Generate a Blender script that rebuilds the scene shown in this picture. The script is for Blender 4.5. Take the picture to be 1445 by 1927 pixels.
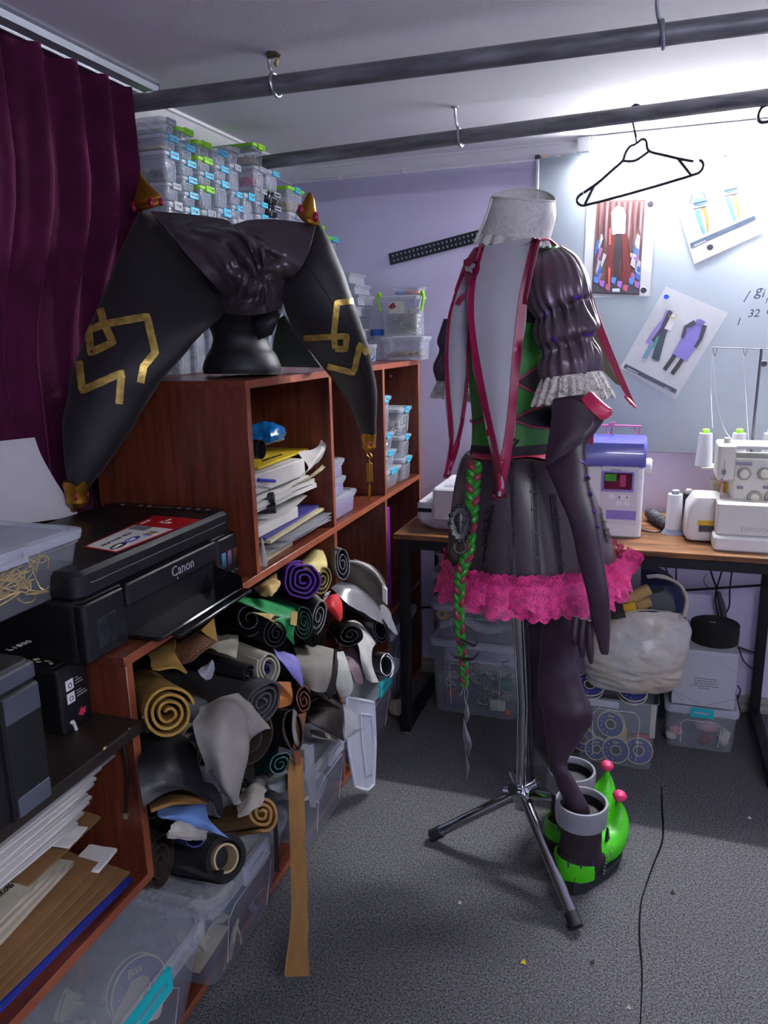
import bpy, bmesh, math, random
from mathutils import Vector, Matrix, noise
from mathutils.bvhtree import BVHTree

for o in list(bpy.data.objects):
    bpy.data.objects.remove(o)
SC = bpy.context.scene
COL = SC.collection
PI = math.pi

# ------------------------------------------------------------------ camera
F_PX, CX, CY = 1422.36, 722.5, 963.5          # focal length in pixels of the 1445 x 1927 frame
YAW, PITCH, ROLL = math.radians(19.067), math.radians(13.02), math.radians(1.216)
CAM = Vector((0, 0, 1.40))
_f = Vector((-math.sin(YAW) * math.cos(PITCH), math.cos(YAW) * math.cos(PITCH), -math.sin(PITCH)))
_r = Vector((math.cos(YAW), math.sin(YAW), 0))
_d = _f.cross(_r)
RIGHT = _r * math.cos(ROLL) + _d * math.sin(ROLL)
DOWN = _f.cross(RIGHT)
FWD = _f
cd = bpy.data.cameras.new('camera')
cd.sensor_fit = 'VERTICAL'
cd.sensor_height = 36.0
cd.sensor_width = 27.0
cd.lens = F_PX / 1927 * 36.0
cd.clip_start = 0.05
cam = bpy.data.objects.new('camera', cd)
COL.objects.link(cam)
m3 = Matrix((RIGHT, -DOWN, -FWD)).transposed()
cam.matrix_world = Matrix.Translation(CAM) @ m3.to_4x4()
SC.camera = cam

# ------------------------------------------------------------------ world, exposure
w = bpy.data.worlds.new('room_air')
SC.world = w
w.use_nodes = True
w.node_tree.nodes['Background'].inputs[0].default_value = (0.75, 0.8, 1.0, 1)
w.node_tree.nodes['Background'].inputs[1].default_value = 0.05
SC.view_settings.view_transform = 'Standard'
SC.view_settings.look = 'None'
SC.view_settings.gamma = 1
SC.view_settings.use_curve_mapping = False
SC.view_settings.exposure = 1.75
LED_STRENGTH = 135.0      # linear tube over the whiteboard
FILL_BATTEN_STRENGTH = 45.0     # unseen ceiling batten added as fill behind the camera


# ------------------------------------------------------------------ pixel -> place
def ray(x, y):
    return (RIGHT * ((x - CX) / F_PX) + DOWN * ((y - CY) / F_PX) + FWD)


def PY(x, y, Y):
    d = ray(x, y)
    return CAM + d * (Y / d.y)


def PX(x, y, X):
    d = ray(x, y)
    return CAM + d * (X / d.x)


def PZ(x, y, Z):
    d = ray(x, y)
    return CAM + d * ((Z - CAM.z) / d.z)


def V(*a):
    return Vector(a)


# ------------------------------------------------------------------ materials
def lin(h):
    if not isinstance(h, str):
        return tuple(h)
    h = h.lstrip('#')
    out = []
    for i in (0, 2, 4):
        c = int(h[i:i + 2], 16) / 255
        out.append(c / 12.92 if c <= 0.04045 else ((c + 0.055) / 1.055) ** 2.4)
    return tuple(out)


MATS = {}


def mat(name, c, rough=0.55, metal=0.0, var=0.0, vs=25.0, vstretch=(1, 1, 1), bump=0.0, bs=150.0, bdist=0.002,
        alpha=1.0, sheen=0.0, coat=0.0, emit=0.0, spec=0.5, c2=None, detail=3.0, trans=0.0):
    if name in MATS:
        return MATS[name]
    m = bpy.data.materials.new(name)
    m.use_nodes = True
    nt = m.node_tree
    b = nt.nodes['Principled BSDF']
    c = lin(c)
    b.inputs['Base Color'].default_value = (*c, 1)
    b.inputs['Roughness'].default_value = rough
    b.inputs['Metallic'].default_value = metal
    b.inputs['Alpha'].default_value = alpha
    b.inputs['Sheen Weight'].default_value = sheen
    b.inputs['Coat Weight'].default_value = coat
    b.inputs['Specular IOR Level'].default_value = spec
    b.inputs['Transmission Weight'].default_value = trans
    if emit:
        b.inputs['Emission Color'].default_value = (*c, 1)
        b.inputs['Emission Strength'].default_value = emit
    if var or c2 or bump:
        tc = nt.nodes.new('ShaderNodeTexCoord')
        mp = nt.nodes.new('ShaderNodeMapping')
        mp.inputs['Scale'].default_value = vstretch
        nt.links.new(tc.outputs['Object'], mp.inputs[0])
    if var or c2:
        n = nt.nodes.new('ShaderNodeTexNoise')
        n.inputs['Scale'].default_value = vs
        n.inputs['Detail'].default_value = detail
        nt.links.new(mp.outputs[0], n.inputs['Vector'])
        rmp = nt.nodes.new('ShaderNodeValToRGB')
        lo = tuple(max(0, x * (1 - var)) for x in c)
        hi = lin(c2) if c2 else tuple(min(1, x * (1 + var)) for x in c)
        rmp.color_ramp.elements[0].position = 0.32
        rmp.color_ramp.elements[1].position = 0.68
        rmp.color_ramp.elements[0].color = (*(c if c2 else lo), 1)
        rmp.color_ramp.elements[1].color = (*hi, 1)
        nt.links.new(n.outputs['Fac'], rmp.inputs['Fac'])
        nt.links.new(rmp.outputs[0], b.inputs['Base Color'])
    if bump:
        n2 = nt.nodes.new('ShaderNodeTexNoise')
        n2.inputs['Scale'].default_value = bs
        n2.inputs['Detail'].default_value = 4
        nt.links.new(mp.outputs[0], n2.inputs['Vector'])
        bp = nt.nodes.new('ShaderNodeBump')
        bp.inputs['Strength'].default_value = bump
        bp.inputs['Distance'].default_value = bdist
        nt.links.new(n2.outputs['Fac'], bp.inputs['Height'])
        nt.links.new(bp.outputs[0], b.inputs['Normal'])
    MATS[name] = m
    return m


def lace(name, c, scale=90.0, thr=0.32, solid=0.82):
    """openwork textile: a cell pattern decides thread or hole"""
    m = mat(name, c, 0.6, bump=0.4, bs=400)
    nt = m.node_tree
    b = nt.nodes['Principled BSDF']
    tc = nt.nodes.new('ShaderNodeTexCoord')
    vo = nt.nodes.new('ShaderNodeTexVoronoi')
    vo.feature = 'DISTANCE_TO_EDGE'
    vo.inputs['Scale'].default_value = scale
    nt.links.new(tc.outputs['Object'], vo.inputs['Vector'])
    n = nt.nodes.new('ShaderNodeTexNoise')
    n.inputs['Scale'].default_value = scale * 0.35
    nt.links.new(tc.outputs['Object'], n.inputs['Vector'])
    ad = nt.nodes.new('ShaderNodeMath')
    ad.operation = 'SUBTRACT'
    nt.links.new(n.outputs['Fac'], ad.inputs[0])
    nt.links.new(vo.outputs['Distance'], ad.inputs[1])
    rp = nt.nodes.new('ShaderNodeValToRGB')
    rp.color_ramp.elements[0].position = thr
    rp.color_ramp.elements[1].position = thr + 0.05
    rp.color_ramp.elements[0].color = (1 - solid,) * 3 + (1,)
    rp.color_ramp.elements[1].color = (1, 1, 1, 1)
    nt.links.new(ad.outputs[0], rp.inputs['Fac'])
    nt.links.new(rp.outputs[0], b.inputs['Alpha'])
    return m


def ramp2(name, c1, c2, rough=0.5, axis='Z', lo=0.0, hi=1.0):
    """two printed colours blending along an object axis"""
    m = mat(name, c1, rough)
    nt = m.node_tree
    b = nt.nodes['Principled BSDF']
    tc = nt.nodes.new('ShaderNodeTexCoord')
    sx = nt.nodes.new('ShaderNodeSeparateXYZ')
    nt.links.new(tc.outputs['Object'], sx.inputs[0])
    mr = nt.nodes.new('ShaderNodeMapRange')
    mr.inputs[1].default_value = lo
    mr.inputs[2].default_value = hi
    nt.links.new(sx.outputs[axis], mr.inputs[0])
    mx = nt.nodes.new('ShaderNodeMix')
    mx.data_type = 'RGBA'
    mx.inputs['A'].default_value = (*lin(c1), 1)
    mx.inputs['B'].default_value = (*lin(c2), 1)
    nt.links.new(mr.outputs[0], mx.inputs['Factor'])
    nt.links.new(mx.outputs['Result'], b.inputs['Base Color'])
    return m


# ------------------------------------------------------------------ objects
def tag(o, label=None, cat=None, group=None, kind=None):
    if label: o['label'] = label
    if cat: o['category'] = cat
    if group: o['group'] = group
    if kind: o['kind'] = kind
    return o


def thing(name, label, cat, loc=(0, 0, 0), rotz=0.0, group=None, rot=None):
    o = bpy.data.objects.new(name, None)
    o.empty_display_size = 0.02
    COL.objects.link(o)
    o.location = loc
    o.rotation_euler = rot if rot else (0, 0, rotz)
    return tag(o, label, cat, group)


def mw(o):
    m = Matrix.Translation(o.location) @ o.rotation_euler.to_matrix().to_4x4()
    if o.parent:
        m = mw(o.parent) @ m
    return m


def crom(pts, n):
    """Catmull-Rom resample to n points"""
    pts = [Vector(p) for p in pts]
    k = len(pts) - 1
    out = []
    for i in range(n):
        t = i / (n - 1) * k
        j = min(int(t), k - 1)
        u = t - j
        p1, p2 = pts[j], pts[j + 1]
        p0 = pts[j - 1] if j > 0 else p1 * 2 - p2
        p3 = pts[j + 2] if j + 2 <= k else p2 * 2 - p1
        out.append(0.5 * ((2 * p1) + (p2 - p0) * u + (2 * p0 - 5 * p1 + 4 * p2 - p3) * u * u
                          + (3 * p1 - p0 - 3 * p2 + p3) * u ** 3))
    return out


def linres(pts, n):
    pts = [Vector(p) for p in pts]
    k = len(pts) - 1
    out = []
    for i in range(n):
        t = i / (n - 1) * k
        j = min(int(t), k - 1)
        out.append(pts[j].lerp(pts[j + 1], t - j))
    return out


def rrect(x0, x1, y0, y1, r, n=4):
    """rounded rectangle, counter-clockwise 2D points"""
    r = min(r, (x1 - x0) / 2.01, (y1 - y0) / 2.01)
    out = []
    for cx, cy, a0 in ((x1 - r, y1 - r, 0), (x0 + r, y1 - r, 90), (x0 + r, y0 + r, 180), (x1 - r, y0 + r, 270)):
        for i in range(n + 1):
            a = math.radians(a0 + 90 * i / n)
            out.append((cx + r * math.cos(a), cy + r * math.sin(a)))
    return out


class MB:
    def __init__(s):
        s.v, s.f, s.mi = [], [], []

    def add(s, vs, fs, mi=0):
        o = len(s.v)
        s.v += [Vector(p) for p in vs]
        for f in fs:
            s.f.append([o + i for i in f])
            s.mi.append(mi)
        return s

    def loft(s, rings, c0=True, c1=True, closed=True, mi=0):
        n = len(rings[0])
        vs, fs = [], []
        for r in rings: vs += list(r)
        for i in range(len(rings) - 1):
            for j in range(n if closed else n - 1):
                k = (j + 1) % n
                fs.append((i * n + j, i * n + k, (i + 1) * n + k, (i + 1) * n + j))
        if closed and c0: fs.append(tuple(reversed(range(n))))
        if closed and c1: fs.append(tuple((len(rings) - 1) * n + j for j in range(n)))
        return s.add(vs, fs, mi)

    def box(s, x0, x1, y0, y1, z0, z1, mi=0):
        vs = [(x, y, z) for z in (z0, z1) for x, y in ((x0, y0), (x1, y0), (x1, y1), (x0, y1))]
        fs = [(3, 2, 1, 0), (4, 5, 6, 7), (0, 1, 5, 4), (1, 2, 6, 5), (2, 3, 7, 6), (3, 0, 4, 7)]
        return s.add(vs, fs, mi)

    def rbox(s, x0, x1, y0, y1, z0, z1, r=0.01, e=0.003, n=4, mi=0):
        """box with rounded vertical corners and eased top and bottom edges"""
        e = min(e, (z1 - z0) / 2.1)
        R = [[(x, y, z) for x, y in rrect(x0 + i, x1 - i, y0 + i, y1 - i, max(r - i, 1e-4), n)]
             for z, i in ((z0, e), (z0 + e, 0), (z1 - e, 0), (z1, e))]
        return s.loft(R, mi=mi)

    def prism(s, poly, off, mi=0):
        """3D polygon extruded by vector off"""
        off = Vector(off)
        a = [Vector(p) for p in poly]
        return s.loft([a, [p + off for p in a]], mi=mi)

    def tube(s, path, r, n=8, caps=True, mi=0, res=None, flat=1.0):
        P = crom(path, res) if res else [Vector(p) for p in path]
        m = len(P)
        rr = r if isinstance(r, (list, tuple)) else [r]
        R = []
        for i in range(m):
            t = i / max(1, m - 1) * (len(rr) - 1)
            j = min(int(t), len(rr) - 1)
            k = min(j + 1, len(rr) - 1)
            R.append(rr[j] + (rr[k] - rr[j]) * (t - j))
        up = None
        rings = []
        for i in range(m):
            t = (P[min(i + 1, m - 1)] - P[max(i - 1, 0)])
            t = t.normalized() if t.length > 1e-9 else Vector((0, 0, 1))
            if up is None:
                up = t.orthogonal().normalized() if abs(t.z) > 0.95 else Vector((0, 0, 1))
            a = (up - t * up.dot(t))
            a = a.normalized() if a.length > 1e-6 else t.orthogonal().normalized()
            up = a
            bq = t.cross(a)
            rings.append([P[i] + a * (R[i] * math.cos(2 * PI * k / n)) * flat + bq * (R[i] * math.sin(2 * PI * k / n))
                          for k in range(n)])
        return s.loft(rings, caps, caps, mi=mi)

    def ring(s, c, ax, R, r, n=20, m=6, mi=0, sx=1.0):
        """torus around axis ax"""
        ax = Vector(ax).normalized()
        a = ax.orthogonal().normalized()
        b = ax.cross(a)
        rings = []
        for i in range(n + 1):
            t = 2 * PI * i / n
            d = a * math.cos(t) * sx + b * math.sin(t)
            rings.append([Vector(c) + d * (R + r * math.cos(2 * PI * k / m)) + ax * (r * math.sin(2 * PI * k / m))
                          for k in range(m)])
        return s.loft(rings, False, False, mi=mi)

    def lathe(s, prof, n=24, c=(0, 0, 0), sx=1.0, sy=1.0, ax=None, mi=0, caps=(True, True), fn=None):
        c = Vector(c)
        if ax is None:
            a, b, z = Vector((1, 0, 0)), Vector((0, 1, 0)), Vector((0, 0, 1))
        else:
            z = Vector(ax).normalized()
            a = z.orthogonal().normalized()
            b = z.cross(a)
        rings = []
        for i, (r, h) in enumerate(prof):
            ring = []
            for k in range(n):
                t = 2 * PI * k / n
                q = r * (fn(t, i / max(1, len(prof) - 1)) if fn else 1)
                ring.append(c + a * (q * math.cos(t) * sx) + b * (q * math.sin(t) * sy) + z * h)
            rings.append(ring)
        return s.loft(rings, caps[0], caps[1], mi=mi)

    def ball(s, c, r, n=12, m=7, mi=0, sc=(1, 1, 1)):
        c = Vector(c)
        rings = []
        for i in range(m + 1):
            a = -PI / 2 + PI * i / m
            q = max(math.cos(a), 0.02)
            rings.append([c + Vector((r * sc[0] * q * math.cos(2 * PI * k / n), r * sc[1] * q * math.sin(2 * PI * k / n),
                                      r * sc[2] * math.sin(a))) for k in range(n)])
        return s.loft(rings, mi=mi)

    def grid(s, G, mi=0):
        n, m = len(G), len(G[0])
        vs = [p for row in G for p in row]
        fs = [(i * m + j, i * m + j + 1, (i + 1) * m + j + 1, (i + 1) * m + j) for i in range(n - 1) for j in range(m - 1)]
        return s.add(vs, fs, mi)

    def xf(s, M):
        s.v = [M @ p for p in s.v]
        return s

    def jig(s, amp, sc, seed=0.0):
        """displace by smooth noise"""
        o = Vector((seed * 7.3, seed * 3.1, seed * 5.7))
        s.v = [p + Vector((noise.noise(p * sc + o), noise.noise(p * sc + o + Vector((31, 7, 3))),
                           noise.noise(p * sc + o + Vector((5, 41, 17))))) * amp for p in s.v]
        return s

    def bvh(s):
        return BVHTree.FromPolygons([tuple(p) for p in s.v], s.f)

    def build(s, name, m, parent=None, world=False, ang=38, thick=0.0, sub=0, flat=False, off=0.0):
        me = bpy.data.meshes.new(name)
        vs = s.v
        if world and parent is not None:
            inv = mw(parent).inverted()
            vs = [inv @ p for p in vs]
        me.from_pydata([tuple(p) for p in vs], [], s.f)
        ms = m if isinstance(m, (list, tuple)) else [m]
        for q in ms: me.materials.append(q)
        if len(ms) > 1:
            me.polygons.foreach_set('material_index', s.mi)
        bm = bmesh.new()
        bm.from_mesh(me)
        bmesh.ops.recalc_face_normals(bm, faces=bm.faces)
        if not flat:
            ca = math.cos(math.radians(ang))
            for fc in bm.faces: fc.smooth = True
            for e in bm.edges:
                if len(e.link_faces) == 2 and e.link_faces[0].normal.dot(e.link_faces[1].normal) < ca:
                    e.smooth = False
                elif thick and len(e.link_faces) == 1:
                    e.smooth = False
        bm.to_mesh(me)
        bm.free()
        o = bpy.data.objects.new(name, me)
        COL.objects.link(o)
        if parent is not None: o.parent = parent
        if thick:
            q = o.modifiers.new('thickness', 'SOLIDIFY')
            q.thickness = thick
            q.offset = off
        if sub:
            q = o.modifiers.new('smooth', 'SUBSURF')
            q.levels = q.render_levels = sub
        return o


def struct(name, mb, m, **k):
    o = mb.build(name, m, **k)
    o['kind'] = 'structure'
    return o


def part(o, label):
    o['label'] = label
    return o


def copy_tree(o, parent=None):
    c = o.copy()
    COL.objects.link(c)
    c.parent = parent
    for ch in list(o.children):
        copy_tree(ch, c)
    return c


ORD = ('first', 'second', 'third', 'fourth', 'fifth', 'sixth', 'seventh', 'eighth', 'ninth', 'tenth', 'eleventh', 'twelfth')


# ---- silhouettes: chords across a form, given as pixel pairs at a depth, become elliptical sections
def sil_rings(secs, n=20, res=None, ratio=0.8, power=1.0):
    A, B, Rr = [], [], []
    for q in secs:
        (xa, ya), (xb, yb), Y = q[0], q[1], q[2]
        Y2 = q[4] if len(q) > 4 else Y
        A.append(PY(xa, ya, Y))
        B.append(PY(xb, yb, Y2))
        Rr.append(Vector((q[3] if len(q) > 3 and q[3] else ratio, 0, 0)))
    if res:
        A, B, Rr = crom(A, res), crom(B, res), linres(Rr, res)
    rings = []
    for a, b, k in zip(A, B, Rr):
        c, u = (a + b) / 2, (b - a) / 2
        vw = (c - CAM).normalized()
        ud = u.normalized()
        vw = (vw - ud * vw.dot(ud)).normalized()
        wv = vw * (u.length * k.x)
        ring = []
        for i in range(n):
            t = 2 * PI * i / n
            ct, st = math.cos(t), math.sin(t)
            if power != 1.0:
                ct = math.copysign(abs(ct) ** power, ct)
                st = math.copysign(abs(st) ** power, st)
            ring.append(c + u * ct + wv * st)
        rings.append(ring)
    return rings


def sheet(rows, nu=16, nv=16, lin_rows=False):
    """surface through rows of 3D control points"""
    R = [(linres if lin_rows else crom)(r, nu) for r in rows]
    cols = [crom([r[j] for r in R], nv) for j in range(nu)]
    return [[cols[j][i] for j in range(nu)] for i in range(nv)]


def cast(bv, x, y, off=0.002, fall=None):
    d = ray(x, y)
    h = bv.ray_cast(CAM, d.normalized())
    if h[0] is None:
        if fall is None: return None
        return PY(x, y, fall)
    n = h[1]
    if n.dot(d) > 0: n = -n
    return h[0] + n * off


def stroke_cast(mb, bv, pts, wpx, off=0.0025, n=14, fall=None, closed=False, mi=0, sharp=True, w2=None):
    """a strip of wpx pixels width laid onto a surface along a pixel polyline"""
    P = [Vector((p[0], p[1], 0)) for p in pts]
    if closed: P.append(P[0])
    Q = []
    for i in range(len(P) - 1):
        L = (P[i + 1] - P[i]).length
        k = max(2, int(n * L / max(1e-6, sum((P[j + 1] - P[j]).length for j in range(len(P) - 1)))) + 1)
        for j in range(k): Q.append(P[i].lerp(P[i + 1], j / k))
    Q.append(P[-1])
    G = []
    for i, p in enumerate(Q):
        t = Q[min(i + 1, len(Q) - 1)] - Q[max(i - 1, 0)]
        t = t.normalized() if t.length > 1e-6 else Vector((1, 0, 0))
        nn = Vector((-t.y, t.x, 0))
        wq = wpx if w2 is None else wpx + (w2 - wpx) * i / (len(Q) - 1)
        row = [cast(bv, p.x + nn.x * wq * s, p.y + nn.y * wq * s, off, fall) for s in (-0.5, 0, 0.5)]
        if all(r is not None for r in row): G.append(row)
    if len(G) > 1: mb.grid(G, mi=mi)
    return mb


def patch_cast(mb, bv, rows, off=0.003, nu=10, nv=10, fall=None, mi=0):
    """pixel grid (rows of polylines) laid onto a surface"""
    R = [linres([Vector((p[0], p[1], 0)) for p in r], nu) for r in rows]
    C = [linres([r[j] for r in R], nv) for j in range(nu)]
    G, last = [], None
    for i in range(nv):
        row = []
        for j in range(nu):
            q = C[j][i]
            h = cast(bv, q.x, q.y, off, fall)
            if h is None: h = last
            last = h
            row.append(h)
        G.append(row)
    if all(p is not None for r in G for p in r): mb.grid(G, mi=mi)
    return mb


def text(name, s, size, org, xd, yd, m, parent=None, world=True, ext=0.0004, align='LEFT', shear=0.0):
    """lettering laid flat at org along xd / yd"""
    cu = bpy.data.curves.new(name, 'FONT')
    cu.body = s
    cu.size = size
    cu.extrude = ext
    cu.align_x = align
    cu.shear = shear
    cu.resolution_u = 2
    t = bpy.data.objects.new(name, cu)
    me = bpy.data.meshes.new_from_object(t)
    bpy.data.objects.remove(t)
    bpy.data.curves.remove(cu)
    xd = Vector(xd).normalized()
    yd = Vector(yd)
    yd = (yd - xd * yd.dot(xd)).normalized()
    zd = xd.cross(yd)
    M = Matrix((xd, yd, zd)).transposed().to_4x4()
    M.translation = Vector(org)
    if world and parent is not None: M = mw(parent).inverted() @ M
    me.transform(M)
    me.materials.clear()
    me.materials.append(m)
    o = bpy.data.objects.new(name, me)
    COL.objects.link(o)
    if parent is not None: o.parent = parent
    return o

# ================================================================== the room
ZC, YB, XL, XR, YF = 2.04, 2.90, -1.36, 1.9, -1.7
M_wall = mat('lilac_paint', '#c2bcd8', 0.75, var=0.04, vs=3, bump=0.12, bs=260)
M_ceil = mat('ceiling_paint', '#e2e1e4', 0.85, var=0.03, vs=2, bump=0.15, bs=180)
M_trim = mat('cornice_white', '#d6d5da', 0.6, var=0.02, vs=9)


def carpet():
    m = mat('grey_carpet', '#4b4c50', 0.97, spec=0.1)
    nt = m.node_tree
    b = nt.nodes['Principled BSDF']
    tc = nt.nodes.new('ShaderNodeTexCoord')
    n1 = nt.nodes.new('ShaderNodeTexNoise')
    n1.inputs['Scale'].default_value = 700
    n1.inputs['Detail'].default_value = 2
    n2 = nt.nodes.new('ShaderNodeTexNoise')
    n2.inputs['Scale'].default_value = 210
    n2.inputs['Detail'].default_value = 5
    for n in (n1, n2): nt.links.new(tc.outputs['Object'], n.inputs['Vector'])
    ad = nt.nodes.new('ShaderNodeMath')
    ad.operation = 'ADD'
    nt.links.new(n1.outputs['Fac'], ad.inputs[0])
    nt.links.new(n2.outputs['Fac'], ad.inputs[1])
    r = nt.nodes.new('ShaderNodeValToRGB')
    els = r.color_ramp.elements
    els[0].position, els[0].color = 0.40, (*lin('#202022'), 1)
    els[1].position, els[1].color = 0.62, (*lin('#77777a'), 1)
    hf = nt.nodes.new('ShaderNodeMath')
    hf.operation = 'MULTIPLY'
    hf.inputs[1].default_value = 0.5
    nt.links.new(ad.outputs[0], hf.inputs[0])
    nt.links.new(hf.outputs[0], r.inputs['Fac'])
    nt.links.new(r.outputs[0], b.inputs['Base Color'])
    bp = nt.nodes.new('ShaderNodeBump')
    bp.inputs['Strength'].default_value = 0.7
    bp.inputs['Distance'].default_value = 0.004
    nt.links.new(hf.outputs[0], bp.inputs['Height'])
    nt.links.new(bp.outputs[0], b.inputs['Normal'])
    return m


M_carpet = carpet()
struct('floor', MB().box(XL - .1, XR + .1, YF - .1, YB + .1, -0.08, 0), M_carpet)
struct('ceiling', MB().box(XL - .1, XR + .1, YF - .1, YB + .1, ZC, ZC + .1), M_ceil)
struct('wall_back', MB().box(XL - .1, XR + .1, YB, YB + .1, 0, ZC), M_wall)
struct('wall_left', MB().box(XL - .1, XL, YF - .1, YB, 0, ZC), M_wall)
struct('wall_right', MB().box(XR, XR + .1, YF - .1, YB, 0, ZC), M_wall)
struct('wall_front', MB().box(XL, XR, YF - .1, YF, 0, ZC), M_wall)
# cornices: a coved profile run along the two walls in view
prof = [(0, 0), (0, -.052), (.006, -.052), (.008, -.044), (.016, -.040), (.034, -.030), (.048, -.014), (.052, -.010), (.060, -.008), (.060, 0)]
c = MB()
c.loft([[V(XL + p, y, ZC + q) for p, q in prof] for y in (YF, YB)])
struct('trim_1', c, M_trim, ang=25)
c = MB()
c.loft([[V(x, YB - p * .8, ZC + q * .9) for p, q in prof] for x in (XL, XR)])
struct('trim_2', c, M_trim, ang=25)
M_bb = mat('grey_baseboard', '#8b8983', 0.5, var=0.25, vs=9, vstretch=(1, 8, 8))
struct('baseboard_back', MB().rbox(XL, XR, YB - .014, YB, 0, .062, .002, .002), M_bb)

# carpet crease: a low ridge running over the floor
pts = [(1245, 1480), (1246, 1520), (1247, 1578), (1230, 1625), (1216, 1665), (1206, 1700), (1203, 1760), (1208, 1830), (1205, 1927), (1200, 2060)]
cr = MB().tube([PZ(x, y, 0.0015) for x, y in pts], [.0012, .0032, .0024, .0016, .0028, .0016, .001], 6, res=60, flat=0.5)
o = cr.build('carpet_seam', mat('carpet_crease', '#141415', 0.98, spec=.05, bump=.6, bs=500))
tag(o, 'dark wavy seam ridge in the grey carpet beside the boots', 'seam')

# ---------------------------------------------------------------- lamps
M_led = mat('led_diffuser', '#fbfaff', 0.4, emit=LED_STRENGTH)
M_fill = mat('fill_batten_diffuser', '#eef2ff', 0.4, emit=FILL_BATTEN_STRENGTH)
M_housing = mat('lamp_housing', '#c8c9cc', 0.45)
LY = 2.835
LX0, LZ = PY(1100, 250, LY).x, ZC
t = thing('linear_lamp', 'white linear strip lamp glowing on the ceiling before the whiteboard', 'lamp', (LX0, LY, LZ))
MB().rbox(0, 1.25, -.022, .022, -.020, -.0005, .004, .003).build('housing', M_housing, t)
MB().rbox(-.022, .022, -.028, .028, -.052, -.0005, .004, .003).build('end_cap', mat('lamp_cap', '#b9bcc0', .5), t)
MB().tube([V(.023, 0, -.036), V(1.22, 0, -.036)], .013, 14).build('tube', M_led, t)
MB().rbox(1.215, 1.255, -.028, .028, -.052, -.0005, .004, .003).build('end_cap', MATS['lamp_cap'], t)
t = thing('fill_batten', 'white ceiling batten lamp added as fill, unseen behind the camera', 'lamp', (.95, -.35, ZC))  # fixture added out of view to give fill light from the camera side
MB().rbox(-.6, .6, -.04, .04, -.035, -.0005, .01, .003).build('housing', M_housing, t)
MB().rbox(-.57, .57, -.032, .032, -.06, -.0355, .014, .008).build('diffuser', M_fill, t)

# ---------------------------------------------------------------- overhead pipes, hooks, hangers
M_pipe = mat('dull_steel_pipe', '#77777c', 0.42, metal=.4, var=.35, vs=18, vstretch=(.6, 3, 3), bump=.08, bs=60)
M_zinc = mat('zinc_hook', '#a9abb2', 0.35, metal=.9, var=.1)
Y1, Y2p = 1.75, 2.32
p1a, p1b = PY(244, 195.5, Y1), PY(1445, 40, Y1)
d1 = (p1b - p1a)
p1c = p1a + d1 * 1.9
p2a, p2b = PY(456, 311, Y2p), PY(1445, 183, Y2p)
p2c = p2a + (p2b - p2a) * 2.0
for nm, a, b, lb in (('pipe', p1a, p1c, 'dull steel pipe rail hung under the ceiling, its end at the curtain track'),
                     ('pipe', p2a, p2c, 'dull steel pipe rail that the black hanger hooks over')):
    q = MB().tube([a, b], .0205, 20)
    q.tube([a + (a - b).normalized() * .001, a + (b - a).normalized() * .004], .0208, 20)
    tag(q.build(nm, M_pipe), lb, 'pipe', 'pipe rails under the ceiling')


def hook(pxx, pa, pb, Y, label, side=1):
    """eye hook dropping from the ceiling and curling under a pipe"""
    t_ = (pxx - pa[1]) / (pa[2] - pa[1])
    c_ = pa[0] + (pb - pa[0]) * t_
    h = thing('pipe_hook', label, 'hook', (c_.x, c_.y, ZC), group='hooks carrying the pipe rails')
    z0 = c_.z - ZC
    path = [V(-.012, 0.0, 0), V(-.012, 0.002, -.02), V(-.008, .004, z0 + .034)]
    for i in range(11):
        a = math.radians(130 - i * 27)
        path.append(V(-.002 + .002 * i * .4, -math.cos(a) * .0245 * 1.0, z0 + math.sin(a) * .0245))
    MB().tube(path, .0042, 8, res=40).build('hook_rod', M_zinc, h)
    MB().lathe([(.011, 0), (.011, -.003), (.004, -.004)], 14, (-.012, 0, -.0003)).build('ceiling_plate', M_zinc, h)
    return h


h1 = hook(579, (p1a, 244, 1445), p1b, Y1, 'zinc pipe hook with a crumbled plaster hole at its top')
mbp = MB().ball((.004, -.006, -.004), .016, 10, 6, sc=(1.1, .8, .35)).jig(.008, 60, 1)
mbp.build('plaster_crumb', mat('broken_plaster', '#5b5140', .95, var=.4, vs=80, bump=.8, bs=120), h1)
MB().ball((.012, -.008, -.02), .006, 8, 5, sc=(.9, .9, 1.8)).jig(.004, 90, 2).build('foam_crumb', mat('foam_crumb', '#8c7a50', .95, var=.3, vs=90), h1)
hook(1287, (p1a, 244, 1445), p1b, Y1, 'zinc pipe hook on the nearer pipe with smooth ceiling around its plate')
hook(919, (p2a, 456, 1445), p2b, Y2p, 'zinc pipe hook on the pipe rail that carries the black hanger')

# curtain track
ra, rb = PZ(0, 36, ZC - .012), PZ(281, 168, ZC - .012)
XT = (ra.x + rb.x) / 2
t = thing('curtain_track', 'brushed aluminium curtain track on the ceiling over the plum curtain', 'curtain track', (XT, rb.y, ZC))
M_alu = mat('brushed_aluminium', '#9aa0a8', 0.32, metal=.9, var=.08, vs=40, vstretch=(8, .3, 8))
L = rb.y - .1
pr = [(-.03, -.0005), (.03, -.0005), (.034, -.010), (.028, -.022), (.012, -.030), (.012, -.036), (-.03, -.036)]
MB().loft([[V(x, y, z) for x, z in pr] for y in (0, -L)]).build('track_body', M_alu, t, ang=20)
MB().loft([[V(x, y, z) for x, z in pr] for y in (.0005, .006)]).build('end_stop', mat('track_end', '#3d3f45', .6), t)

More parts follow.
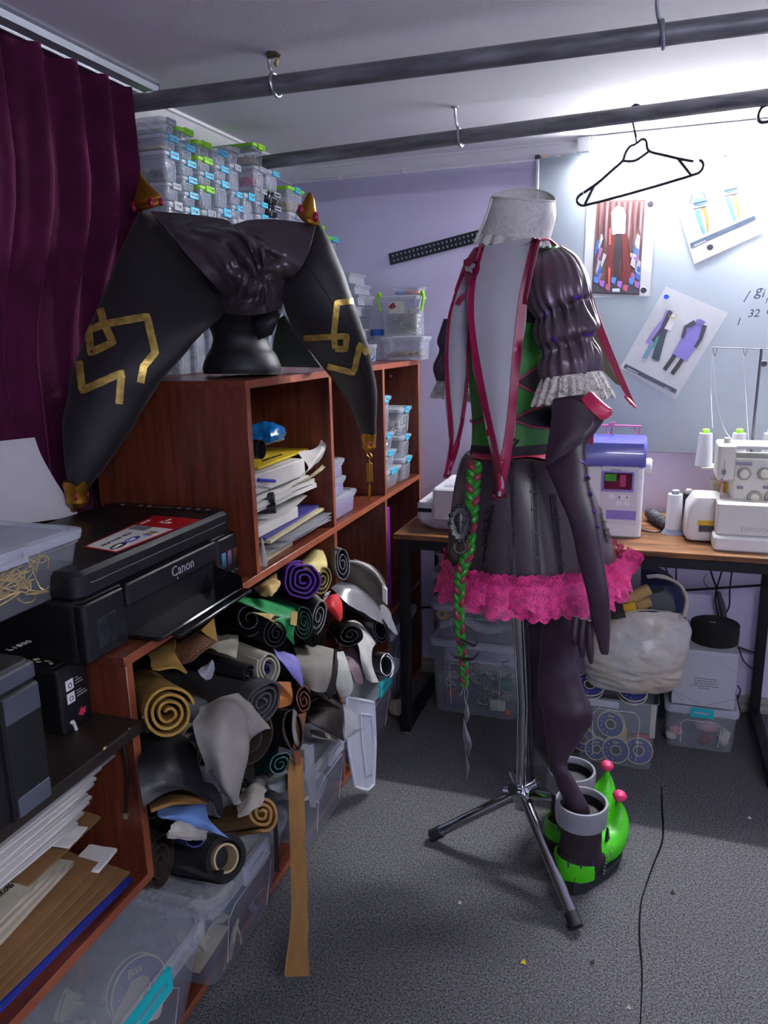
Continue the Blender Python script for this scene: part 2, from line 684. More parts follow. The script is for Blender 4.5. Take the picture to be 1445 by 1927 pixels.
# cable along the back cornice
zc_ = PY(1000, 294, YB - .01).z
cp = [PY(x, y, YB - .008) for x, y in ((590, 338), (640, 333), (700, 326), (760, 320), (830, 311), (900, 303), (960, 298), (1010, 292), (1095, 282))]
t = thing('wall_cable', 'thin white cable clipped along the wall under the cornice', 'cable', cp[0])
pre = [PY(520, 316, YB - .06), PY(545, 332, YB - .02)]
MB().tube(pre + cp, .0035, 6, res=60).build('wire', mat('white_wire', '#c9c6cf', .5), t, world=True)
for i in (1, 3, 6):
    MB().rbox(-.005, .005, -.008, .006, -.014, .008, .002, .001).xf(Matrix.Translation(cp[i])).build('clip', mat('wire_clip', '#dddbe2', .5), t, world=True)


def hanger(pts, bar, Y, label, extra):
    t = thing('coat_hanger', label, 'hanger', PY(*pts[0], Y))
    M_h = mat('black_hanger_plastic', '#1c1a26', .38)
    hk = [(1208, 205), (1203, 199), (1195, 197), (1188, 203), (1187, 215), (1191, 232), (1196, 255), (1197, 268)]
    MB().tube([PY(x + extra[0], y + extra[1], Y) for x, y in hk], .0028, 8, res=30).build('hook', M_h, t, world=True)
    MB().tube([PY(x, y, Y) for x, y in pts], .0042, 8, res=70).build('frame', M_h, t, world=True)
    for q in bar:
        MB().tube([PY(x, y, Y) for x, y in q], .0040, 8, res=20).build('arm', M_h, t, world=True)
    return t


hanger([(1197, 271), (1185, 276), (1177, 288), (1171, 303), (1150, 322), (1125, 344), (1098, 363)],
       [[(1197, 271), (1208, 262), (1216, 266), (1221, 284), (1250, 292), (1275, 298), (1305, 304)],
        [(1171, 303), (1195, 302), (1221, 285)],
        [(1097, 363), (1088, 370), (1086, 379), (1093, 386), (1110, 384), (1200, 360), (1302, 330), (1318, 322), (1324, 310), (1319, 302), (1315, 303)],
        [(1119, 347), (1101, 384)], [(1276, 299), (1300, 329)]], Y2p,
       'black plastic coat hanger hooked on the pipe rail before the glowing whiteboard', (0, 0))
t = thing('coat_hanger', 'black coat hanger mostly cut off by the picture edge, on the same pipe', 'hanger', PY(1445, 200, Y2p))
MB().tube([PY(x, y, Y2p) for x, y in ((1445, 197), (1434, 202), (1427, 217), (1429, 228), (1440, 230), (1470, 222), (1560, 200))], .0040, 8, res=40).build('frame', MATS['black_hanger_plastic'], t, world=True)
MB().tube([PY(x, y, Y2p) for x, y in ((1445, 228), (1470, 215), (1520, 190), (1545, 176), (1550, 150))], .0035, 8, res=30).build('arm', MATS['black_hanger_plastic'], t, world=True)

# ---------------------------------------------------------------- curtain
M_vel = mat('plum_velvet', '#480f32', 0.85, sheen=.6, var=.25, vs=14, spec=.2, bump=.25, bs=300)
b_ = M_vel.node_tree.nodes['Principled BSDF']
b_.inputs['Sheen Tint'].default_value = (*lin('#c05a98'), 1)
b_.inputs['Sheen Roughness'].default_value = .35
ye = PX(241, 260, XT).y
G = []
rnd = random.Random(4)
ph = [rnd.uniform(0, 6) for _ in range(4)]
NU, NV = 260, 26
for i in range(NV):
    z = ZC - .036 - (ZC - .045) * (i / (NV - 1))
    k = min(1, i / (NV - 1) * 2.2)
    row = []
    for j in range(NU):
        s = j / (NU - 1)
        y = ye - s * 1.45
        back = min(1, max(0, (1.78 - z) / .43))
        back = back * back * (3 - 2 * back)
        amp = (.028 + .014 * k) * (1 - .62 * back)
        q = math.sin(s * 88 + ph[0] + .9 * math.sin(s * 11 + ph[1]) + .25 * k * math.sin(s * 21)) + .4 * math.sin(s * 176 + ph[2])
        x = XT - .003 - (XT - (XL + .030)) * back + amp * q * .8
        row.append(V(max(x, XL + .004), y + .012 * k * math.sin(s * 45 + ph[3]), z))
    G.append(row)
cu = MB().grid(G).build('curtain', M_vel, thick=.003, ang=80)
tag(cu, 'plum velvet curtain hanging in deep folds behind the printers', 'curtain')

# ================================================================== shelving unit
XS, XBK = -.841, -1.262


def wood(name, c1, c2, st):
    m = mat(name, c1, .38, c2=c2, vs=5, vstretch=st, detail=6, bump=.06, bs=40, coat=.15)
    return m


M_wv = wood('mahogany_board_upright', '#4a2013', '#6d3320', (14, 14, 1.2))
M_wh = wood('mahogany_board_flat', '#4a2013', '#6d3320', (14, 1.2, 14))
M_we = mat('mahogany_edge_band', '#8a4a30', .4, var=.12, vs=20)
t = thing('shelving_unit', 'mahogany shelving unit of open cubbies along the left wall', 'shelving', (XS, 1.02, 0))
TH = .018
E_ = .0012


def board(name, x0, x1, y0, y1, z0, z1, m):
    """panel with a lighter edge band on its front"""
    o = MB().rbox(x0, x1 - E_, y0, y1, z0, z1, .0008, .0006, 1).build(name, m, t, world=True)
    MB().rbox(x1 - E_, x1, y0, y1, z0, z1, .0006, .0004, 1).build('edge_band', M_we, o, world=True)
    return o


Z1, Z2, Z3 = .42, .860, 1.312
YEND = YB - .004
YC = (1.511, 1.985, 2.450)
board('bottom_board', XBK, XS, .32, YEND, .012, .03, M_wh)
board('shelf', XBK, XS, .32, 1.022, Z1 - TH, Z1, M_wh)
board('shelf', XBK, XS, 2.003, YEND, Z1 - TH, Z1, M_wh)
board('shelf', XBK, XS, 1.020, YEND, Z2 - TH, Z2, M_wh)
board('top_board', XBK, XS, YC[0], YEND, Z3 - TH, Z3, M_wh)
board('upright', XBK, XS, 1.022, 1.040, Z1 - TH, Z2 - TH, M_wv)
board('upright', XBK, XS - .20, 1.022, 1.040, .03, Z1 - TH, M_wv)
board('upright', XBK, XS, YC[0], YC[0] + TH, Z2, Z3 - TH, M_wv)
for y in YC[1:]:
    board('upright', XBK, XS, y, y + TH, Z2, Z3 - TH, M_wv)
    board('upright', XBK, XS, y, y + TH, Z1, Z2 - TH, M_wv)
    board('upright', XBK, XS, y, y + TH, .03, Z1 - TH, M_wv)
for z0, z1 in ((.03, Z1 - TH), (Z1, Z2 - TH), (Z2, Z3 - TH)):
    board('upright', XBK, XS, YEND - TH, YEND, z0, z1, M_wv)
MB().box(XBK - .006, XBK, YC[0], YEND, Z2, Z3).build('back_board', M_wv, t, world=True)
MB().box(XBK - .006, XBK, 1.04, YEND, .03, Z2).build('back_board', M_wv, t, world=True)
MB().box(XBK - .006, XBK, .32, 1.022, .03, Z1).build('back_board', M_wv, t, world=True)
M_bolt = mat('bolt_nickel', '#b5a890', .3, metal=.8)
MB().lathe([(.0062, 0), (.0062, .002), (.003, .003)], 14, (-.955, YEND - TH - .001, 1.25), ax=(0, -1, 0)).build('bolt', M_bolt, t, world=True)
q = PY(235, 1536, 1.020)
MB().lathe([(.0065, 0), (.0065, .003), (.0035, .0035)], 14, (q.x, 1.0215, q.z), ax=(0, -1, 0)).build('bolt', M_bolt, t, world=True)

# dark board carrying the inkjet printer, on its own leg bracket
M_dark = mat('black_brown_board', '#1d1712', .5, c2='#2c231b', vs=6, vstretch=(14, 1.5, 14), bump=.1, bs=60)
ZD = .745
t = thing('printer_board', 'black-brown board held by an iron bracket under the tank printer', 'board', (-.82, 1.0, ZD))
MB().rbox(-1.245, -.815, .30, 1.020, ZD - .022, ZD, .004, .002).build('board', M_dark, t, world=True)
for x, y, s in ((270, 1349, 3), (197, 1408, 3.5), (243, 1371, 1.6), (60, 1520, 2)):
    p = PX(x, y, -.8148)
    MB().ball(p, .0016 * s / 2, 7, 4, sc=(.5, 1.7, 1)).build('chipped_spot', mat('raw_chipboard', '#b89a6a', .9), t, world=True)
a, b = PY(232, 1418, 1.012), PY(237, 1530, 1.012)
MB().tube([V(a.x, 1.013, ZD - .023), V(a.x + .004, 1.013, a.z - .03), V(b.x, 1.013, b.z)], [.0045, .004, .002], 6, res=12).build('bracket', mat('dark_iron', '#241d19', .6, metal=.4), t, world=True)

# ================================================================== clear plastic boxes
def plastic(name, c, a, rough=.25):
    return mat(name, c, rough, alpha=a, var=.05, vs=30)


M_clear = plastic('clear_polypropylene', '#cfd8e6', .34)
M_clear2 = plastic('thin_clear_polypropylene', '#cfd8e0', .20)
M_frost = plastic('frosted_polypropylene', '#c9d0da', .38, .35)
M_lid = plastic('clear_lid_plastic', '#cdd4de', .50, .3)
M_lidbin = plastic('bin_lid_plastic', '#c3c9d2', .30, .22)
M_rib = plastic('moulded_rib', '#e4eaf2', .6, .3)
M_green = mat('lime_plastic', '#86cf1d', .4, alpha=.92)
M_cyan = mat('cyan_plastic', '#35b4d6', .4)
M_teal = mat('turquoise_plastic', '#12a9ae', .4)
M_gcl = plastic('grey_clip_plastic', '#a9adb8', .8)
M_blk = plastic('smoked_black_plastic', '#1b1d22', .85)
LIDS = {'g': M_green, 'c': M_lid, 'k': M_blk, 'w': M_frost}
CLIP = {'c': M_cyan, 't': M_teal, 'g': M_gcl, 'l': M_green, None: None}


def frame4(mb, x0, x1, a0, a1, z0, z1, w, mi=0):
    """rectangular ring plate in the y-z plane, from x0 to x1"""
    def rr(x, i): return [V(x, a0 + i, z0 + i), V(x, a1 - i, z0 + i), V(x, a1 - i, z1 - i), V(x, a0 + i, z1 - i)]
    r = [rr(x1, 0), rr(x1, w), rr(x0, w), rr(x0, 0), rr(x1, 0)]
    return mb.loft(r, False, False, mi=mi)


def clear_box(label, loc, L, W, H, lid='c', clip='c', rotz=0.0, group=None, body=None, name='clear_box', taper=.06, lh=None,
              clips=('x',), rib=True, lidded=True, cat='box', rad=None):
    """lidded box: end face at local x=0 looking +x, long side along -x, y from 0 to W"""
    t = thing(name, label, cat, loc, rotz, group)
    lh = lh or (min(.016, max(.011, H * .17)))
    r = rad or min(.014, W * .16)
    ti, e = W * taper, .0025
    bm = body or M_clear
    def ring(z, i, rr_): return [V(x, y, z) for x, y in rrect(-L + i, -i, i, W - i, rr_, 4)]
    zb = H - lh if lidded else H
    q = MB()
    q.loft([ring(0.0004, ti + .004, r * .8), ring(.004, ti, r), ring(zb - .006, .004, r), ring(zb - .006, .001, r), ring(zb, .001, r)], True, False)
    q.build('body', bm, t, ang=50)
    if rib:
        k = min(W, H)
        zt, x_ = zb - .16 * H, -(ti * .55)
        pa = [V(-ti * .86 + .001, W * .24, H * .12), V(-ti * .45 + .001, W * .22, zt - .1 * H), V(-ti * .3 + .001, W * .28, zt), V(-ti * .3 + .001, W * .72, zt), V(-ti * .45 + .001, W * .78, zt - .1 * H), V(-ti * .86 + .001, W * .76, H * .12)]
        MB().tube(pa, .0009, 5).build('moulded_rib', M_rib, t)
    if lidded:
        q = MB()
        def lr(z, i): return [V(x, y, z) for x, y in rrect(-L + i, -i, i, W - i, r, 4)]
        q.loft([lr(zb + .0003, -.002), lr(zb + lh * .55, -.004), lr(H - lh * .2, -.0035), lr(H - .0008, .004), lr(H - .0008, .010), lr(H - lh * .35, .013)], True, True)
        q.build('lid', LIDS[lid], t, ang=35)
    if clip:
        for s in clips:
            cm = CLIP[clip]
            if s in ('x', 'X'):
                a0, a1 = (W * .36, W * .92) if W < .12 else (W * .34, W * .66)
                q = frame4(MB(), -.001, .0062, a0, a1, H - lh * 1.3, H + .0005, lh * .46)
                q.build('latch', cm, t)
            else:
                yy = -.006 if s == 'y' else W
                a0, a1 = -L * .68, -L * .32
                q = frame4(MB(), -.0065, .0005, a0, a1, H - lh * 1.75, H - lh * .1, lh * .38)
                M_ = Matrix.Rotation(-PI / 2, 4, 'Z') if s == 'y' else Matrix.Rotation(PI / 2, 4, 'Z')
                q.v = [V(p.y, (-.001 - (p.x + .0065) + .003) if s == 'y' else W + p.x + .0065 - .003, p.z) for p in q.v]
                q.build('latch', cm, t)
    return t


def heap(name, label, cat, loc, L, W, H, m, r=.004, n=200, seed=1, sc=(1, 1, 1), kind='stuff', shape='ball', fill=None, world=True):
    """loose small pieces poured into a box: too many to count"""
    rn = random.Random(seed)
    q = MB()
    for i in range(n):
        u, v_ = rn.random(), rn.random()
        top = H * (.75 + .25 * noise.noise(V(u * 3, v_ * 3, seed)))
        p = V(-r - u * (L - 2 * r), r + v_ * (W - 2 * r), r + rn.random() ** .8 * max(r, top - 2 * r))
        mi = rn.randrange(len(m)) if isinstance(m, list) else 0
        if shape == 'ball':
            q.ball(p, r * rn.uniform(.8, 1.15), 6, 4, sc=sc, mi=mi)
        elif shape == 'ring':
            ax = V(rn.uniform(-1, 1), rn.uniform(-1, 1), rn.uniform(-1, 1))
            q.ring(p, ax if ax.length > .1 else V(0, 0, 1), r, r * .28, 8, 4, mi=mi)
        elif shape == 'rod':
            a = rn.uniform(0, 6.3)
            d = V(math.cos(a), math.sin(a), rn.uniform(-.3, .3)) * r * 2.2
            d.x = max(min(d.x, -p.x - .001), -L - p.x + .001) if False else d.x
            q.tube([p - d * .4, p + d * .4], r * .28, 5, mi=mi)
        elif shape == 'scrap':
            a, b2 = V(rn.uniform(-1, 1), rn.uniform(-1, 1), rn.uniform(-.4, .6)).normalized(), V(rn.uniform(-1, 1), rn.uniform(-1, 1), rn.uniform(-.5, .5))
            b2 = (b2 - a * b2.dot(a)).normalized()
            k = r * rn.uniform(.7, 1.6)
            q.grid([[p + a * (k * (i_ - 1)) + b2 * (k * .5 * (j_ - 1)) + V(0, 0, rn.uniform(-.3, .3) * k) for j_ in range(3)] for i_ in range(3)], mi=mi)
    # keep everything inside the given footprint
    q.v = [V(min(max(p.x, -L), 0), min(max(p.y, 0), W), max(p.z, 0.0006)) for p in q.v]
    o = q.build(name, m)
    o.location = loc
    return tag(o, label, cat, None, kind)


GTOP = 'clear craft boxes stacked along the shelving top'
M_gold_b = mat('gold_beads', '#b49a4a', .35, metal=.5, var=.4, vs=200)
M_red_b = mat('crimson_beads', '#a01838', .3, coat=.4)
M_dk_b = mat('black_trims', '#14161c', .8, var=.5, vs=80)
M_nuts = mat('silver_nuts', '#b5b1a4', .35, metal=.7, var=.3, vs=160)
M_pin = mat('brass_pins', '#b08f56', .35, metal=.6, var=.4, vs=120)
XE = -1.16
DEP = .185
# column: Y0, Y1, reference pixel x, levels (pixel y of each lid top, lid colour, latch colour, content)
COLS = [
    (1.742, 1.806, 302, [(215.8, 'c', 'g', 0), (248, 'c', 'c', 'cream'), (279.4, 'c', 'c', 'black'), (340, 'c', 'g', 0), (375, 'c', 'g', 0)]),
    (1.815, 1.885, 331, [(235, 'g', 'l', 0), (265.6, 'c', 'c', 0), (296.7, 'c', 'c', 0), (327.9, 'c', 'c', 0), (357.6, 'c', 'c', 0), (386, 'c', 'c', 0)]),
    (1.897, 1.972, 370, [(260, 'g', 'l', 0), (290.5, 'g', 'l', 0), (319.6, 'c', 'c', 0), (345.9, 'g', 'l', 'black'), (391.5, 'c', 'g', 0)]),
    (1.984, 2.056, 404, [(276.7, 'c', 'c', 0), (307.8, 'c', 'c', 0), (336, 'c', 'c', 0), (388.8, 'c', 'c', 0)]),
    (2.066, 2.128, 432, [(272.5, 'c', 'g', 0), (305, 'c', 'g', 'black'), (357.6, 'c', 'c', 0), (384, 'c', 'c', 0), (409, 'c', 'g', 0)]),
    (2.140, 2.204, 457, [(360, 'c', 'c', 0)]),
    (2.215, 2.290, 477, [(266, 'g', 'l', 'gold'), (309, 'c', 'g', 'red'), (351, 'c', 'g', 0), (377, 'c', 'c', 0), (400.5, 'c', 'c', 0)]),
    (2.305, 2.385, 508, [(317.5, 'c', 'c', 0), (358, 'k', 'g', 0), (384, 'k', 'g', 0), (408, 'c', 'g', 0)]),
    (2.450, 2.580, 543, [(347, 'g', 'c', 'gold'), (396, 'c', 'g', 0)]),
    (2.655, 2.745, 596, [(421, 'g', 'l', 0), (444, 'c', 'c', 0)]),
    (2.775, 2.880, 614, [(442, 'g', 'c', 'black'), (488, 'c', 'g', 'gold')]),
]
for ci, (y0, y1, xr, lv) in enumerate(COLS):
    # heights follow the column's own edge
    zs = []
    for l in lv:
        d = ray(xr, l[0])
        zs.append(1.4 + d.z * (Vector((XE, y0, 0)).length / Vector((d.x, d.y, 0)).length))
    items = []
    for i, l in enumerate(lv):
        zt = zs[i]
        zb = zs[i + 1] if i + 1 < len(lv) else None
        items.append([zt, zb, l])
    last = items[-1]
    hh = (zs[-2] - zs[-1]) if len(zs) > 1 else .09
    hh = .14
    rem = last[0] - Z3
    nfill = max(1, round(rem / hh))
    step = rem / nfill
    last[1] = last[0] - step
    z = last[1]
    for k in range(nfill - 1):
        items.append([z, z - step, (0, 'g' if (ci * 3 + k) % 7 == 3 else 'c', 'l' if (ci * 3 + k) % 7 == 3 else 'c', 0)])
        z -= step
    for li, (zt, zb, l) in enumerate(items):
        H = zt - zb - .0008
        lk = {('g', 'l'): 'clear box with lime green lid', ('c', 'c'): 'clear box with cyan latch', ('c', 'g'): 'clear box with grey latch', ('k', 'g'): 'smoked black box', ('g', 'c'): 'clear box with lime lid and cyan latch'}[(l[1], l[2])]
        if l[3] == 'gold': lk = 'clear box of gold trims'
        if l[3] == 'red': lk = 'clear box of crimson beads'
        if l[3] == 'black': lk = 'clear box of black trims'
        if l[3] == 'cream': lk = 'clear box lined with cream felt'
        lb = lk + ', ' + ORD[li] + ' from top, ' + ORD[ci] + ' stack from the curtain'
        clear_box(lb, (XE, y0, zb + .0004), DEP, y1 - y0, H, l[1], l[2], group=GTOP, body=M_blk if l[1] == 'k' else None)
        ins = .0085
        if l[3] == 'gold':
            heap('gold_trims', 'mass of gold trims inside the clear boxes', 'trims', (XE - ins, y0 + ins, zb + .005), DEP - 2 * ins, y1 - y0 - 2 * ins, H * .62, M_gold_b, .0045, 420, ci)
        if l[3] == 'red':
            heap('crimson_beads', 'crimson round beads heaped in a clear box', 'beads', (XE - ins, y0 + ins, zb + .005), DEP - 2 * ins, y1 - y0 - 2 * ins, H * .8, M_red_b, .0085, 90, ci)
        if l[3] == 'black':
            heap('black_trims', 'dark trims lying in the bottom of a clear box', 'trims', (XE - ins, y0 + ins, zb + .005), DEP - 2 * ins, y1 - y0 - 2 * ins, H * .5, M_dk_b, .008, 90, ci)
        if l[3] == 'cream':
            MB().rbox(-DEP + .012, -.012, .009, y1 - y0 - .009, 0, H * .2, .004, .002).build('cream_felt', mat('cream_felt', '#a89a6c', .9, var=.3, vs=40)).location = (XE, y0, zb + .006)
            tag(bpy.data.objects['cream_felt'], 'folded cream felt in the bottom of a clear box', 'felt')

# flat organiser boxes stacked in the corner
XF = -1.03
lev = [(513, .030), (529, .022), (541, .040), (560, .030), (576, .034), (603, .03), (620, .03)]
zt = Z3
n = 8
ztop = PY(662, 512, 2.70).z
step = (ztop - Z3) / n
for i in range(n):
    dx = (.012, -.006, .02, .0, .006, .016, .004, -.016)[i]
    q = clear_box('flat frosted organiser box, ' + ORD[i] + ' from the bottom of its stack by the wall', (XF + dx, 2.70, Z3 + i * step + .0003), .110, .165, step - .0006, 'w', None, group='flat organiser boxes stacked by the wall', body=M_frost, rib=False, taper=.01, rad=.004, lh=.008)

# hardware boxes at the end of the shelving top
Yh = 2.76
xa, xb = PY(716, 660, Yh).x, PY(796, 660, Yh).x
zm = PY(750, 633, Yh).z
zn = PY(750, 556, Yh).z
W_ = YB - .02 - Yh
clear_box('wide clear box of brass pins at the end of the shelving top', (xb, Yh, Z3 + .0003), xb - xa, W_, zm - Z3, 'w', None, taper=.05, rib=False)
heap('brass_pins', 'loose brass pins in the wide clear box', 'pins', (xb - .012, Yh + .01, Z3 + .005), xb - xa - .024, W_ - .02, .045, [M_pin, M_nuts], .010, 260, 3, shape='rod')
x0, x1 = PY(712, 590, Yh).x, PY(790, 590, Yh).x
t = clear_box('tall clear box of silver nuts with green handles', (x1 - .006, Yh + .008, zm + .0004), x1 - x0 - .012, W_ - .02, zn - zm, 'c', None, taper=.05, rib=False)
for xx in (x1 - .004, x0 + .004):
    q = MB().tube([V(xx, Yh + .02, zn - .002), V(xx + (.008 if xx > -1 and xx == x1 - .004 else -.008), Yh + .02, zn + .012), V(xx + (.012 if xx == x1 - .004 else -.012), Yh + .02, zn - .01), V(xx + (.004 if xx == x1 - .004 else -.004), Yh + .02, zn - .055)], .0055, 8, res=16)
    q.build('side_handle', M_green, t, world=True)
lbw = MB().rbox(-.030, .030, -.001, 0, -.022, .022, .003, .0003)
lbl = lbw.xf(Matrix.Translation((x0 + (x1 - x0) * .42, Yh + .0078, zn - .042))).build('paper_label', mat('printed_label', '#c9c4bb', .7, var=.1, vs=60), t, world=True)
for k, (dx, dz) in enumerate(((-.016, .004), (-.008, .008), (-.012, -.004), (-.004, .0), (-.02, -.002))):
    MB().ball((x0 + (x1 - x0) * .42 + dx - .003, Yh + .0065, zn - .038 + dz), .0055, 8, 5, sc=(1, .15, 1)).build('printed_berry', mat('berry_print', '#8e2340', .6), lbl, world=True)
heap('silver_nuts', 'silver nuts filling the tall clear box', 'nuts', (x1 - .016, Yh + .018, zm + .004), x1 - x0 - .032, W_ - .04, (zn - zm) * .80, M_nuts, .0062, 900, 5, shape='ring')
q = clear_box('small flat tray box with bright bits on the box of nuts', (x1 - .002, Yh + .02, zn + .0006), (x1 - x0) * .66, W_ * .7, .030, 'w', None, taper=.03, rib=False, lh=.006)
for k, (cc, nm) in enumerate((('#2a6fd0', 'blue'), ('#b42844', 'crimson'), ('#e5622c', 'orange'))):
    heap(nm + '_bits', nm + ' plastic bits in the small flat tray', 'bits', (x1 - .006 - .036 * (2 - k), Yh + .026, zn + .003), .032, W_ * .5, .018, mat(nm + '_bit', cc, .4), .005, 24, 9 + k)
# bucket and cup beside
bx = PY(694, 655, 2.70)
t = thing('bucket', 'small white plastic bucket with a blue handle by the box of pins', 'bucket', (bx.x - .004, 2.71, Z3))
MB().lathe([(.020, .0004), (.024, .002), (.027, .050), (.030, .050), (.031, .062), (.028, .063), (.026, .058)], 20).build('pail', M_frost, t)
MB().tube([V(.028, -.01, .048), V(.032, -.026, .02), (.018, -.034, .006), V(-.018, -.03, .010), V(-.03, -.01, .048)], .0022, 6, res=18).build('handle', mat('blue_handle', '#2438a8', .4), t)
bx = PY(707, 630, 2.80)
t = thing('cup', 'clear tub with a blue lid behind the white bucket', 'tub', (bx.x, 2.82, Z3))
zl = PY(707, 632, 2.80).z - Z3
MB().lathe([(.022, .0004), (.024, zl)], 18).build('tub', M_clear2, t)
MB().lathe([(.026, zl + .0003), (.027, zl + .018), (.024, zl + .024)], 18).build('lid', mat('royal_blue_plastic', '#1457b0', .4), t)

# boxes in the far upper cubby (cyan latches)
XC = XS - .012
Yc0 = YC[2] + TH + .006
GC = 'clear boxes of metal rings in the far upper cubby'
z = Z2 + .0004
for k, (h, w_, lb) in enumerate(zip((.074, .066, .064, .134), (.205, .165, .155, .135), ('widest clear box of metal rings with cyan latch at the bottom of the cubby stack', 'clear box of metal rings second from the cubby floor', 'clear box of metal rings under the tall one', 'tall clear box of wire on top of the cubby stack'))):
    clear_box(lb, (XC + (.0, -.004, -.008, -.012)[k], Yc0, z), .20, w_, h - .0006, 'c', 'c', group=GC)
    heap('metal_rings', 'loose metal rings inside the cubby boxes', 'rings', (XC - .022, Yc0 + .012, z + .004), .16, w_ - .026, h * .62, M_nuts, .011 if k else .008, 60 + 30 * (k == 0), 20 + k, shape='ring')
    z += h
Yc1 = Yc0 + .222
zb = Z2 + .0004
for k, (h, w_, lb) in enumerate(((.090, .125, 'clear box behind the cubby stack with a few bits'), (.085, .125, 'plain clear box with cyan latch at the back of the cubby'), (.105, .150, 'clear box of silver beads with cyan latch perched at the cubby end'))):
    clear_box(lb, (XC - .004 * k, Yc1, zb), .19, w_, h - .0006, 'c', 'c', group=GC)
    if k == 2: heap('silver_beads', 'silver beads filling the perched clear box', 'beads', (XC - .022, Yc1 + .012, zb + .004), .15, w_ - .026, h * .7, M_nuts, .0052, 420, 31)
    zb += h

# lilac-white boxes in the middle upper cubby
GM = 'lidded boxes stacked in the middle upper cubby'
M_lil = plastic('lilac_frosted_plastic', '#b9b6dc', .55, .4)
z = Z2 + .0004
Ym = YC[1] + TH + .006
for k, (h, w_, lb) in enumerate(((.072, .215, 'widest frosted lilac box at the foot of the cubby stack'), (.058, .128, 'frosted lilac box in the middle of the cubby stack'), (.056, .120, 'frosted lilac box on top of the cubby stack'))):
    clear_box(lb, (XS - .02, Ym, z), .22, w_, h - .0006, 'w', None, group=GM, body=M_lil, rib=False, taper=.03, lh=.016)
    cc = [mat('red_trim', '#a82a34', .6), mat('violet_trim', '#4e3a86', .6), mat('white_trim', '#c9c7cf', .6)]
    heap('coloured_trims', 'coloured trims inside the frosted lilac boxes', 'trims', (XS - .034, Ym + .012, z + .003), .18, w_ - .026, h * .6, cc, .009, 90, 40 + k, shape='scrap')
    z += h
z += .0
zt0 = PX(634, 800, XS - .03).z
zt1 = PX(634, 745, XS - .03).z
n = 4
for k in range(n):
    clear_box('shallow frosted case, ' + ORD[k] + ' from the foot of the tower by the cubby upright', (XS - .05, Ym, Z2 + .1868 + k * ((zt1 - Z2 - .187) / n)), .20, .066, (zt1 - Z2 - .187) / n - .0008, 'w', None, group='shallow cases towered in the middle cubby', body=M_lil, rib=False, taper=.01, lh=.008)

# purple box file in the far lower cubby
t = thing('box_file', 'bright purple cardboard box file in the far lower cubby', 'box', (XS - .02, YC[2] + TH + .004, Z1))
MB().rbox(-.30, 0, .0, .085, .0006, .375, .003, .002).build('carton', mat('purple_card', '#7b1fa0', .5, var=.1, vs=20), t)
MB().rbox(-.29, .0012, .012, .073, .374, .3775, .003, .001).build('lid_flap', mat('purple_card_light', '#8d2ab4', .5), t)

# ================================================================== head form and horned hat on the shelving top
M_foam = mat('black_foam_head', '#15161a', .55, var=.1, bump=.1, bs=60)
M_satin = mat('black_satin', '#51484e', .28, metal=.4, var=.12, vs=12, bump=.5, bs=14, bdist=.012)
M_knit = mat('black_scuba_knit', '#110e12', .6, sheen=.08, var=.08, vs=30, bump=.15, bs=500)
M_goldp = mat('painted_gold', '#9c6c1c', .38, metal=.75, var=.3, vs=18, bump=.15, bs=50)
M_gem = mat('crimson_gem', '#8a0f35', .12, coat=.6)
M_foil = mat('gold_foil_tape', '#bda253', .38, metal=.6, var=.35, vs=60, bump=.4, bs=120)
YH = 1.71
hb = PY(457, 700, YH)
t = thing('head_form', 'black foam display head standing on the shelving top', 'display head', (hb.x, YH, Z3))
H_ = [((393, 703), (521, 703), YH), ((391, 690), (522, 690), YH), ((398, 668), (514, 668), YH), ((404, 655), (505, 655), YH), ((407, 635), (500, 635), YH),
      ((399, 612), (512, 612), YH), ((388, 590), (524, 586), YH), ((383, 555), (529, 552), YH), ((385, 510), (530, 505), YH), ((400, 468), (520, 462), YH), ((425, 440), (500, 436), YH)]
r = sil_rings(H_, 28, 34, .95)
zmin = min(p.z for p in r[0])
q = MB().loft(r)
q.v = [V(p.x, p.y, max(p.z + (Z3 + .0004 - zmin) * max(0, 1 - (p.z - zmin) / .04), Z3 + .0004)) for p in q.v]
q.build('head', M_foam, t, world=True)
nose = MB().loft(sil_rings([((486, 640), (512, 630), 1.645), ((480, 622), (520, 612), 1.64), ((476, 606), (526, 596), 1.645), ((478, 588), (522, 580), 1.66)], 12, 10, .6))
nose.build('face_ridge', M_foam, t, world=True)

hat = thing('horned_hat', 'black satin jester hat with two drooping gold-tipped horns', 'hat', (hb.x, YH, Z3 + .15))
# crown of ruched satin: from the head up to both peaks
C_ = [((393, 588), (531, 583), YH), ((387, 560), (537, 555), YH), ((398, 525), (540, 520), YH), ((380, 480), (560, 475), YH), ((340, 445), (585, 450), YH), ((300, 418), (600, 430), YH, .35), ((300, 404), (596, 420), YH, .22)]
# the satin is built as one ruched skin over a grid of pixel rows, front and back
front = [[(397, 588), (430, 590), (480, 592), (528, 582)],
         [(400, 570), (440, 565), (490, 562), (537, 552)],
         [(420, 556), (450, 530), (495, 520), (543, 530)],
         [(392, 524), (440, 490), (492, 480), (552, 520)],
         [(350, 478), (405, 452), (480, 452), (568, 500)],
         [(315, 436), (375, 428), (455, 430), (584, 462)],
         [(283, 398), (330, 401), (385, 407), (425, 414), (442, 426), (462, 416), (510, 413), (560, 418), (594, 424)]]
dep = [[1.66, 1.58, 1.575, 1.665], [1.64, 1.565, 1.56, 1.66], [1.60, 1.555, 1.55, 1.645], [1.545, 1.545, 1.545, 1.605], [1.54, 1.56, 1.56, 1.585], [1.575, 1.60, 1.60, 1.59], [1.63, 1.64, 1.64, 1.64, 1.63, 1.63, 1.64, 1.65, 1.645]]
rows = [[PY(x, y, d) for (x, y), d in zip(a, b)] for a, b in zip(front, dep)]
Gf = sheet(rows, 60, 46)
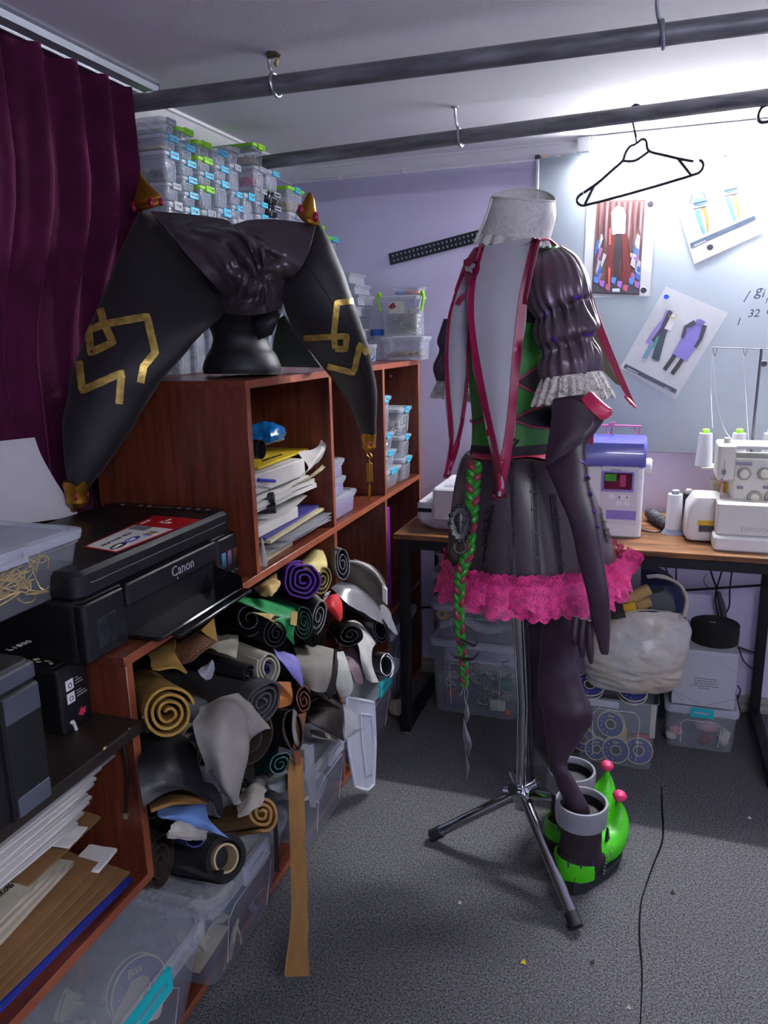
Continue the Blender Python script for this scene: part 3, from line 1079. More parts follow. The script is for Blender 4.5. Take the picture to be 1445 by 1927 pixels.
for i, row in enumerate(Gf):
    for j, p in enumerate(row):
        u, v_ = j / 59, i / 45
        # gathers radiating from the front seam
        cxp = .66
        a = math.atan2(v_ - .30, (u - cxp) * 1.6)
        rr = math.hypot(v_ - .30, (u - cxp) * 1.6)
        w_ = math.sin(a * 9 + rr * 10 + 1.5 * noise.noise(V(u * 5, v_ * 5, 3))) * math.exp(-((rr - .28) / .25) ** 2)
        w2 = noise.noise(V(u * 7, v_ * 9, 1)) + .6 * noise.noise(V(u * 15, v_ * 14, 5))
        k = min(1, 4 * u, 4 * (1 - u), 5 * v_ + .2, 5 * (1 - v_) + .1)
        p += (CAM - p).normalized() * (.011 * w_ + .015 * w2) * k
rows_b = [[PY(x, y, YH + .005 + (.09 if 0 < k_ < 3 else .0) * (1 - i_ / 6.5)) for k_, (x, y) in enumerate(a)] for i_, a in enumerate(front)]
Gb = sheet(rows_b, 60, 46)
cr = MB().grid(Gf)
o_crown = cr.build('satin_crown', M_satin, hat, world=True, thick=.002, ang=80)
MB().grid(Gb).build('satin_back', M_satin, hat, world=True, thick=.002, ang=80)
seam = MB()
bvc = cr.bvh()
stroke_cast(seam, bvc, [(437, 415), (455, 440), (470, 462), (482, 490), (494, 520), (500, 548), (504, 585)], 3.5, .002, 30)
seam.build('front_seam', M_satin, hat, world=True, thick=.002)
band = MB()
stroke_cast(band, bvc, [(395, 584), (430, 588), (480, 590), (528, 580)], 8, .003, 24)
band.build('head_band', mat('black_elastic', '#121116', .7), hat, world=True, thick=.002)

# horns
HL = [((262, 398), (300, 410), 1.665, .7, 1.675), ((240, 440), (350, 476), 1.60, .42, 1.66), ((215, 497), (400, 530), 1.54, .38, 1.64), ((190, 560), (432, 572), 1.48, .38, 1.64), ((163, 628), (378, 632), 1.43, .45, 1.54),
      ((140, 690), (312, 705), 1.39, .5, 1.455), ((125, 752), (262, 780), 1.365, .6, 1.425), ((118, 815), (228, 838), 1.35, .7, 1.40), ((120, 865), (200, 880), 1.34, .8, 1.375), ((126, 900), (172, 910), 1.335, .9, 1.35), ((130, 918), (160, 922), 1.33, .9, 1.34)]
HR = [((566, 432), (604, 425), 1.69, .7), ((540, 470), (628, 470), 1.68, .7), ((532, 520), (650, 525), 1.675, .65), ((534, 560), (668, 580), 1.68, .65), ((556, 620), (685, 630), 1.71, .7),
      ((594, 672), (698, 680), 1.76, .75), ((632, 722), (706, 728), 1.82, .8), ((660, 768), (709, 770), 1.86, .85), ((674, 800), (707, 802), 1.885, .9), ((681, 820), (704, 820), 1.90, .9)]
rl = sil_rings(HL, 30, 44)
rr_ = sil_rings(HR, 30, 44)
ml, mr = MB().loft(rl), MB().loft(rr_)
for q in (ml, mr): q.jig(.004, 14, 2)
ml.build('horn', M_knit, hat, world=True, ang=80)
mr.build('horn', M_knit, hat, world=True, ang=80)
bl, br_ = ml.bvh(), mr.bvh()
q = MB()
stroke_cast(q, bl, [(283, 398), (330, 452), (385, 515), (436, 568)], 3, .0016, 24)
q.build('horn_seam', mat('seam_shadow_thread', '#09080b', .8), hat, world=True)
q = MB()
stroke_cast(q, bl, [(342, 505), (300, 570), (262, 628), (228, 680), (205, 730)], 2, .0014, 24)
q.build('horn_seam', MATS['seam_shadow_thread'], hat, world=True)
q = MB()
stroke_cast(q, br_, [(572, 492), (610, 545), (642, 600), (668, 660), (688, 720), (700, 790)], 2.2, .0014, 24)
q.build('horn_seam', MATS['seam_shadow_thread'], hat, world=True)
# gold foil bands
BL = [[(183, 556), (197, 611)], [(197, 611), (277, 597), (292, 664), (270, 690), (264, 720)], [(197, 611), (213, 645), (172, 665), (168, 622), (197, 611)],
      [(148, 660), (156, 735), (229, 702), (224, 760)]]
BR = [[(672, 566), (634, 570), (628, 630), (631, 655)], [(572, 636), (631, 632), (652, 632), (650, 656), (631, 655)], [(700, 676), (676, 648), (668, 690), (664, 700), (617, 688)]]
for B_, bv in ((BL, bl), (BR, br_)):
    for b in B_:
        q = MB()
        stroke_cast(q, bv, b, 14 if bv is bl else 11, .0022, 40)
        if q.v: q.build('gold_band', M_foil, hat, world=True, thick=.0008)
# gold tips, gems and pendants
tip = MB().loft(sil_rings([((252, 390), (302, 379), 1.67, .8), ((253, 378), (300, 368), 1.67, .8), ((256, 366), (291, 358), 1.67, .8), ((258, 350), (278, 345), 1.67, .8), ((262, 332), (268, 331), 1.67, .8), ((263.5, 322), (265, 322), 1.67, .8)], 16, 22))
tip.build('horn_tip', M_goldp, hat, world=True)
tip2 = MB().loft(sil_rings([((563, 399), (600, 420), 1.67, .8), ((566, 392), (598, 408), 1.67, .8), ((570, 382), (594, 394), 1.67, .8), ((577, 368), (591, 374), 1.67, .8), ((581, 362), (586, 363), 1.67, .8)], 16, 22))
tip2.build('horn_tip', M_goldp, hat, world=True)
for a, b, Y in (((251, 388), (304, 378), 1.637), ((563, 399), (598, 420), 1.637)):
    q = MB().tube([PY(a[0], a[1], Y + .03), PY((a[0] + b[0]) / 2 - 2, (a[1] + b[1]) / 2 + 4, Y), PY(b[0], b[1], Y + .02)], .0085, 8, res=14)
    q.build('tip_collar', M_goldp, hat, world=True)
for x, y, Y, r in ((284, 381, 1.630, .011), (252, 389, 1.65, .011), (303, 380, 1.65, .009), (594, 408, 1.630, .010), (566, 394, 1.65, .010)):
    MB().ball(PY(x, y, Y), r, 10, 7, sc=(.75, .6, 1.1)).build('gem', M_gem, hat, world=True)


def crown(cx, cy, Y, w, h):
    """small spiked cap closing a horn tip"""
    c = PY(cx, cy, Y)
    q = MB()
    n = 24
    R0 = w / 2
    rings = []
    for r_, z_ in ((R0 * .62, -h * .5), (R0 * .95, -h * .3), (R0 * .9, 0), (R0 * 1.0, h * .2), (R0 * 1.12, h * .5)):
        rings.append([c + V(r_ * math.cos(2 * PI * k / n), r_ * math.sin(2 * PI * k / n), z_ + (h * .22 * abs(math.cos(2 * PI * k / n * 2)) if z_ > h * .3 else 0)) for k in range(n)])
    q.loft(rings, True, False)
    o = q.build('crown_cap', M_goldp, hat, world=True, thick=.003)
    for k in range(4):
        a = k * PI / 2 + .6 - PI / 2
        MB().ball(c + V(R0 * .92 * math.cos(a), R0 * .92 * math.sin(a), 0), .0065, 8, 6, sc=(.6, .6, 1.35)).build('gem', M_gem, o, world=True)
    return c


c1 = crown(145, 932, 1.335, .047, .048)
c2 = crown(694, 833, 1.90, .036, .040)
# right pendant hangs free
z = lambda y: PY(695, y, 1.90)
for a, b in ((846, 868),):
    MB().ring(z(856), (0.2, 1, 0), .010, .002, 18, 6, sx=.55).build('chain_link', M_goldp, hat, world=True)
MB().ring(z(867), (1, 0.2, 0), .006, .0018, 14, 6).build('chain_link', M_goldp, hat, world=True)
p0, p1 = z(870), z(908)
MB().lathe([(.004, 0), (.0085, -.003), (.0085, p1.z - p0.z + .003), (.004, p1.z - p0.z)], 14, p0).build('pendant_bead', M_goldp, hat, world=True)
MB().ring(z(912), (1, 0.2, 0), .005, .0015, 14, 6).build('chain_link', M_goldp, hat, world=True)
MB().tube([z(915), z(930), z(946)], [.0045, .004, .001], 8, res=8).build('pendant_spike', M_goldp, hat, world=True)
# left pendant lies on the printer
zp = PY(110, 966, 1.35)
MB().tube([c1 + V(-.002, -.004, -.024), PY(138, 962, 1.345), PY(124, 967, 1.34)], [.003, .010, .003], 8, res=12, flat=.35).build('chain_link', M_goldp, hat, world=True)
MB().tube([PY(118, 968, 1.335), PY(112, 968, 1.33), PY(92, 966, 1.31), PY(78, 969, 1.30), PY(70, 972, 1.295), PY(56, 973, 1.285)], [.008, .0115, .0115, .010, .006, .004], 12, res=24).build('pendant_bead', M_goldp, hat, world=True)
# olive lining seen below the right horn
lin_ = MB().loft(sil_rings([((524, 600), (536, 592), 1.78, .5), ((515, 640), (572, 640), 1.82, .5), ((512, 690), (612, 692), 1.86, .5)], 16, 12))
lin_.build('horn_lining', mat('olive_lining', '#333c33', .7, var=.1), hat, world=True)

# ================================================================== printers and papers on the left
M_pr = mat('black_printer_plastic', '#0e1013', .42, var=.15, vs=60, bump=.05, bs=300)
M_pr2 = mat('black_printer_gloss', '#0b0c0f', .16)
M_prg = mat('slate_printer_plastic', '#3f444c', .4)
M_white = mat('white_print', '#d8d8d4', .6)
M_slot = mat('dark_slot', '#040405', .7)
# --- tank printer on the middle shelf: front looks +X
ax, ay0, ay1 = -.872, .965, 1.490
zb = Z2 + .0005
HP = .166
t = thing('inkjet_printer', 'black flatbed inkjet printer with red and white page yield sticker', 'printer', (ax, ay0, zb))
W_ = ay1 - ay0
MB().rbox(-.33, -.012, .0, W_, 0, .114, .022, .006).build('body', M_pr, t)
lidp = MB().rbox(-.335, -.006, .002, W_ - .014, .1146, HP, .024, .008)
lid_o = lidp.build('scanner_lid', M_pr, t)
MB().tube([V(-.02, .01, .142), V(-.004, .04, .142), V(-.004, W_ - .05, .142), V(-.02, W_ - .018, .142)], .0012, 6).build('lid_line', mat('grey_seam', '#5b5f66', .4), t)
for (y0, y1) in ((.004, .115), (W_ - .092, W_ - .004)):
    MB().rbox(-.03, -.0006, y0, y1, .004, .110, .010, .003).build('tank_housing', M_pr, t)
w0, w1 = .032, .084
MB().rbox(-.003, .0006, w0, w1, .022, .076, .002, .0004).build('tank_window', mat('smoked_window', '#24282c', .2, var=.3, vs=40), t)
for k, cc in enumerate(('#4d7f9c', '#7a5a86', '#5e3a28')):
    y0 = W_ - .078 + k * .025
    MB().rbox(-.003, .0007, y0, y0 + .017, .026, .076, .002, .0004).build('ink_window', ramp2('ink_window_%d' % k, '#15181c', cc, .25, 'Z', .040, .070), t)
    MB().rbox(-.003, .0012, y0 - .001, y0 + .018, .023, .0254, .001, .0004).build('window_sill', M_prg, t)
MB().rbox(-.030, .0, .118, W_ - .095, .068, .112, .006, .003).build('front_flap', M_pr, t)
MB().rbox(-.020, -.0122, .120, W_ - .097, .006, .061, .002, .001).build('paper_mouth', M_slot, t)
q = MB().rbox(-.06, .060, .122, W_ - .100, .0045, .012, .012, .003)
tray = q.build('output_tray', M_pr2, t)
MB().rbox(.06, .085, .150, W_ - .10, .0035, .011, .008, .002).build('tray_extension', M_pr2, tray)
MB().prism([V(-.01, W_ - .102, .010), V(.062, W_ - .104, .010), V(.062, W_ - .108, .040), V(-.002, W_ - .106, .058)], (0, .0025, 0)).build('paper_stop', M_pr2, tray)
tx = V(.0004, .205, .074)
text('brand_lettering', 'Canon', .030, V(ax + .0012, ay0 + .255, zb + .082), (0, 1, 0), (0, 0, 1), mat('silver_lettering', '#b8bac0', .35, metal=.4), t)
MB().ball((.0006, .275, .075), .0022, 8, 5, sc=(.3, 1, 1.4)).build('power_lamp', mat('grey_lamp', '#8d9096', .4), t)
# control strip along the far edge of the lid
MB().rbox(-.31, -.02, W_ - .058, W_ - .018, HP - .0005, HP + .0012, .006, .0005).build('control_panel', M_pr2, t)
for k, x in enumerate((-.05, -.075, -.10, -.125, -.205, -.23, -.28)):
    MB().rbox(x - .006, x + .003, W_ - .046, W_ - .036, HP + .001, HP + .0022, .002, .0004).build('button', mat('button_legend', '#6d7076', .4), t)
MB().rbox(-.19, -.145, W_ - .052, W_ - .030, HP + .001, HP + .0020, .002, .0004).build('display', mat('lcd_grey', '#3c4247', .2), t)
# sticker: placed from its four corners on the lid
zt = zb + HP + .0006
cor = [PZ(156, 1029, zt), PZ(291, 970, zt), PZ(378, 978, zt), PZ(218, 1040, zt)]
def qs(u, v_, dz=0.0):
    a = cor[0].lerp(cor[1], u)
    b = cor[3].lerp(cor[2], u)
    p = a.lerp(b, v_)
    return V(p.x, p.y, zt + dz)
def flatpatch(u0, u1, v0, v1, dz, m, nm, par):
    return MB().prism([qs(u0, v0, dz), qs(u1, v0, dz), qs(u1, v1, dz), qs(u0, v1, dz)], (0, 0, .0004)).build(nm, m, par, world=True)
M_red = mat('red_print', '#b3161f', .35)
st = flatpatch(0, 1, 0, 1, 0, M_red, 'page_yield_sticker', t)
flatpatch(.02, .66, .06, .94, .0005, mat('sticker_white', '#d9d9d2', .4), 'white_field', st)
xd, yd = (cor[1] - cor[0]).normalized(), (cor[0] - cor[3])
text('sticker_lettering', 'HIGH PAGE YIELD', .0128, qs(.07, .44, .001), xd, yd, M_slot, st)
def oval(u, v_, a, b, m, dz, nm):
    c = qs(u, v_, dz)
    n = 24
    yy = yd.normalized()
    MB().prism([c + xd * (a * math.cos(2 * PI * k / n)) + yy * (b * math.sin(2 * PI * k / n)) for k in range(n)], (0, 0, .0003)).build(nm, m, st, world=True)
oval(.13, .72, .026, .011, M_slot, .001, 'black_oval')
oval(.30, .68, .026, .010, ramp2('blue_green_print', '#5fa03c', '#2a3fa0', .4, 'X', -.15, -.10), .0012, 'colour_oval')
text('sticker_lettering', '6,000', .013, qs(.06, .80, .0018), xd, yd, mat('white_ink', '#e9e9e4', .5), st)
text('sticker_lettering', '7,000', .011, qs(.245, .74, .0018), xd, yd, MATS['white_ink'], st)
flatpatch(.535, .65, .10, .50, .001, mat('grey_print', '#77767a', .4), 'printed_printer', st)
for k, cc in enumerate(('#3d74b8', '#c04a7c', '#c9a83a', '#333338')):
    flatpatch(.43 + k * .03, .452 + k * .03, .66, .84, .001, mat('ink_bar_%d' % k, cc, .4), 'ink_bottle_print', st)
flatpatch(.70, .84, .10, .14, .0008, MATS['white_ink'], 'small_print_line', st)
flatpatch(.80, .84, .40, .62, .0008, MATS['white_ink'], 'printed_icon', st)
flatpatch(.81, .83, .45, .57, .0012, M_red, 'printed_icon', st)
flatpatch(.86, .93, .44, .48, .0008, MATS['white_ink'], 'small_print_line', st)

# white paper fed into the rear tray
rows = []
for k in range(6):
    s = k / 5
    X_ = -1.235 + .030 * s
    rows.append([PX(-70, 838 + (985 - 838) * s, X_), PX(10, 829 + 160 * s, X_ - .004), PX(65 + 85 * s ** 1.3, 823 + 148 * s, X_ + .004 * math.sin(s * 3))])
pp = MB().grid(sheet(rows, 12, 14)).build('paper_sheet', mat('white_paper', '#c9c7c9', .75, var=.02), thick=.0006)
tag(pp, 'large sheet of white paper standing in the rear feed of the printer', 'paper')

# --- tank printer on the dark board
ex = -.860
t = thing('tank_printer', 'black ink tank printer with slate front panels on the dark board', 'printer', (ex, 1.0, ZD))
a = PZ(150, 1455, ZD)
fx = a.x                                  # front face of the main body
y1 = PX(92, 1415, fx).y
yb_ = PX(92, 1320, fx)
ztop = PX(90, 1222, fx).z
MB().rbox(fx - .30, fx, y1 - .42, y1, ZD + .0006, ztop, .018, .008).build('body', M_pr, t, world=True)
MB().rbox(fx - .015, fx + .0016, y1 - .30, y1 - .004, ztop - .030, ztop - .004, .006, .003).build('front_trim', M_prg, t, world=True)
MB().rbox(fx - .015, fx + .004, y1 - .075, y1 - .004, ZD + .004, ztop - .034, .006, .003).build('side_door', M_pr, t, world=True)
MB().rbox(fx - .01, fx + .0052, y1 - .072, y1 - .006, ztop - .075, ztop - .036, .004, .001).build('slate_panel', M_prg, t, world=True)
MB().rbox(fx - .01, fx + .0052, y1 - .072, y1 - .006, ZD + .004, ZD + .034, .006, .001).build('slate_panel', mat('slate_panel_light', '#4b525a', .4), t, world=True)
MB().rbox(fx - .004, fx + .0048, y1 - .079, y1 - .0765, ZD + .004, ztop - .034, .001, .001).build('panel_gap', M_slot, t, world=True)
p = PZ(30, 1219, ztop + .0006)
text('model_lettering', 'L1800', .016, V(p.x - .0, p.y - .012, ztop + .0005), (0.15, 1, 0), (-1, .15, 0), mat('legend_grey', '#9a9c96', .5), t)
# ink tank tower on its far side
ta, tb = PZ(118, 1390, ZD), PZ(172, 1352, ZD)
zt2 = PX(112, 1262, ta.x).z
tw = thing('ink_tank', 'black ink tank tower with white icons beside the tank printer', 'ink tank', (ta.x, ta.y, ZD))
Yt0, Yt1 = max(y1 + .004, PX(110, 1300, ta.x).y), PX(172, 1300, ta.x).y
MB().rbox(ta.x - .22, ta.x, Yt0, Yt1, ZD + .0006, zt2, .008, .004).build('tank_body', M_pr, tw, world=True)
MB().rbox(ta.x - .215, ta.x - .012, Yt0 + .004, Yt1 - .004, zt2 - .0004, zt2 + .004, .006, .002).build('tank_lid', M_pr, tw, world=True)
wt = Yt1 - Yt0
for zz in (zt2 - .044, zt2 - .068):
    o = MB().rbox(ta.x - .002, ta.x + .0008, Yt0 + wt * .22, Yt0 + wt * .22 + .019, zz, zz + .019, .004, .0004).build('icon', M_white, tw, world=True)
    MB().ring((ta.x + .0009, Yt0 + wt * .22 + .0095, zz + .0085), (1, 0, 0), .004, .0008, 12, 4).build('icon_mark', M_slot, o, world=True)
    for k in range(3):
        MB().rbox(ta.x - .001, ta.x + .0006, Yt0 + wt * .22 + .023, Yt0 + wt * .22 + .023 + (.012, .022, .026)[k] * (1 if zz < zt2 - .05 else .7), zz + .015 - k * .005, zz + .0165 - k * .005, .0004, .0002).build('legend_line', MATS['legend_grey'], tw, world=True)
ya, za = Yt0 + wt * .50, zt2 - .096
arrow = [(0, 0), (.010, .011), (.010, .006), (.019, .008), (.017, -.003), (.010, -.004), (.012, -.008)]
MB().prism([V(ta.x + .0002, ya + u, za + v_) for u, v_ in arrow], (.0007, 0, 0)).build('red_arrow', mat('arrow_red', '#c4324c', .5), tw, world=True)
MB().tube([V(ta.x + .002, Yt0 + wt * .22, za - .006), V(ta.x + .004, Yt0 + wt * .26, za - .004), V(ta.x + .003, Yt0 + wt * .34, za - .022)], .003, 8, res=10).build('tank_lever', M_white, tw, world=True)
MB().rbox(ta.x - .002, ta.x + .0006, Yt0 + wt * .52, Yt0 + wt * .56, ZD + .01, zt2 - .07, .001, .0002).build('tank_slot', M_slot, tw, world=True)
for k in range(4):
    MB().ball((ta.x - .03 - .012 * k, Yt0 + wt * (.25 + .1 * (k % 2)), zt2 + .0042), .006, 8, 4, sc=(1.2, .8, .12)).jig(.002, 90, k).build('ink_decal', mat('pale_decal', '#b9bd96', .6), tw, world=True)

# --- clear bin of gold cord on top of the tank printer
lz = PX(153, 1000, ta.x - .01).z
zb_ = PX(137, 1165, ta.x - .01).z
gx = ta.x - .012
yg1 = PX(157, 1000, gx).y
Hb = lz - ztop
t = clear_box('clear bin of gold cord with a grey latch on the tank printer', (gx, yg1 - .40, ztop + .009), .28, .40, lz - ztop, 'c', 'g', taper=.045, body=M_clear2, name='storage_bin', lh=.02, rad=.02, rib=False)
rn = random.Random(8)
M_cord = mat('gold_cord', '#d8b23c', .35, metal=.4, var=.3, vs=60)
for k in range(22):
    pts = []
    c = V(-.05 - rn.random() * .06, .19 + rn.random() * .12, .035 + rn.random() * .05)
    a0, rr0 = rn.random() * 6, rn.uniform(.035, .08)
    ax_ = V(rn.uniform(-1, 1), rn.uniform(-1, 1), rn.uniform(-1, 1)).normalized()
    u = ax_.orthogonal().normalized()
    v2 = ax_.cross(u)
    for i in range(26):
        a = a0 + i * .35 * rn.uniform(.7, 1.3)
        pts.append(c + (u * math.cos(a) + v2 * math.sin(a) * .6) * rr0 * (.6 + .5 * math.sin(i * .4 + k)) + ax_ * (.002 * (i - 13)))
    pts = [V(min(max(p.x, -.25), -.02), min(max(p.y, .03), .37), min(max(p.z, .006), Hb - .034)) for p in pts]
    q = MB().tube(pts, .0013, 4, res=80).build('gold_cord', M_cord)
    q.location = t.location
    tag(q, 'loose tangle of thin gold cord inside the clear bin', 'cord', 'gold cords in the clear bin')

# ================================================================== papers under the dark board
def slab(name, label, cat, poly, Z, h, m, wav=.0, group=None, seed=0):
    """sheet or pad lying at height Z, outline given as pixels at that height"""
    P = [PZ(x, y, Z) for x, y in poly]
    rows_ = [[P[0], P[1]], [P[3], P[2]]]
    G = sheet([linres(r_, 3) for r_ in rows_], 10, 10)
    for r_ in G:
        for p in r_:
            p.z = Z + wav * noise.noise(V(p.x * 9, p.y * 9, seed))
    o = MB().grid(G).build(name, m, thick=h, off=1.0 if False else 0, ang=60)
    return tag(o, label, cat, group)


M_pa = [mat('paper_tone_%d' % i, c, .75, var=.03) for i, c in enumerate(('#cfccc6', '#bdbab2', '#d8d6d0', '#b4ac94'))]
M_kraft = mat('kraft_paper', '#7d5a35', .8, var=.12, vs=20, bump=.1, bs=120)
xf0 = -.860
rn = random.Random(3)
# lowest: blue folder of white sheets, kraft bags, pads, then sheets; each spans the shelf bay
def bay_sheet(name, label, cat, x0, x1, y0, y1, z, h, m, rot=0.0, curl=0.0, seed=0, group=None, droop=0.0):
    G = []
    c_, s_ = math.cos(rot), math.sin(rot)
    for i in range(9):
        row = []
        for j in range(9):
            u, v_ = i / 8, j / 8
            lx, ly = (u - .5) * (x1 - x0), (v_ - .5) * (y1 - y0)
            zz = z + curl * max(0, u - .6) ** 2 * 6 - droop * max(0, u - .55) ** 2 * 5 + .0035 * noise.noise(V(u * 3, v_ * 3, seed)) * (1 if curl or droop else .3)
            row.append(V((x0 + x1) / 2 + lx * c_ - ly * s_, (y0 + y1) / 2 + lx * s_ + ly * c_, zz))
        G.append(row)
    return tag(MB().grid(G).build(name, m, thick=h, ang=60), label, cat, group)


z = Z1 + .008
bay_sheet('document_folder', 'royal blue plastic folder at the bottom of the paper pile', 'folder', -1.19, -.862, .52, 1.0, z, .006, mat('royal_blue_folder', '#20308c', .35), -.04, seed=1)
z += .010
bay_sheet('paper_stack', 'thick stack of white sheets inside the blue folder', 'paper', -1.18, -.872, .52, .97, z + .003, .012, M_pa[2], -.02, seed=2)
z += .022
for k in range(4):
    bay_sheet('paper_bag', 'flat kraft paper bag, ' + ORD[k] + ' from the bottom of the pile under the dark board', 'paper bag', -1.17 + .01 * k, -.853 - .006 * k, .50, .985 - .016 * k, z, .004, M_kraft, -.04 + .03 * k, droop=.004, seed=3 + k, group='kraft paper bags in the paper pile')
    z += .0125
bay_sheet('tag_card', 'small white card lying on the kraft bags near the upright', 'card', -.93, -.872, .925, .985, z - .020, .006, M_pa[2], .1, seed=9)
z += .004
for k in range(3):
    bay_sheet('card_pad', 'cream card pad, ' + ORD[k] + ' from the bottom of the pads on the kraft bags', 'card', -1.10, -.885 - .006 * k, .56, .90 - .02 * k, z, .008, M_pa[3], .10 - .05 * k, seed=12 + k, group='cream card pads in the paper pile')
    z += .011
o = bay_sheet('sticker_sheet', 'pale sheet of round hand made stickers in the paper pile', 'stickers', -1.05, -.878, .56, .80, z, .006, mat('sticker_card', '#b7b19c', .6, var=.1, vs=30), .10, seed=15)
zst = z + .0075
for (x, y) in ((-.913, .705), (-.945, .775), (-.93, .625)):
    MB().lathe([(.030, 0), (.030, .0006), (.029, .0008)], 26, (x, y, zst - .002)).build('sticker_disc', mat('sticker_kraft', '#9a957c', .6), o)
    MB().ring((x, y, zst - .001), (0, 0, 1), .026, .0007, 30, 4).build('sticker_ring', M_slot, o)
    text('sticker_lettering', 'Hand', .019, V(x + .004, y - .020, zst - .0008), (0.25, 1, 0), (-1, .25, 0), M_slot, o, world=False, shear=.3)
    text('sticker_lettering', 'made', .019, V(x + .019, y - .020, zst - .0008), (0.25, 1, 0), (-1, .25, 0), M_slot, o, world=False, shear=.3)
z += .014
bay_sheet('paper_bag', 'folded kraft bag standing out over the sticker sheets', 'paper bag', -1.15, -.90, .80, .985, z, .004, M_kraft, .03, seed=19, droop=.01)
z += .012
bay_sheet('tag_card', 'blank white tag sticking out over the kraft bag', 'card', -.99, -.88, .87, .925, z, .003, M_pa[2], .12, seed=20)
z += .012
for k in range(8):
    bay_sheet('paper_sheet', 'white loose sheet, ' + ORD[k] + ' from the bottom of the sheets under the dark board', 'paper', -1.19, -.905 + .006 * (k % 3) + .003 * k, .46, .93 + .006 * (k % 4) + .004 * k, z, .0045, M_pa[k % 3], .03 * (k % 3) - .03, seed=22 + k, group='loose white sheets under the dark board', droop=.003)
    z += (.690 - z) / (9 - k)
M_slv = plastic('plastic_sleeve', '#bfc3c8', .45, .2)
bay_sheet('plastic_sleeve', 'clear plastic sleeve on the loose white sheets', 'sleeve', -1.1, -.866, .70, 1.0, z + .002, .002, M_slv, -.03, seed=31)
z += .008
bay_sheet('envelope', 'white envelope with brown back right below the dark board', 'envelope', -1.12, -.872, .45, .90, z + .004, .007, [mat('envelope_white', '#d2cfc6', .7), mat('envelope_brown', '#6a4526', .7)], -.02, curl=.0, seed=33)

# ================================================================== big floor bins along the shelving
GB = 'big clear bins along the shelving foot'
M_bin = plastic('bin_polypropylene', '#9fabbb', .30, .2)
def big_bin(label, y0, y1, H, clip, lidded=True, x=-.772, L=.44, latch=True, z0=.0005, body=None):
    return clear_box(label, (x, y0, z0), L, y1 - y0, H, 'c', clip if latch else None, name='storage_bin', taper=.11, body=body or M_bin, lh=.034, rad=.034, group=GB, rib=True, lidded=lidded)


ZBN = .0305
LIDS['c2'] = M_lidbin
_sv = LIDS['c']
LIDS['c'] = M_lidbin
XBN = -.772
big_bin('big clear bin of ribbon and kraft scraps with turquoise latch', .700, 1.105, .252, 't', z0=ZBN)
big_bin('big clear bin with grey latch under the black felt roll', 1.122, 1.478, .252, 'g', z0=ZBN)
big_bin('big clear bin with its rim latch clipped, beside the mustard ribbon', 1.612, 1.925, .262, 'g', z0=ZBN)
big_bin('big clear bin with turquoise latch nearest the desk leg', 2.015, 2.385, .262, 't', z0=ZBN)
LIDS['c'] = _sv
# scraps inside
scr = [mat('scrap_%d' % i, c, .8, var=.1) for i, c in enumerate(('#a89c7c', '#8f8f94', '#2a2b30', '#7c6a86', '#c2b8a2', '#31464a'))]
for k, (y0, y1, n, m) in enumerate(((.75, 1.06, 60, scr), (1.17, 1.43, 70, scr), (1.66, 1.88, 30, scr[1:3] + scr[4:5]), (2.06, 2.34, 40, scr))):
    heap('fabric_scraps', 'mixed fabric scraps lying inside the big clear bins', 'scraps', (XBN - .06, y0, ZBN + .006), .30, y1 - y0, .10, m, .035, n, 60 + k, shape='scrap')
# strips standing in the second bin, card and ribbon spool in the first
o = MB().prism([PX(210, 1927, -.86), PX(258, 1830, -.90), PX(276, 1815, -.90), PX(283, 1840, -.88), PX(250, 1927, -.84)], (-.003, .002, 0)).build('cream_envelope', mat('cream_paper', '#b7ae8e', .75))
tag(o, 'cream paper envelope standing inside the bin with turquoise latch', 'envelope')
M_navy = mat('navy_card', '#1d2a66', .5)
M_creamring = mat('cream_card', '#b9ad85', .6)
M_starp = mat('white_star_ink', '#d8d8d0', .6)


def ribbon_spool(loc, axis, R, label, group, h=.018, letter='Biss'):
    """flat cardboard ribbon spool: two navy flanges with cream rims, ribbon between"""
    t = thing('ribbon_spool', label, 'spool', loc, group=group)
    ax_ = Vector(axis).normalized()
    up = V(0, 0, 1) - ax_ * ax_.z
    up = up.normalized() if up.length > .1 else V(0, 1, 0)
    sd = up.cross(ax_)
    for s in (-1, 1):
        c = ax_ * (s * h / 2)
        q = MB()
        n = 28
        def rg(r, d): return [c + up * (r * math.cos(2 * PI * k / n)) + sd * (r * math.sin(2 * PI * k / n)) + ax_ * d for k in range(n)]
        q.loft([rg(R * .36, -.0008), rg(R, -.0008), rg(R, .0008), rg(R * .36, .0008), rg(R * .36, -.0008)], False, False)
        f = q.build('flange', M_navy, t)
        for rr in (R * .99, R * .38):
            MB().ring(c, ax_, rr, .0018, 28, 5).build('cream_rim', M_creamring, f)
        if s == 1:
            text('spool_lettering', letter, R * .34, c + ax_ * .0012 + up * (R * .55) - sd * (R * .3) * 1, sd, up, mat('gilt_ink', '#c2b06a', .5), f, world=False, shear=.3)
            for k in range(5):
                a = 3.4 + k * .5
                MB().ball(c + ax_ * .001 + (up * math.cos(a) + sd * math.sin(a)) * R * .72, .0016, 6, 4).build('printed_star', M_starp, f)
    MB().lathe([(R * .8, -h / 2 + .001), (R * .8, h / 2 - .001)], 28, (0, 0, 0), ax=ax_).build('wound_ribbon', mat('black_ribbon', '#17171b', .6), t)
    return t


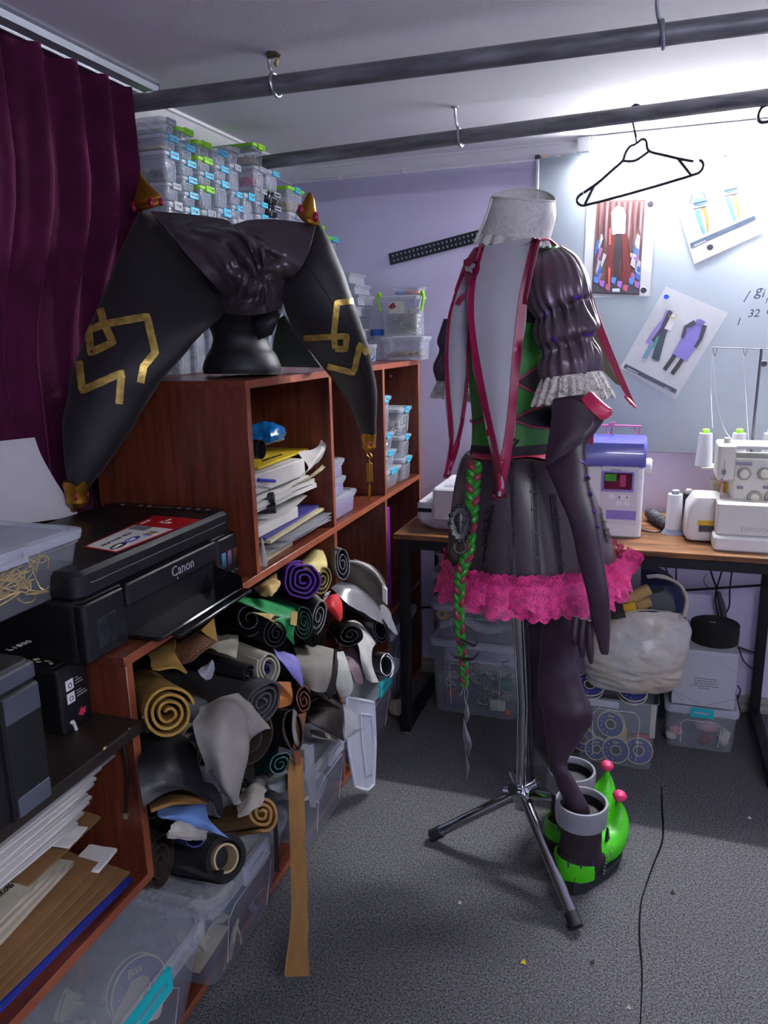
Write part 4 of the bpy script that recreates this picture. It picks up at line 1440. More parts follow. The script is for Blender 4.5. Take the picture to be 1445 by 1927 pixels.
p = PX(322, 1845, -.835)
ribbon_spool((-.895, p.y - .03, .145), (.9, -.3, .25), .062, 'navy ribbon spool with cream rim inside the bin with turquoise latch', None)
rn = random.Random(12)
M_strip = [mat('strip_%d' % i, c, .8) for i, c in enumerate(('#a7a287', '#8c8270', '#b3aa92', '#7a6f83'))]
for k, (pts, w) in enumerate((([(425, 1855), (435, 1790), (447, 1728)], 9), ([(405, 1860), (428, 1800), (440, 1740)], 8), ([(450, 1800), (452, 1765), (444, 1740)], 5), ([(483, 1715), (472, 1700), (495, 1670)], 18))):
    P = [PX(x, y, -.842) for x, y in pts]
    G = [[q_ + V(0, -w * .0006, 0), q_ + V(.004, 0, 0), q_ + V(0, w * .0006, 0)] for q_ in crom(P, 10)]
    o = MB().grid(G).build('fabric_strip', M_strip[k % 4], thick=.0012)
    tag(o, 'pale fabric strip standing upright inside the bin with grey latch', 'strip', 'fabric strips in the bin')
# translucent lid leaning between the bins
t = thing('bin_lid', 'frosted bin lid leaning on edge between two big bins', 'lid', (-.745, 1.965, .0))
la = [PX(640, 1310, -.770), PX(700, 1330, -.745), PX(705, 1478, -.745), PX(672, 1485, -.750)]
rowsL = [[PX(652, 1312, -.775), PX(685, 1318, -.752), PX(703, 1322, -.745)], [PX(655, 1400, -.772), PX(690, 1402, -.750), PX(706, 1402, -.742)], [PX(668, 1480, -.765), PX(690, 1486, -.748), PX(703, 1476, -.742)]]
Gl = sheet(rowsL, 10, 14)
MB().grid(Gl).build('lid_plate', plastic('frosted_lid', '#c9cedb', .5, .35), t, world=True, thick=.003)
ed = [r[0] for r in Gl] + list(Gl[-1])[1:] + [r[-1] for r in reversed(Gl)][1:] + list(reversed(Gl[0]))[1:]
MB().tube(ed, .0045, 6).build('lid_rim', plastic('frosted_rim', '#d4d9e4', .75, .35), t, world=True)
mid = [Gl[i][j] + V(.003, 0, 0) for i, j in ((2, 3), (2, 7), (6, 8), (11, 7), (11, 4), (6, 3), (2, 3))]
MB().tube(mid, .0025, 6).build('lid_rib', MATS['frosted_rim'], t, world=True)

# ================================================================== fabric rolls
def fabmat(name, c, rough=.8, var=.12, bump=.25, bs=260, **k):
    return mat('fabric_' + name, c, rough, var=var, vs=22, bump=bump, bs=bs, **k)


def roll(label, end, XE_, back, XB_, rx, rz, m, turns=3.0, core=False, th=.0026, seed=0, wob=.06, tilt=0.0, tele=.008, rin=.14, cat='fabric roll', name='fabric_roll', flap=0.0, inner=None, group='fabric rolls piled in the shelving'):
    e, b = PX(*end, XE_), PX(*back, XB_)
    ax_ = (e - b).normalized()
    up = (V(0, 0, 1) - ax_ * ax_.z).normalized()
    sd = ax_.cross(up)
    ct, st = math.cos(tilt), math.sin(tilt)
    up, sd = up * ct + sd * st, sd * ct - up * st
    rx, rz = rx * 1.16, rz * 1.16
    L = (e - b).length
    nu, nv = int(26 * turns), 9
    G = []
    for j in range(nv):
        v_ = j / (nv - 1)
        row = []
        for i in range(nu + 1):
            u = i / nu
            a = u * turns * 2 * PI + seed
            r_ = rin + (1 - rin) * u
            r_ *= 1 + wob * noise.noise(V(math.cos(a) * 1.3, math.sin(a) * 1.3, v_ * 2 + seed * 3.7)) + .3 * wob * noise.noise(V(a * 2, v_ * 3, seed))
            if flap and u > 1 - flap: r_ *= 1 + (u - 1 + flap) * 1.6
            off = tele * noise.noise(V(a * .7, seed, 2)) * (v_ ** 3)
            row.append(b + ax_ * (L * v_ + off) + sd * (rx * r_ * math.cos(a)) + up * (rz * r_ * math.sin(a)))
        G.append(row)
    q = MB().grid(G)
    if core or inner:
        t = thing(name, label, cat, e, group=group)
        q.build('rolled_cloth', m, t, world=True, thick=th, ang=70)
        if core:
            cm = mat('cardboard_tube', '#a89572', .8)
            MB().tube([b, e + ax_ * .004], min(rx, rz) * .62, 20, caps=False).build('core_tube', cm, t, world=True, thick=.004)
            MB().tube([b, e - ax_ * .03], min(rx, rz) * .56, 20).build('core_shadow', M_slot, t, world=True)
        return t
    o = q.build(name, m, thick=th, ang=70)
    return tag(o, label, cat, group)


def cloth(label, rows, m, nu=14, nv=14, th=.0018, amp=.0, sc=12, seed=0, cat='fabric', name='fabric_piece', group=None, lin_rows=False):
    R = [[PX(*p[:2], p[2]) for p in r] for r in rows]
    q = MB().grid(sheet(R, nu, nv, lin_rows))
    if amp: q.jig(amp, sc, seed)
    return tag(q.build(name, m, thick=th, ang=70), label, cat, group)


F = {k: fabmat(k, *v) for k, v in {
    'mustard': ('#96732f', .9), 'black': ('#15161a', .5), 'green': ('#0b7a3a', .55), 'dkgreen': ('#1c3d2c', .6), 'khaki': ('#a58c52', .8), 'purple': ('#5b2b8e', .75),
    'cream': ('#b3a568', .75), 'grey': ('#7d8086', .6), 'sage': ('#8f928c', .6), 'red': ('#a80f1a', .6), 'navy': ('#10152c', .5), 'white': ('#a9a9a4', .6), 'ivory': ('#a5a18c', .75),
    'lavender': ('#7470b4', .6), 'taupe': ('#77736a', .7), 'mauve': ('#5c4a52', .5), 'charcoal': ('#3a3a3c', .75), 'suede': ('#33251d', .85), 'palegrey': ('#837f7b', .8), 'dkbrown': ('#2a1b17', .6),
    'orange': ('#96571c', .55), 'tanbrown': ('#7b4a30', .6), 'leather': ('#211916', .45), 'teal': ('#0c5a55', .45), 'tan': ('#8c6632', .8), 'sky': ('#5f80b4', .7), 'foam': ('#97938a', .9),
    'felt': ('#0e0e10', .95), 'pink': ('#a87a86', .7), 'blue': ('#182060', .7)}.items()}
F['silver'] = mat('fabric_silver', '#b4b6b8', .28, metal=.55, bump=.25, bs=18, bdist=.01)
F['glitter'] = mat('fabric_glitter', '#4a2f20', .4, metal=.5, c2='#9a6f52', vs=420, bump=.9, bs=600)
F['croc'] = mat('fabric_croc', '#1a1b20', .4, bump=.9, bs=70, bdist=.004)

roll('mustard felt roll lying beside the shelving upright', (318, 1343), -.775, (268, 1300), -1.0, .040, .040, F['mustard'], 3.4, th=.005, seed=1, tilt=.5)
cloth('mustard felt offcut curled above the mustard roll', [[(270, 1228, -.93), (300, 1215, -.90), (328, 1205, -.87)], [(282, 1240, -.86), (310, 1235, -.83), (330, 1228, -.82)], [(285, 1258, -.82), (318, 1252, -.80), (336, 1246, -.80)], [(300, 1262, -.80), (330, 1258, -.78), (352, 1269, -.775)]], F['mustard'], th=.004, amp=.004)
cloth('bronze glitter sheet with mustard back hanging under the printer', [[(318, 1220, -.87), (360, 1195, -.84), (400, 1165, -.82)], [(322, 1235, -.85), (362, 1205, -.82), (398, 1180, -.80)], [(327, 1247, -.84), (362, 1228, -.805), (405, 1205, -.785)], [(330, 1252, -.83), (358, 1245, -.80), (378, 1228, -.785)]], F['glitter'], th=.002, amp=.004)
cloth('turned up mustard corner of the glitter sheet', [[(378, 1186, -.80), (402, 1163, -.80)], [(390, 1196, -.79), (409, 1208, -.782)]], F['mustard'], 6, 6, .002)
roll('black leather roll with stitched end below the printer tray', (520, 1192), -.775, (420, 1163), -1.0, .030, .032, F['black'], 3, seed=2)
roll('black leather roll stitched twice, wider and farther back', (470, 1165), -.83, (420, 1150), -1.05, .034, .034, F['black'], 2, seed=5)
roll('dark green fabric roll with pleated end', (572, 1170), -.775, (470, 1125), -1.05, .024, .040, F['dkgreen'], 3.5, seed=3, wob=.12)
cloth('emerald green leather flap over the dark green roll', [[(432, 1122, -.90), (500, 1130, -.86), (560, 1145, -.80)], [(445, 1130, -.85), (500, 1148, -.81), (556, 1165, -.77)], [(470, 1140, -.83), (512, 1160, -.79), (552, 1190, -.765)], [(500, 1152, -.81), (524, 1180, -.78), (553, 1214, -.765)]], F['green'], th=.003)
cloth('khaki underside strip folded out of the green leather', [[(548, 1150, -.768), (560, 1152, -.764)], [(546, 1175, -.763), (557, 1178, -.760)]], F['khaki'], 5, 5, .002)
cloth('khaki fold hanging below the green leather', [[(474, 1152, -.80), (516, 1156, -.79)], [(500, 1162, -.79), (522, 1176, -.775)]], F['khaki'], 6, 6, .002)
cloth('crumpled khaki fabric tucked under the shelf edge', [[(478, 1108, -.90), (500, 1090, -.88), (520, 1080, -.86)], [(490, 1118, -.84), (508, 1104, -.82), (526, 1096, -.82)], [(502, 1122, -.82), (512, 1120, -.80), (524, 1112, -.80)]], F['khaki'], th=.004, amp=.008, sc=30)
roll('purple fabric roll with twisted end', (572, 1092), -.785, (528, 1078), -1.05, .044, .044, F['purple'], 3.6, th=.004, seed=4, wob=.14)
roll('pale yellow fabric roll beside the purple one', (607, 1090), -.775, (560, 1062), -1.05, .024, .036, F['cream'], 3.2, seed=6, tilt=-.25)
cloth('pale yellow fabric folded over its own roll', [[(566, 1058, -.90), (590, 1036, -.90), (606, 1034, -.89)], [(572, 1062, -.84), (596, 1048, -.82), (612, 1048, -.82)], [(570, 1068, -.80), (588, 1060, -.79), (615, 1062, -.785)], [(572, 1074, -.80), (590, 1076, -.785), (613, 1078, -.78)]], F['cream'], th=.004)
roll('slate grey fabric bolt with flattened end', (645, 1060), -.785, (595, 1040), -1.10, .019, .046, F['grey'], 3, seed=7, wob=.1)
# translucent zip pouch
t = thing('zip_pouch', 'round translucent zip pouch with a white edge behind the silver fabric', 'pouch', PX(690, 1100, -.83))
MB().loft(sil_rings([((648, 1060), (668, 1052), 2.02, .5), ((650, 1085), (700, 1065), 2.04, .5), ((662, 1110), (722, 1090), 2.06, .5), ((690, 1130), (727, 1112), 2.08, .5), ((712, 1140), (727, 1135), 2.09, .4)], 20, 18)).build('pouch_body', mat('smoky_pouch', '#5d5650', .4, alpha=.8, var=.3, vs=14), t, world=True)
MB().tube([PY(652, 1055, 1.98), PY(680, 1060, 1.97), PY(705, 1076, 1.98), PY(720, 1098, 2.0), PY(727, 1108, 2.02)], .0035, 6, res=24).build('zip_edge', mat('zip_white', '#bdb9b3', .6), t, world=True)
MB().prism([PY(719, 1101, 2.0), PY(727, 1110, 2.0), PY(727, 1138, 2.0), PY(720, 1130, 2.0)], (.002, .004, 0)).build('pouch_tab', mat('tab_white', '#c9c7c4', .6), t, world=True)
cloth('crinkled silver fabric sweeping down to a point', [[(624, 1108, -.84), (632, 1098, -.84), (640, 1094, -.84)], [(640, 1122, -.80), (655, 1108, -.79), (668, 1104, -.79)], [(662, 1142, -.77), (690, 1124, -.76), (700, 1122, -.76)], [(690, 1156, -.75), (722, 1156, -.735), (732, 1150, -.735)], [(738, 1186, -.72), (746, 1194, -.715), (749, 1196, -.715)]], F['silver'], 14, 20, .0015, amp=.006, sc=22)
roll('grey-green vinyl roll standing on its flat end', (600, 1160), -.765, (572, 1128), -.98, .018, .044, F['sage'], 2.6, seed=8, tilt=-.3)
cloth('scarlet fabric bundle between the grey rolls', [[(612, 1128, -.82), (626, 1120, -.80), (640, 1118, -.82)], [(612, 1140, -.79), (628, 1138, -.77), (642, 1136, -.79)], [(622, 1150, -.78), (634, 1156, -.765), (643, 1150, -.78)], [(630, 1158, -.78), (638, 1168, -.77), (642, 1164, -.78)]], F['red'], th=.006)
cloth('striped black and white ribbon beside the scarlet bundle', [[(606, 1134, -.80), (612, 1116, -.80)], [(612, 1128, -.79), (622, 1112, -.79)]], mat('striped_ribbon', '#101014', .6, c2='#c9c6d8', vs=7, vstretch=(1, 60, 1)), 6, 6, .002)
roll('navy velvet roll with hollow end', (717, 1185), -.735, (645, 1152), -1.0, .022, .036, F['navy'], 1.7, seed=9, wob=.15, rin=.6)
roll('black crocodile leather roll with sagging end', (660, 1195), -.76, (600, 1160), -1.0, .038, .030, F['croc'], 2.4, seed=10, wob=.1)
roll('small black fabric roll with twisted end', (588, 1202), -.765, (560, 1180), -.98, .018, .020, F['felt'], 2.6, seed=11, wob=.15)
roll('ivory canvas roll wound around navy fabric', (506, 1258), -.760, (392, 1215), -1.0, .026, .036, F['ivory'], 2.2, seed=12, rin=.45, th=.004)
roll('navy fabric roll inside the ivory canvas', (503, 1258), -.770, (392, 1216), -1.0, .017, .024, F['blue'], 2.2, seed=13)
cloth('ivory canvas flap lying on the ivory roll', [[(382, 1218, -.90), (420, 1196, -.90), (448, 1196, -.88)], [(402, 1222, -.84), (430, 1216, -.82), (448, 1214, -.80)], [(408, 1226, -.82), (430, 1232, -.79), (444, 1239, -.78)]], F['ivory'], th=.002)
cloth('lavender satin tail hanging from the pile', [[(512, 1218, -.80), (522, 1226, -.79), (535, 1226, -.78)], [(522, 1236, -.765), (540, 1246, -.755), (556, 1236, -.76)], [(542, 1262, -.745), (556, 1266, -.735), (566, 1258, -.74)], [(560, 1284, -.735), (566, 1290, -.73), (570, 1292, -.73)]], F['lavender'], th=.0018, amp=.003, sc=30)
cloth('taupe velvet panel with a frayed edge folded over the pile', [[(552, 1218, -.86), (590, 1215, -.82), (628, 1222, -.79)], [(556, 1232, -.80), (594, 1234, -.76), (626, 1240, -.745)], [(560, 1258, -.77), (596, 1264, -.73), (622, 1272, -.725)], [(572, 1290, -.76), (594, 1302, -.725), (612, 1302, -.722)]], F['taupe'], th=.004, amp=.002)
cloth('black leather edge standing beside the taupe velvet', [[(630, 1220, -.80), (644, 1226, -.79)], [(628, 1250, -.75), (636, 1258, -.745)], [(612, 1298, -.735), (628, 1305, -.73)], [(620, 1316, -.735), (634, 1300, -.73)]], F['black'], th=.004)
cloth('grey ribbed interlining pocket below the crocodile leather', [[(634, 1228, -.78), (646, 1226, -.77)], [(634, 1258, -.745), (656, 1256, -.735)], [(632, 1290, -.735), (664, 1290, -.72)], [(640, 1312, -.735), (658, 1308, -.72)]], F['sage'], th=.003)
cloth('mauve leather sheet standing between grey and silver fabrics', [[(646, 1226, -.80), (664, 1216, -.79), (676, 1222, -.78)], [(654, 1250, -.76), (672, 1250, -.745), (680, 1250, -.745)], [(668, 1284, -.735), (678, 1288, -.73), (682, 1286, -.73)]], F['mauve'], th=.003)
roll('silver leather roll with open end', (728, 1252), -.715, (690, 1240), -.95, .020, .034, F['silver'], 1.5, seed=14, rin=.7, wob=.08)
cloth('white vinyl sheet draped over the silver roll', [[(642, 1172, -.84), (668, 1168, -.83), (690, 1182, -.82)], [(656, 1184, -.79), (682, 1186, -.77), (708, 1206, -.76)], [(674, 1214, -.75), (690, 1222, -.735), (700, 1222, -.735)], [(680, 1250, -.735), (692, 1252, -.72), (700, 1252, -.72)], [(690, 1278, -.73), (700, 1284, -.715), (712, 1284, -.712)]], F['white'], th=.002)
roll('thin black leather roll over the charcoal one', (468, 1268), -.79, (340, 1232), -1.0, .018, .018, F['black'], 2, seed=16)
roll('brushed charcoal fabric roll with layered end', (494, 1322), -.745, (372, 1268), -1.0, .048, .036, F['charcoal'], 3.6, th=.005, seed=15, tilt=.5, wob=.1)
cloth('grey paper curl between the black and charcoal rolls', [[(372, 1262, -.80), (380, 1256, -.80), (392, 1250, -.80)], [(378, 1272, -.79), (388, 1266, -.785), (400, 1242, -.79)], [(388, 1280, -.785), (398, 1276, -.78), (404, 1258, -.785)]], F['grey'], 8, 8, .001)
roll('wide brown suede roll under the grey sheet', (470, 1385), -.76, (350, 1322), -1.0, .060, .058, F['suede'], 2.2, seed=17, th=.004)
cloth('large pale grey sheet drooping over the suede roll', [[(372, 1330, -.80), (420, 1308, -.80), (470, 1315, -.79), (500, 1350, -.78)], [(366, 1365, -.765), (415, 1340, -.73), (465, 1345, -.72), (504, 1372, -.735)], [(368, 1410, -.745), (415, 1390, -.70), (458, 1390, -.70), (474, 1384, -.72)], [(385, 1450, -.74), (420, 1440, -.69), (450, 1440, -.69), (464, 1440, -.71)], [(412, 1490, -.735), (430, 1490, -.69), (445, 1490, -.69), (452, 1490, -.70)], [(436, 1510, -.72), (441, 1514, -.70), (446, 1515, -.70), (450, 1512, -.705)]], F['palegrey'], 26, 30, .002, amp=.012, sc=14, seed=3)
roll('dark brown leather roll with a pale inner face', (552, 1374), -.725, (486, 1356), -.93, .020, .042, F['dkbrown'], 1.25, seed=18, rin=.9, th=.003)
cloth('pale lining edge of the dark brown leather roll', [[(552, 1334, -.722), (558, 1340, -.722)], [(550, 1370, -.72), (556, 1372, -.72)], [(556, 1400, -.718), (564, 1398, -.718)], [(570, 1412, -.716), (579, 1400, -.716)]], F['palegrey'], 5, 12, .002)
cloth('burnt orange suede piece above the brown leather', [[(498, 1292, -.80), (520, 1284, -.79), (546, 1284, -.78)], [(500, 1312, -.765), (524, 1310, -.755), (550, 1310, -.75)], [(506, 1330, -.755), (528, 1332, -.745), (546, 1326, -.745)]], F['orange'], th=.003)
roll('tan brown leather roll beside the orange suede', (572, 1318), -.735, (535, 1300), -.92, .017, .030, F['tanbrown'], 2.4, seed=19, wob=.14)
cloth('tan brown leather tail hanging below its roll', [[(556, 1346, -.735), (576, 1340, -.73)], [(556, 1378, -.728), (570, 1376, -.725)], [(552, 1410, -.725), (566, 1410, -.722)], [(556, 1440, -.722), (564, 1440, -.72)]], F['tanbrown'], 6, 12, .003)
cloth('pointed dark leather sheet curled open beside the bin', [[(574, 1338, -.82), (610, 1312, -.80), (642, 1322, -.78)], [(578, 1352, -.76), (616, 1340, -.74), (646, 1340, -.735)], [(584, 1360, -.74), (620, 1374, -.71), (644, 1372, -.715)], [(600, 1366, -.735), (628, 1384, -.705), (647, 1394, -.70)]], F['leather'], th=.003)
cloth('grey lining turned out of the dark leather sheet', [[(644, 1324, -.775), (656, 1330, -.77)], [(648, 1350, -.735), (672, 1352, -.73)], [(648, 1384, -.715), (662, 1372, -.71)], [(649, 1393, -.71), (684, 1370, -.70)]], F['grey'], 8, 8, .002)
cloth('crumpled dark leather with glitter edge behind the pointed sheet', [[(566, 1320, -.86), (600, 1300, -.84), (632, 1306, -.82)], [(574, 1330, -.82), (602, 1312, -.80), (640, 1322, -.79)]], F['croc'], 10, 6, .004, amp=.006)
cloth('black leather sheet hanging beside the shelving upright', [[(268, 1385, -.88), (310, 1370, -.86), (360, 1390, -.84)], [(266, 1430, -.81), (320, 1430, -.77), (372, 1440, -.76)], [(264, 1480, -.785), (320, 1470, -.75), (380, 1480, -.74)], [(266, 1524, -.775), (330, 1486, -.745), (400, 1505, -.73)]], F['black'], 18, 18, .003, amp=.010, sc=14)
cloth('black leather tail with a torn edge under the grey sheet', [[(352, 1462, -.76), (400, 1476, -.74)], [(376, 1490, -.745), (412, 1492, -.73)], [(400, 1512, -.735), (418, 1508, -.725)], [(414, 1534, -.73), (420, 1545, -.725)]], F['black'], 8, 10, .003)
roll('teal leather roll with folded end', (528, 1438), -.745, (470, 1446), -.95, .026, .022, F['teal'], 2.4, seed=20, wob=.16, tilt=.4)
roll('tan fabric bundle with a torn white cover', (494, 1530), -.735, (410, 1548), -.92, .030, .034, F['tan'], 2.6, seed=21, th=.006, tilt=.6)
cloth('torn white quilted cover on the tan bundle', [[(450, 1502, -.80), (480, 1468, -.80), (502, 1474, -.79)], [(450, 1520, -.76), (474, 1490, -.745), (498, 1494, -.735)], [(448, 1540, -.74), (474, 1528, -.72), (496, 1510, -.72)]], F['foam'], 12, 12, .005, amp=.005, sc=40)
cloth('khaki canvas folded below the black leather', [[(280, 1512, -.86), (330, 1490, -.84), (386, 1486, -.82)], [(282, 1520, -.80), (332, 1504, -.78), (390, 1496, -.77)], [(284, 1526, -.78), (330, 1512, -.765), (392, 1512, -.755)]], F['tan'], th=.006)
cloth('dusty pink scrap under the black leather', [[(304, 1470, -.80), (340, 1474, -.79)], [(308, 1482, -.78), (344, 1482, -.775)]], F['pink'], 8, 6, .005, amp=.004, sc=40)
cloth('light blue cotton hanging in a long point', [[(296, 1520, -.80), (340, 1508, -.80), (378, 1498, -.79)], [(302, 1538, -.765), (346, 1528, -.75), (388, 1518, -.745)], [(326, 1545, -.755), (366, 1544, -.735), (396, 1548, -.73)], [(370, 1558, -.74), (404, 1568, -.725), (430, 1577, -.715)]], F['sky'], 18, 14, .002, amp=.007, sc=24)
roll('royal blue and white foam roll above the black felt', (372, 1572), -.760, (300, 1555), -.98, .026, .024, F['blue'], 2, seed=22)
cloth('crumbling white foam wrap on the blue roll', [[(318, 1552, -.76), (345, 1548, -.75), (388, 1566, -.735)], [(318, 1576, -.745), (350, 1578, -.73), (386, 1580, -.725)]], F['foam'], 14, 8, .008, amp=.006, sc=60)
roll('black felt roll on a cardboard core lying on the bin lid', (424, 1615), -.735, (300, 1600), -.98, .040, .036, F['felt'], 2.2, core=True, th=.006, seed=23, rin=.75)
cloth('loose corner of the black felt roll hanging down', [[(330, 1628, -.80), (390, 1640, -.76), (420, 1636, -.72)], [(360, 1640, -.77), (400, 1654, -.735), (418, 1664, -.715)]], F['felt'], 8, 6, .005)
# ribbons hanging to the floor
rib = [(545, 1420, 570, 1426, -.735), (542, 1480, 572, 1482, -.715), (545, 1540, 572, 1542, -.70), (546, 1610, 575, 1612, -.685), (548, 1670, 577, 1672, -.665), (541, 1700, 576, 1704, -.655), (530, 1752, 577, 1756, -.645)]
R = [[PX(a, b, x_), PX((a + c_) / 2, (b + d_) / 2, x_ - .002), PX(c_, d_, x_)] for a, b, c_, d_, x_ in rib]
zmin = min(p.z for p in R[-1])
for i, r_ in enumerate(R):
    for p in r_: p.z -= (zmin - .004) * (i / (len(R) - 1)) ** 2
q = MB().grid(sheet(R, 8, 40)).jig(.003, 20, 4)
q.v = [V(p.x, p.y, max(p.z, .004)) for p in q.v]
tag(q.build('fabric_ribbon', F['tan'], thick=.0025, ang=70), 'long mustard selvedge ribbon hanging from the pile to the carpet', 'ribbon')
cloth('grey pointed strip hanging beside the mustard ribbon', [[(572, 1404, -.74), (590, 1400, -.735)], [(574, 1450, -.725), (592, 1450, -.72)], [(580, 1490, -.72), (594, 1490, -.715)], [(584, 1518, -.715), (594, 1520, -.712)]], F['grey'], 6, 14, .0015)
cloth('black strap hanging over the edge of the bin with grey latch', [[(508, 1488, -.74), (516, 1488, -.738)], [(512, 1530, -.735), (520, 1530, -.733)], [(516, 1580, -.735), (523, 1580, -.733)], [(517, 1640, -.74), (525, 1640, -.738)]], F['felt'], 4, 14, .002)
cloth('grey felt tongue hanging under the teal roll', [[(503, 1476, -.76), (540, 1456, -.75)], [(508, 1484, -.74), (543, 1470, -.735)], [(525, 1492, -.735), (542, 1486, -.73)]], F['grey'], 8, 8, .002)
cloth('cream papers tucked under the pointed leather sheet', [[(585, 1372, -.80), (640, 1392, -.78)], [(588, 1384, -.77), (632, 1396, -.755)]], F['ivory'], 8, 6, .004, amp=.004)
# filler rolls deeper inside so the pile is solid
rn = random.Random(21)
for k in range(16):
    y = 1.10 + (k % 8) * .118 + rn.uniform(-.01, .01)
    zf = .37 + (k // 8) * .17 + .02 * rn.random()
    m = F[('suede', 'charcoal', 'black', 'taupe', 'navy', 'dkbrown', 'grey', 'leather')[(k * 3) % 8]]
    e, b = V(-.865, y, zf), V(-1.20, y + .01, zf)
    q = MB()
    G = []
    for j in range(4):
        G.append([b.lerp(e, j / 3) + V(0, math.cos(a * .42) * .052 * (.25 + .75 * a / 38), math.sin(a * .42) * .066 * (.25 + .75 * a / 38)) for a in range(39)])
    tag(q.grid(G).build('fabric_roll', m, thick=.004, ang=70), 'dark fabric roll buried deep in the shelving pile', 'fabric roll', 'fabric rolls buried in the pile')

# ================================================================== papers in the near upper cubby
def lay(name, label, cat, x0, x1, y0, y1, z0, z1, m, rot=0.0, amp=.0, seed=0, grp=None, n=9):
    """pad or packet: slightly wavy block lying flat"""
    cx_, cy_ = (x0 + x1) / 2, (y0 + y1) / 2
    c_, s_ = math.cos(rot), math.sin(rot)
    def P(u, v_, z):
        lx, ly = (u - .5) * (x1 - x0), (v_ - .5) * (y1 - y0)
        return V(cx_ + lx * c_ - ly * s_, cy_ + lx * s_ + ly * c_, z + amp * noise.noise(V(u * 3.2, v_ * 3.2, seed)))
    top = [[P(i / (n - 1), j / (n - 1), z1) for j in range(n)] for i in range(n)]
    bot = [[P(i / (n - 1), j / (n - 1), z0) for j in range(n)] for i in range(n)]
    q = MB().grid(top)
    q.grid(bot)
    e = [(i, 0) for i in range(n)] + [(n - 1, j) for j in range(1, n)] + [(i, n - 1) for i in range(n - 2, -1, -1)] + [(0, j) for j in range(n - 2, 0, -1)]
    q.loft([[top[i][j] for i, j in e], [bot[i][j] for i, j in e]], False, False)
    return tag(q.build(name, m, ang=50), label, cat, grp)


M_wpap = mat('office_white', '#b5b2ac', .75, var=.03, bump=.15, bs=30)
M_cpap = mat('office_cream', '#a89d7c', .75, var=.05)
M_pfold = mat('indigo_folder', '#3b3a78', .45)
M_film = mat('clear_film_sleeve', '#b9bcc4', .15, alpha=.38, bump=.8, bs=40, bdist=.01)
lay('paper_pad', 'cream paper pad lying on the cubby floor', 'paper', -1.16, -.872, 1.555, 1.77, .8606, .882, M_cpap, .03)
for k in range(3):
    lay('film_sleeve', 'crinkled clear film sleeve, ' + ORD[k] + ' from the bottom, drooping over the shelf edge', 'sleeve', -1.12, -.846 + .006 * k, 1.60 + .03 * k, 1.965, .886 + .008 * k, .889 + .008 * k, M_film, -.04 + .05 * k, .006, k, 'film sleeves in the near cubby')
lay('document_folder', 'cream cardboard folder under the indigo one', 'folder', -1.14, -.856, 1.59, 1.965, .914, .922, M_cpap, .05, .003, 4)
lay('document_folder', 'indigo folder under the open white carton', 'folder', -1.14, -.866, 1.58, 1.955, .924, .931, M_pfold, .06, .001, 5)
t = thing('flat_carton', 'flat white carton with a torn open flap in the near cubby', 'box', (-.865, 1.70, .932))
MB().rbox(-1.13, -.866, 1.545, 1.80, .932, .962, .003, .002).build('carton_body', M_wpap, t, world=True)
q = MB().grid(sheet([[V(-1.12, 1.55, .9632), V(-1.12, 1.80, .9632), V(-1.12, 1.95, .966)], [V(-1.0, 1.55, .9634), V(-.98, 1.80, .964), V(-.98, 1.95, .968)], [V(-.866, 1.55, .9634), V(-.862, 1.74, .964), V(-.885, 1.90, .970)]], 12, 12))
q.build('carton_flap', M_wpap, t, world=True, thick=.0015)
lay('plastic_case', 'clear flat plastic case between the carton and the white papers', 'case', -1.10, -.90, 1.60, 1.80, .9655, .988, M_clear2, .05)
for k, (ex_, ey_) in enumerate(((516, 936), (519, 956))):
    e = PX(ex_, ey_, -.856)
    b = V(-1.10, 1.556 + .01 * k, .995 - .012 * k)
    q = MB().tube([b, b.lerp(e, .5), e], [.014, .0145, .014], 16)
    tag(q.build('vinyl_tube', mat('black_vinyl', '#141519', .4)), 'black vinyl tube poking out beside the upright', 'tube', 'black vinyl tubes in the near cubby')
for k in range(3):
    lay('paper_stack', 'crumpled white papers, ' + ORD[k] + ' from the bottom, under the parcel in the near cubby', 'paper', -1.13, -.872 + .006 * (k % 2), 1.555, 1.94 - .02 * k, .991 + .014 * k, 1.003 + .014 * k, M_wpap, .02 * k, .008, 10 + k, 'crumpled white papers in the near cubby')
q = MB().tube([PX(486, 903, -.862), PX(517, 905, -.853)], .0042, 10)
tag(q.build('marker_pen', mat('royal_blue_pen', '#1c2698', .35)), 'royal blue marker pen lying on the white papers', 'pen')
t = thing('printed_parcel', 'white printed parcel on the crumpled papers', 'parcel', (-.868, 1.6, 1.035))
q = MB().rbox(-1.12, -.868, 1.555, 1.86, 1.037, 1.084, .003, .003).jig(.004, 14, 3)
q.build('wrapper', M_wpap, t, world=True)
pe = PY(508, 889, 1.5535)
text('parcel_lettering', 'ng and Printing', .0105, V(pe.x, 1.5500, 1.060), (1, 0, 0), (0, 0, 1), M_slot, t, align='RIGHT')
MB().rbox(pe.x - .075, pe.x - .035, 1.5496, 1.5504, 1.050, 1.0515, .0003, .0002).build('small_print_line', M_slot, t, world=True)
q = MB().grid(sheet([[PX(560, 900, -.868), PX(600, 868, -.868), PX(608, 850, -.868)], [PX(580, 880, -.862), PX(606, 850, -.855), PX(616, 836, -.858)], [PX(560, 852, -.90), PX(596, 842, -.875), PX(604, 829, -.872)]], 12, 12)).jig(.003, 30, 2)
tag(q.build('paper_curl', M_wpap, thick=.001), 'white sheet curling up at the end of the parcel', 'paper')
q = MB().grid(sheet([[PX(540, 925, -.88), PX(590, 890, -.87), PX(606, 874, -.868)], [PX(552, 914, -.866), PX(590, 896, -.855), PX(612, 880, -.858)]], 12, 5)).jig(.003, 40, 5)
tag(q.build('paper_curl', M_cpap, thick=.001), 'yellowed sheet curling below the parcel', 'paper')
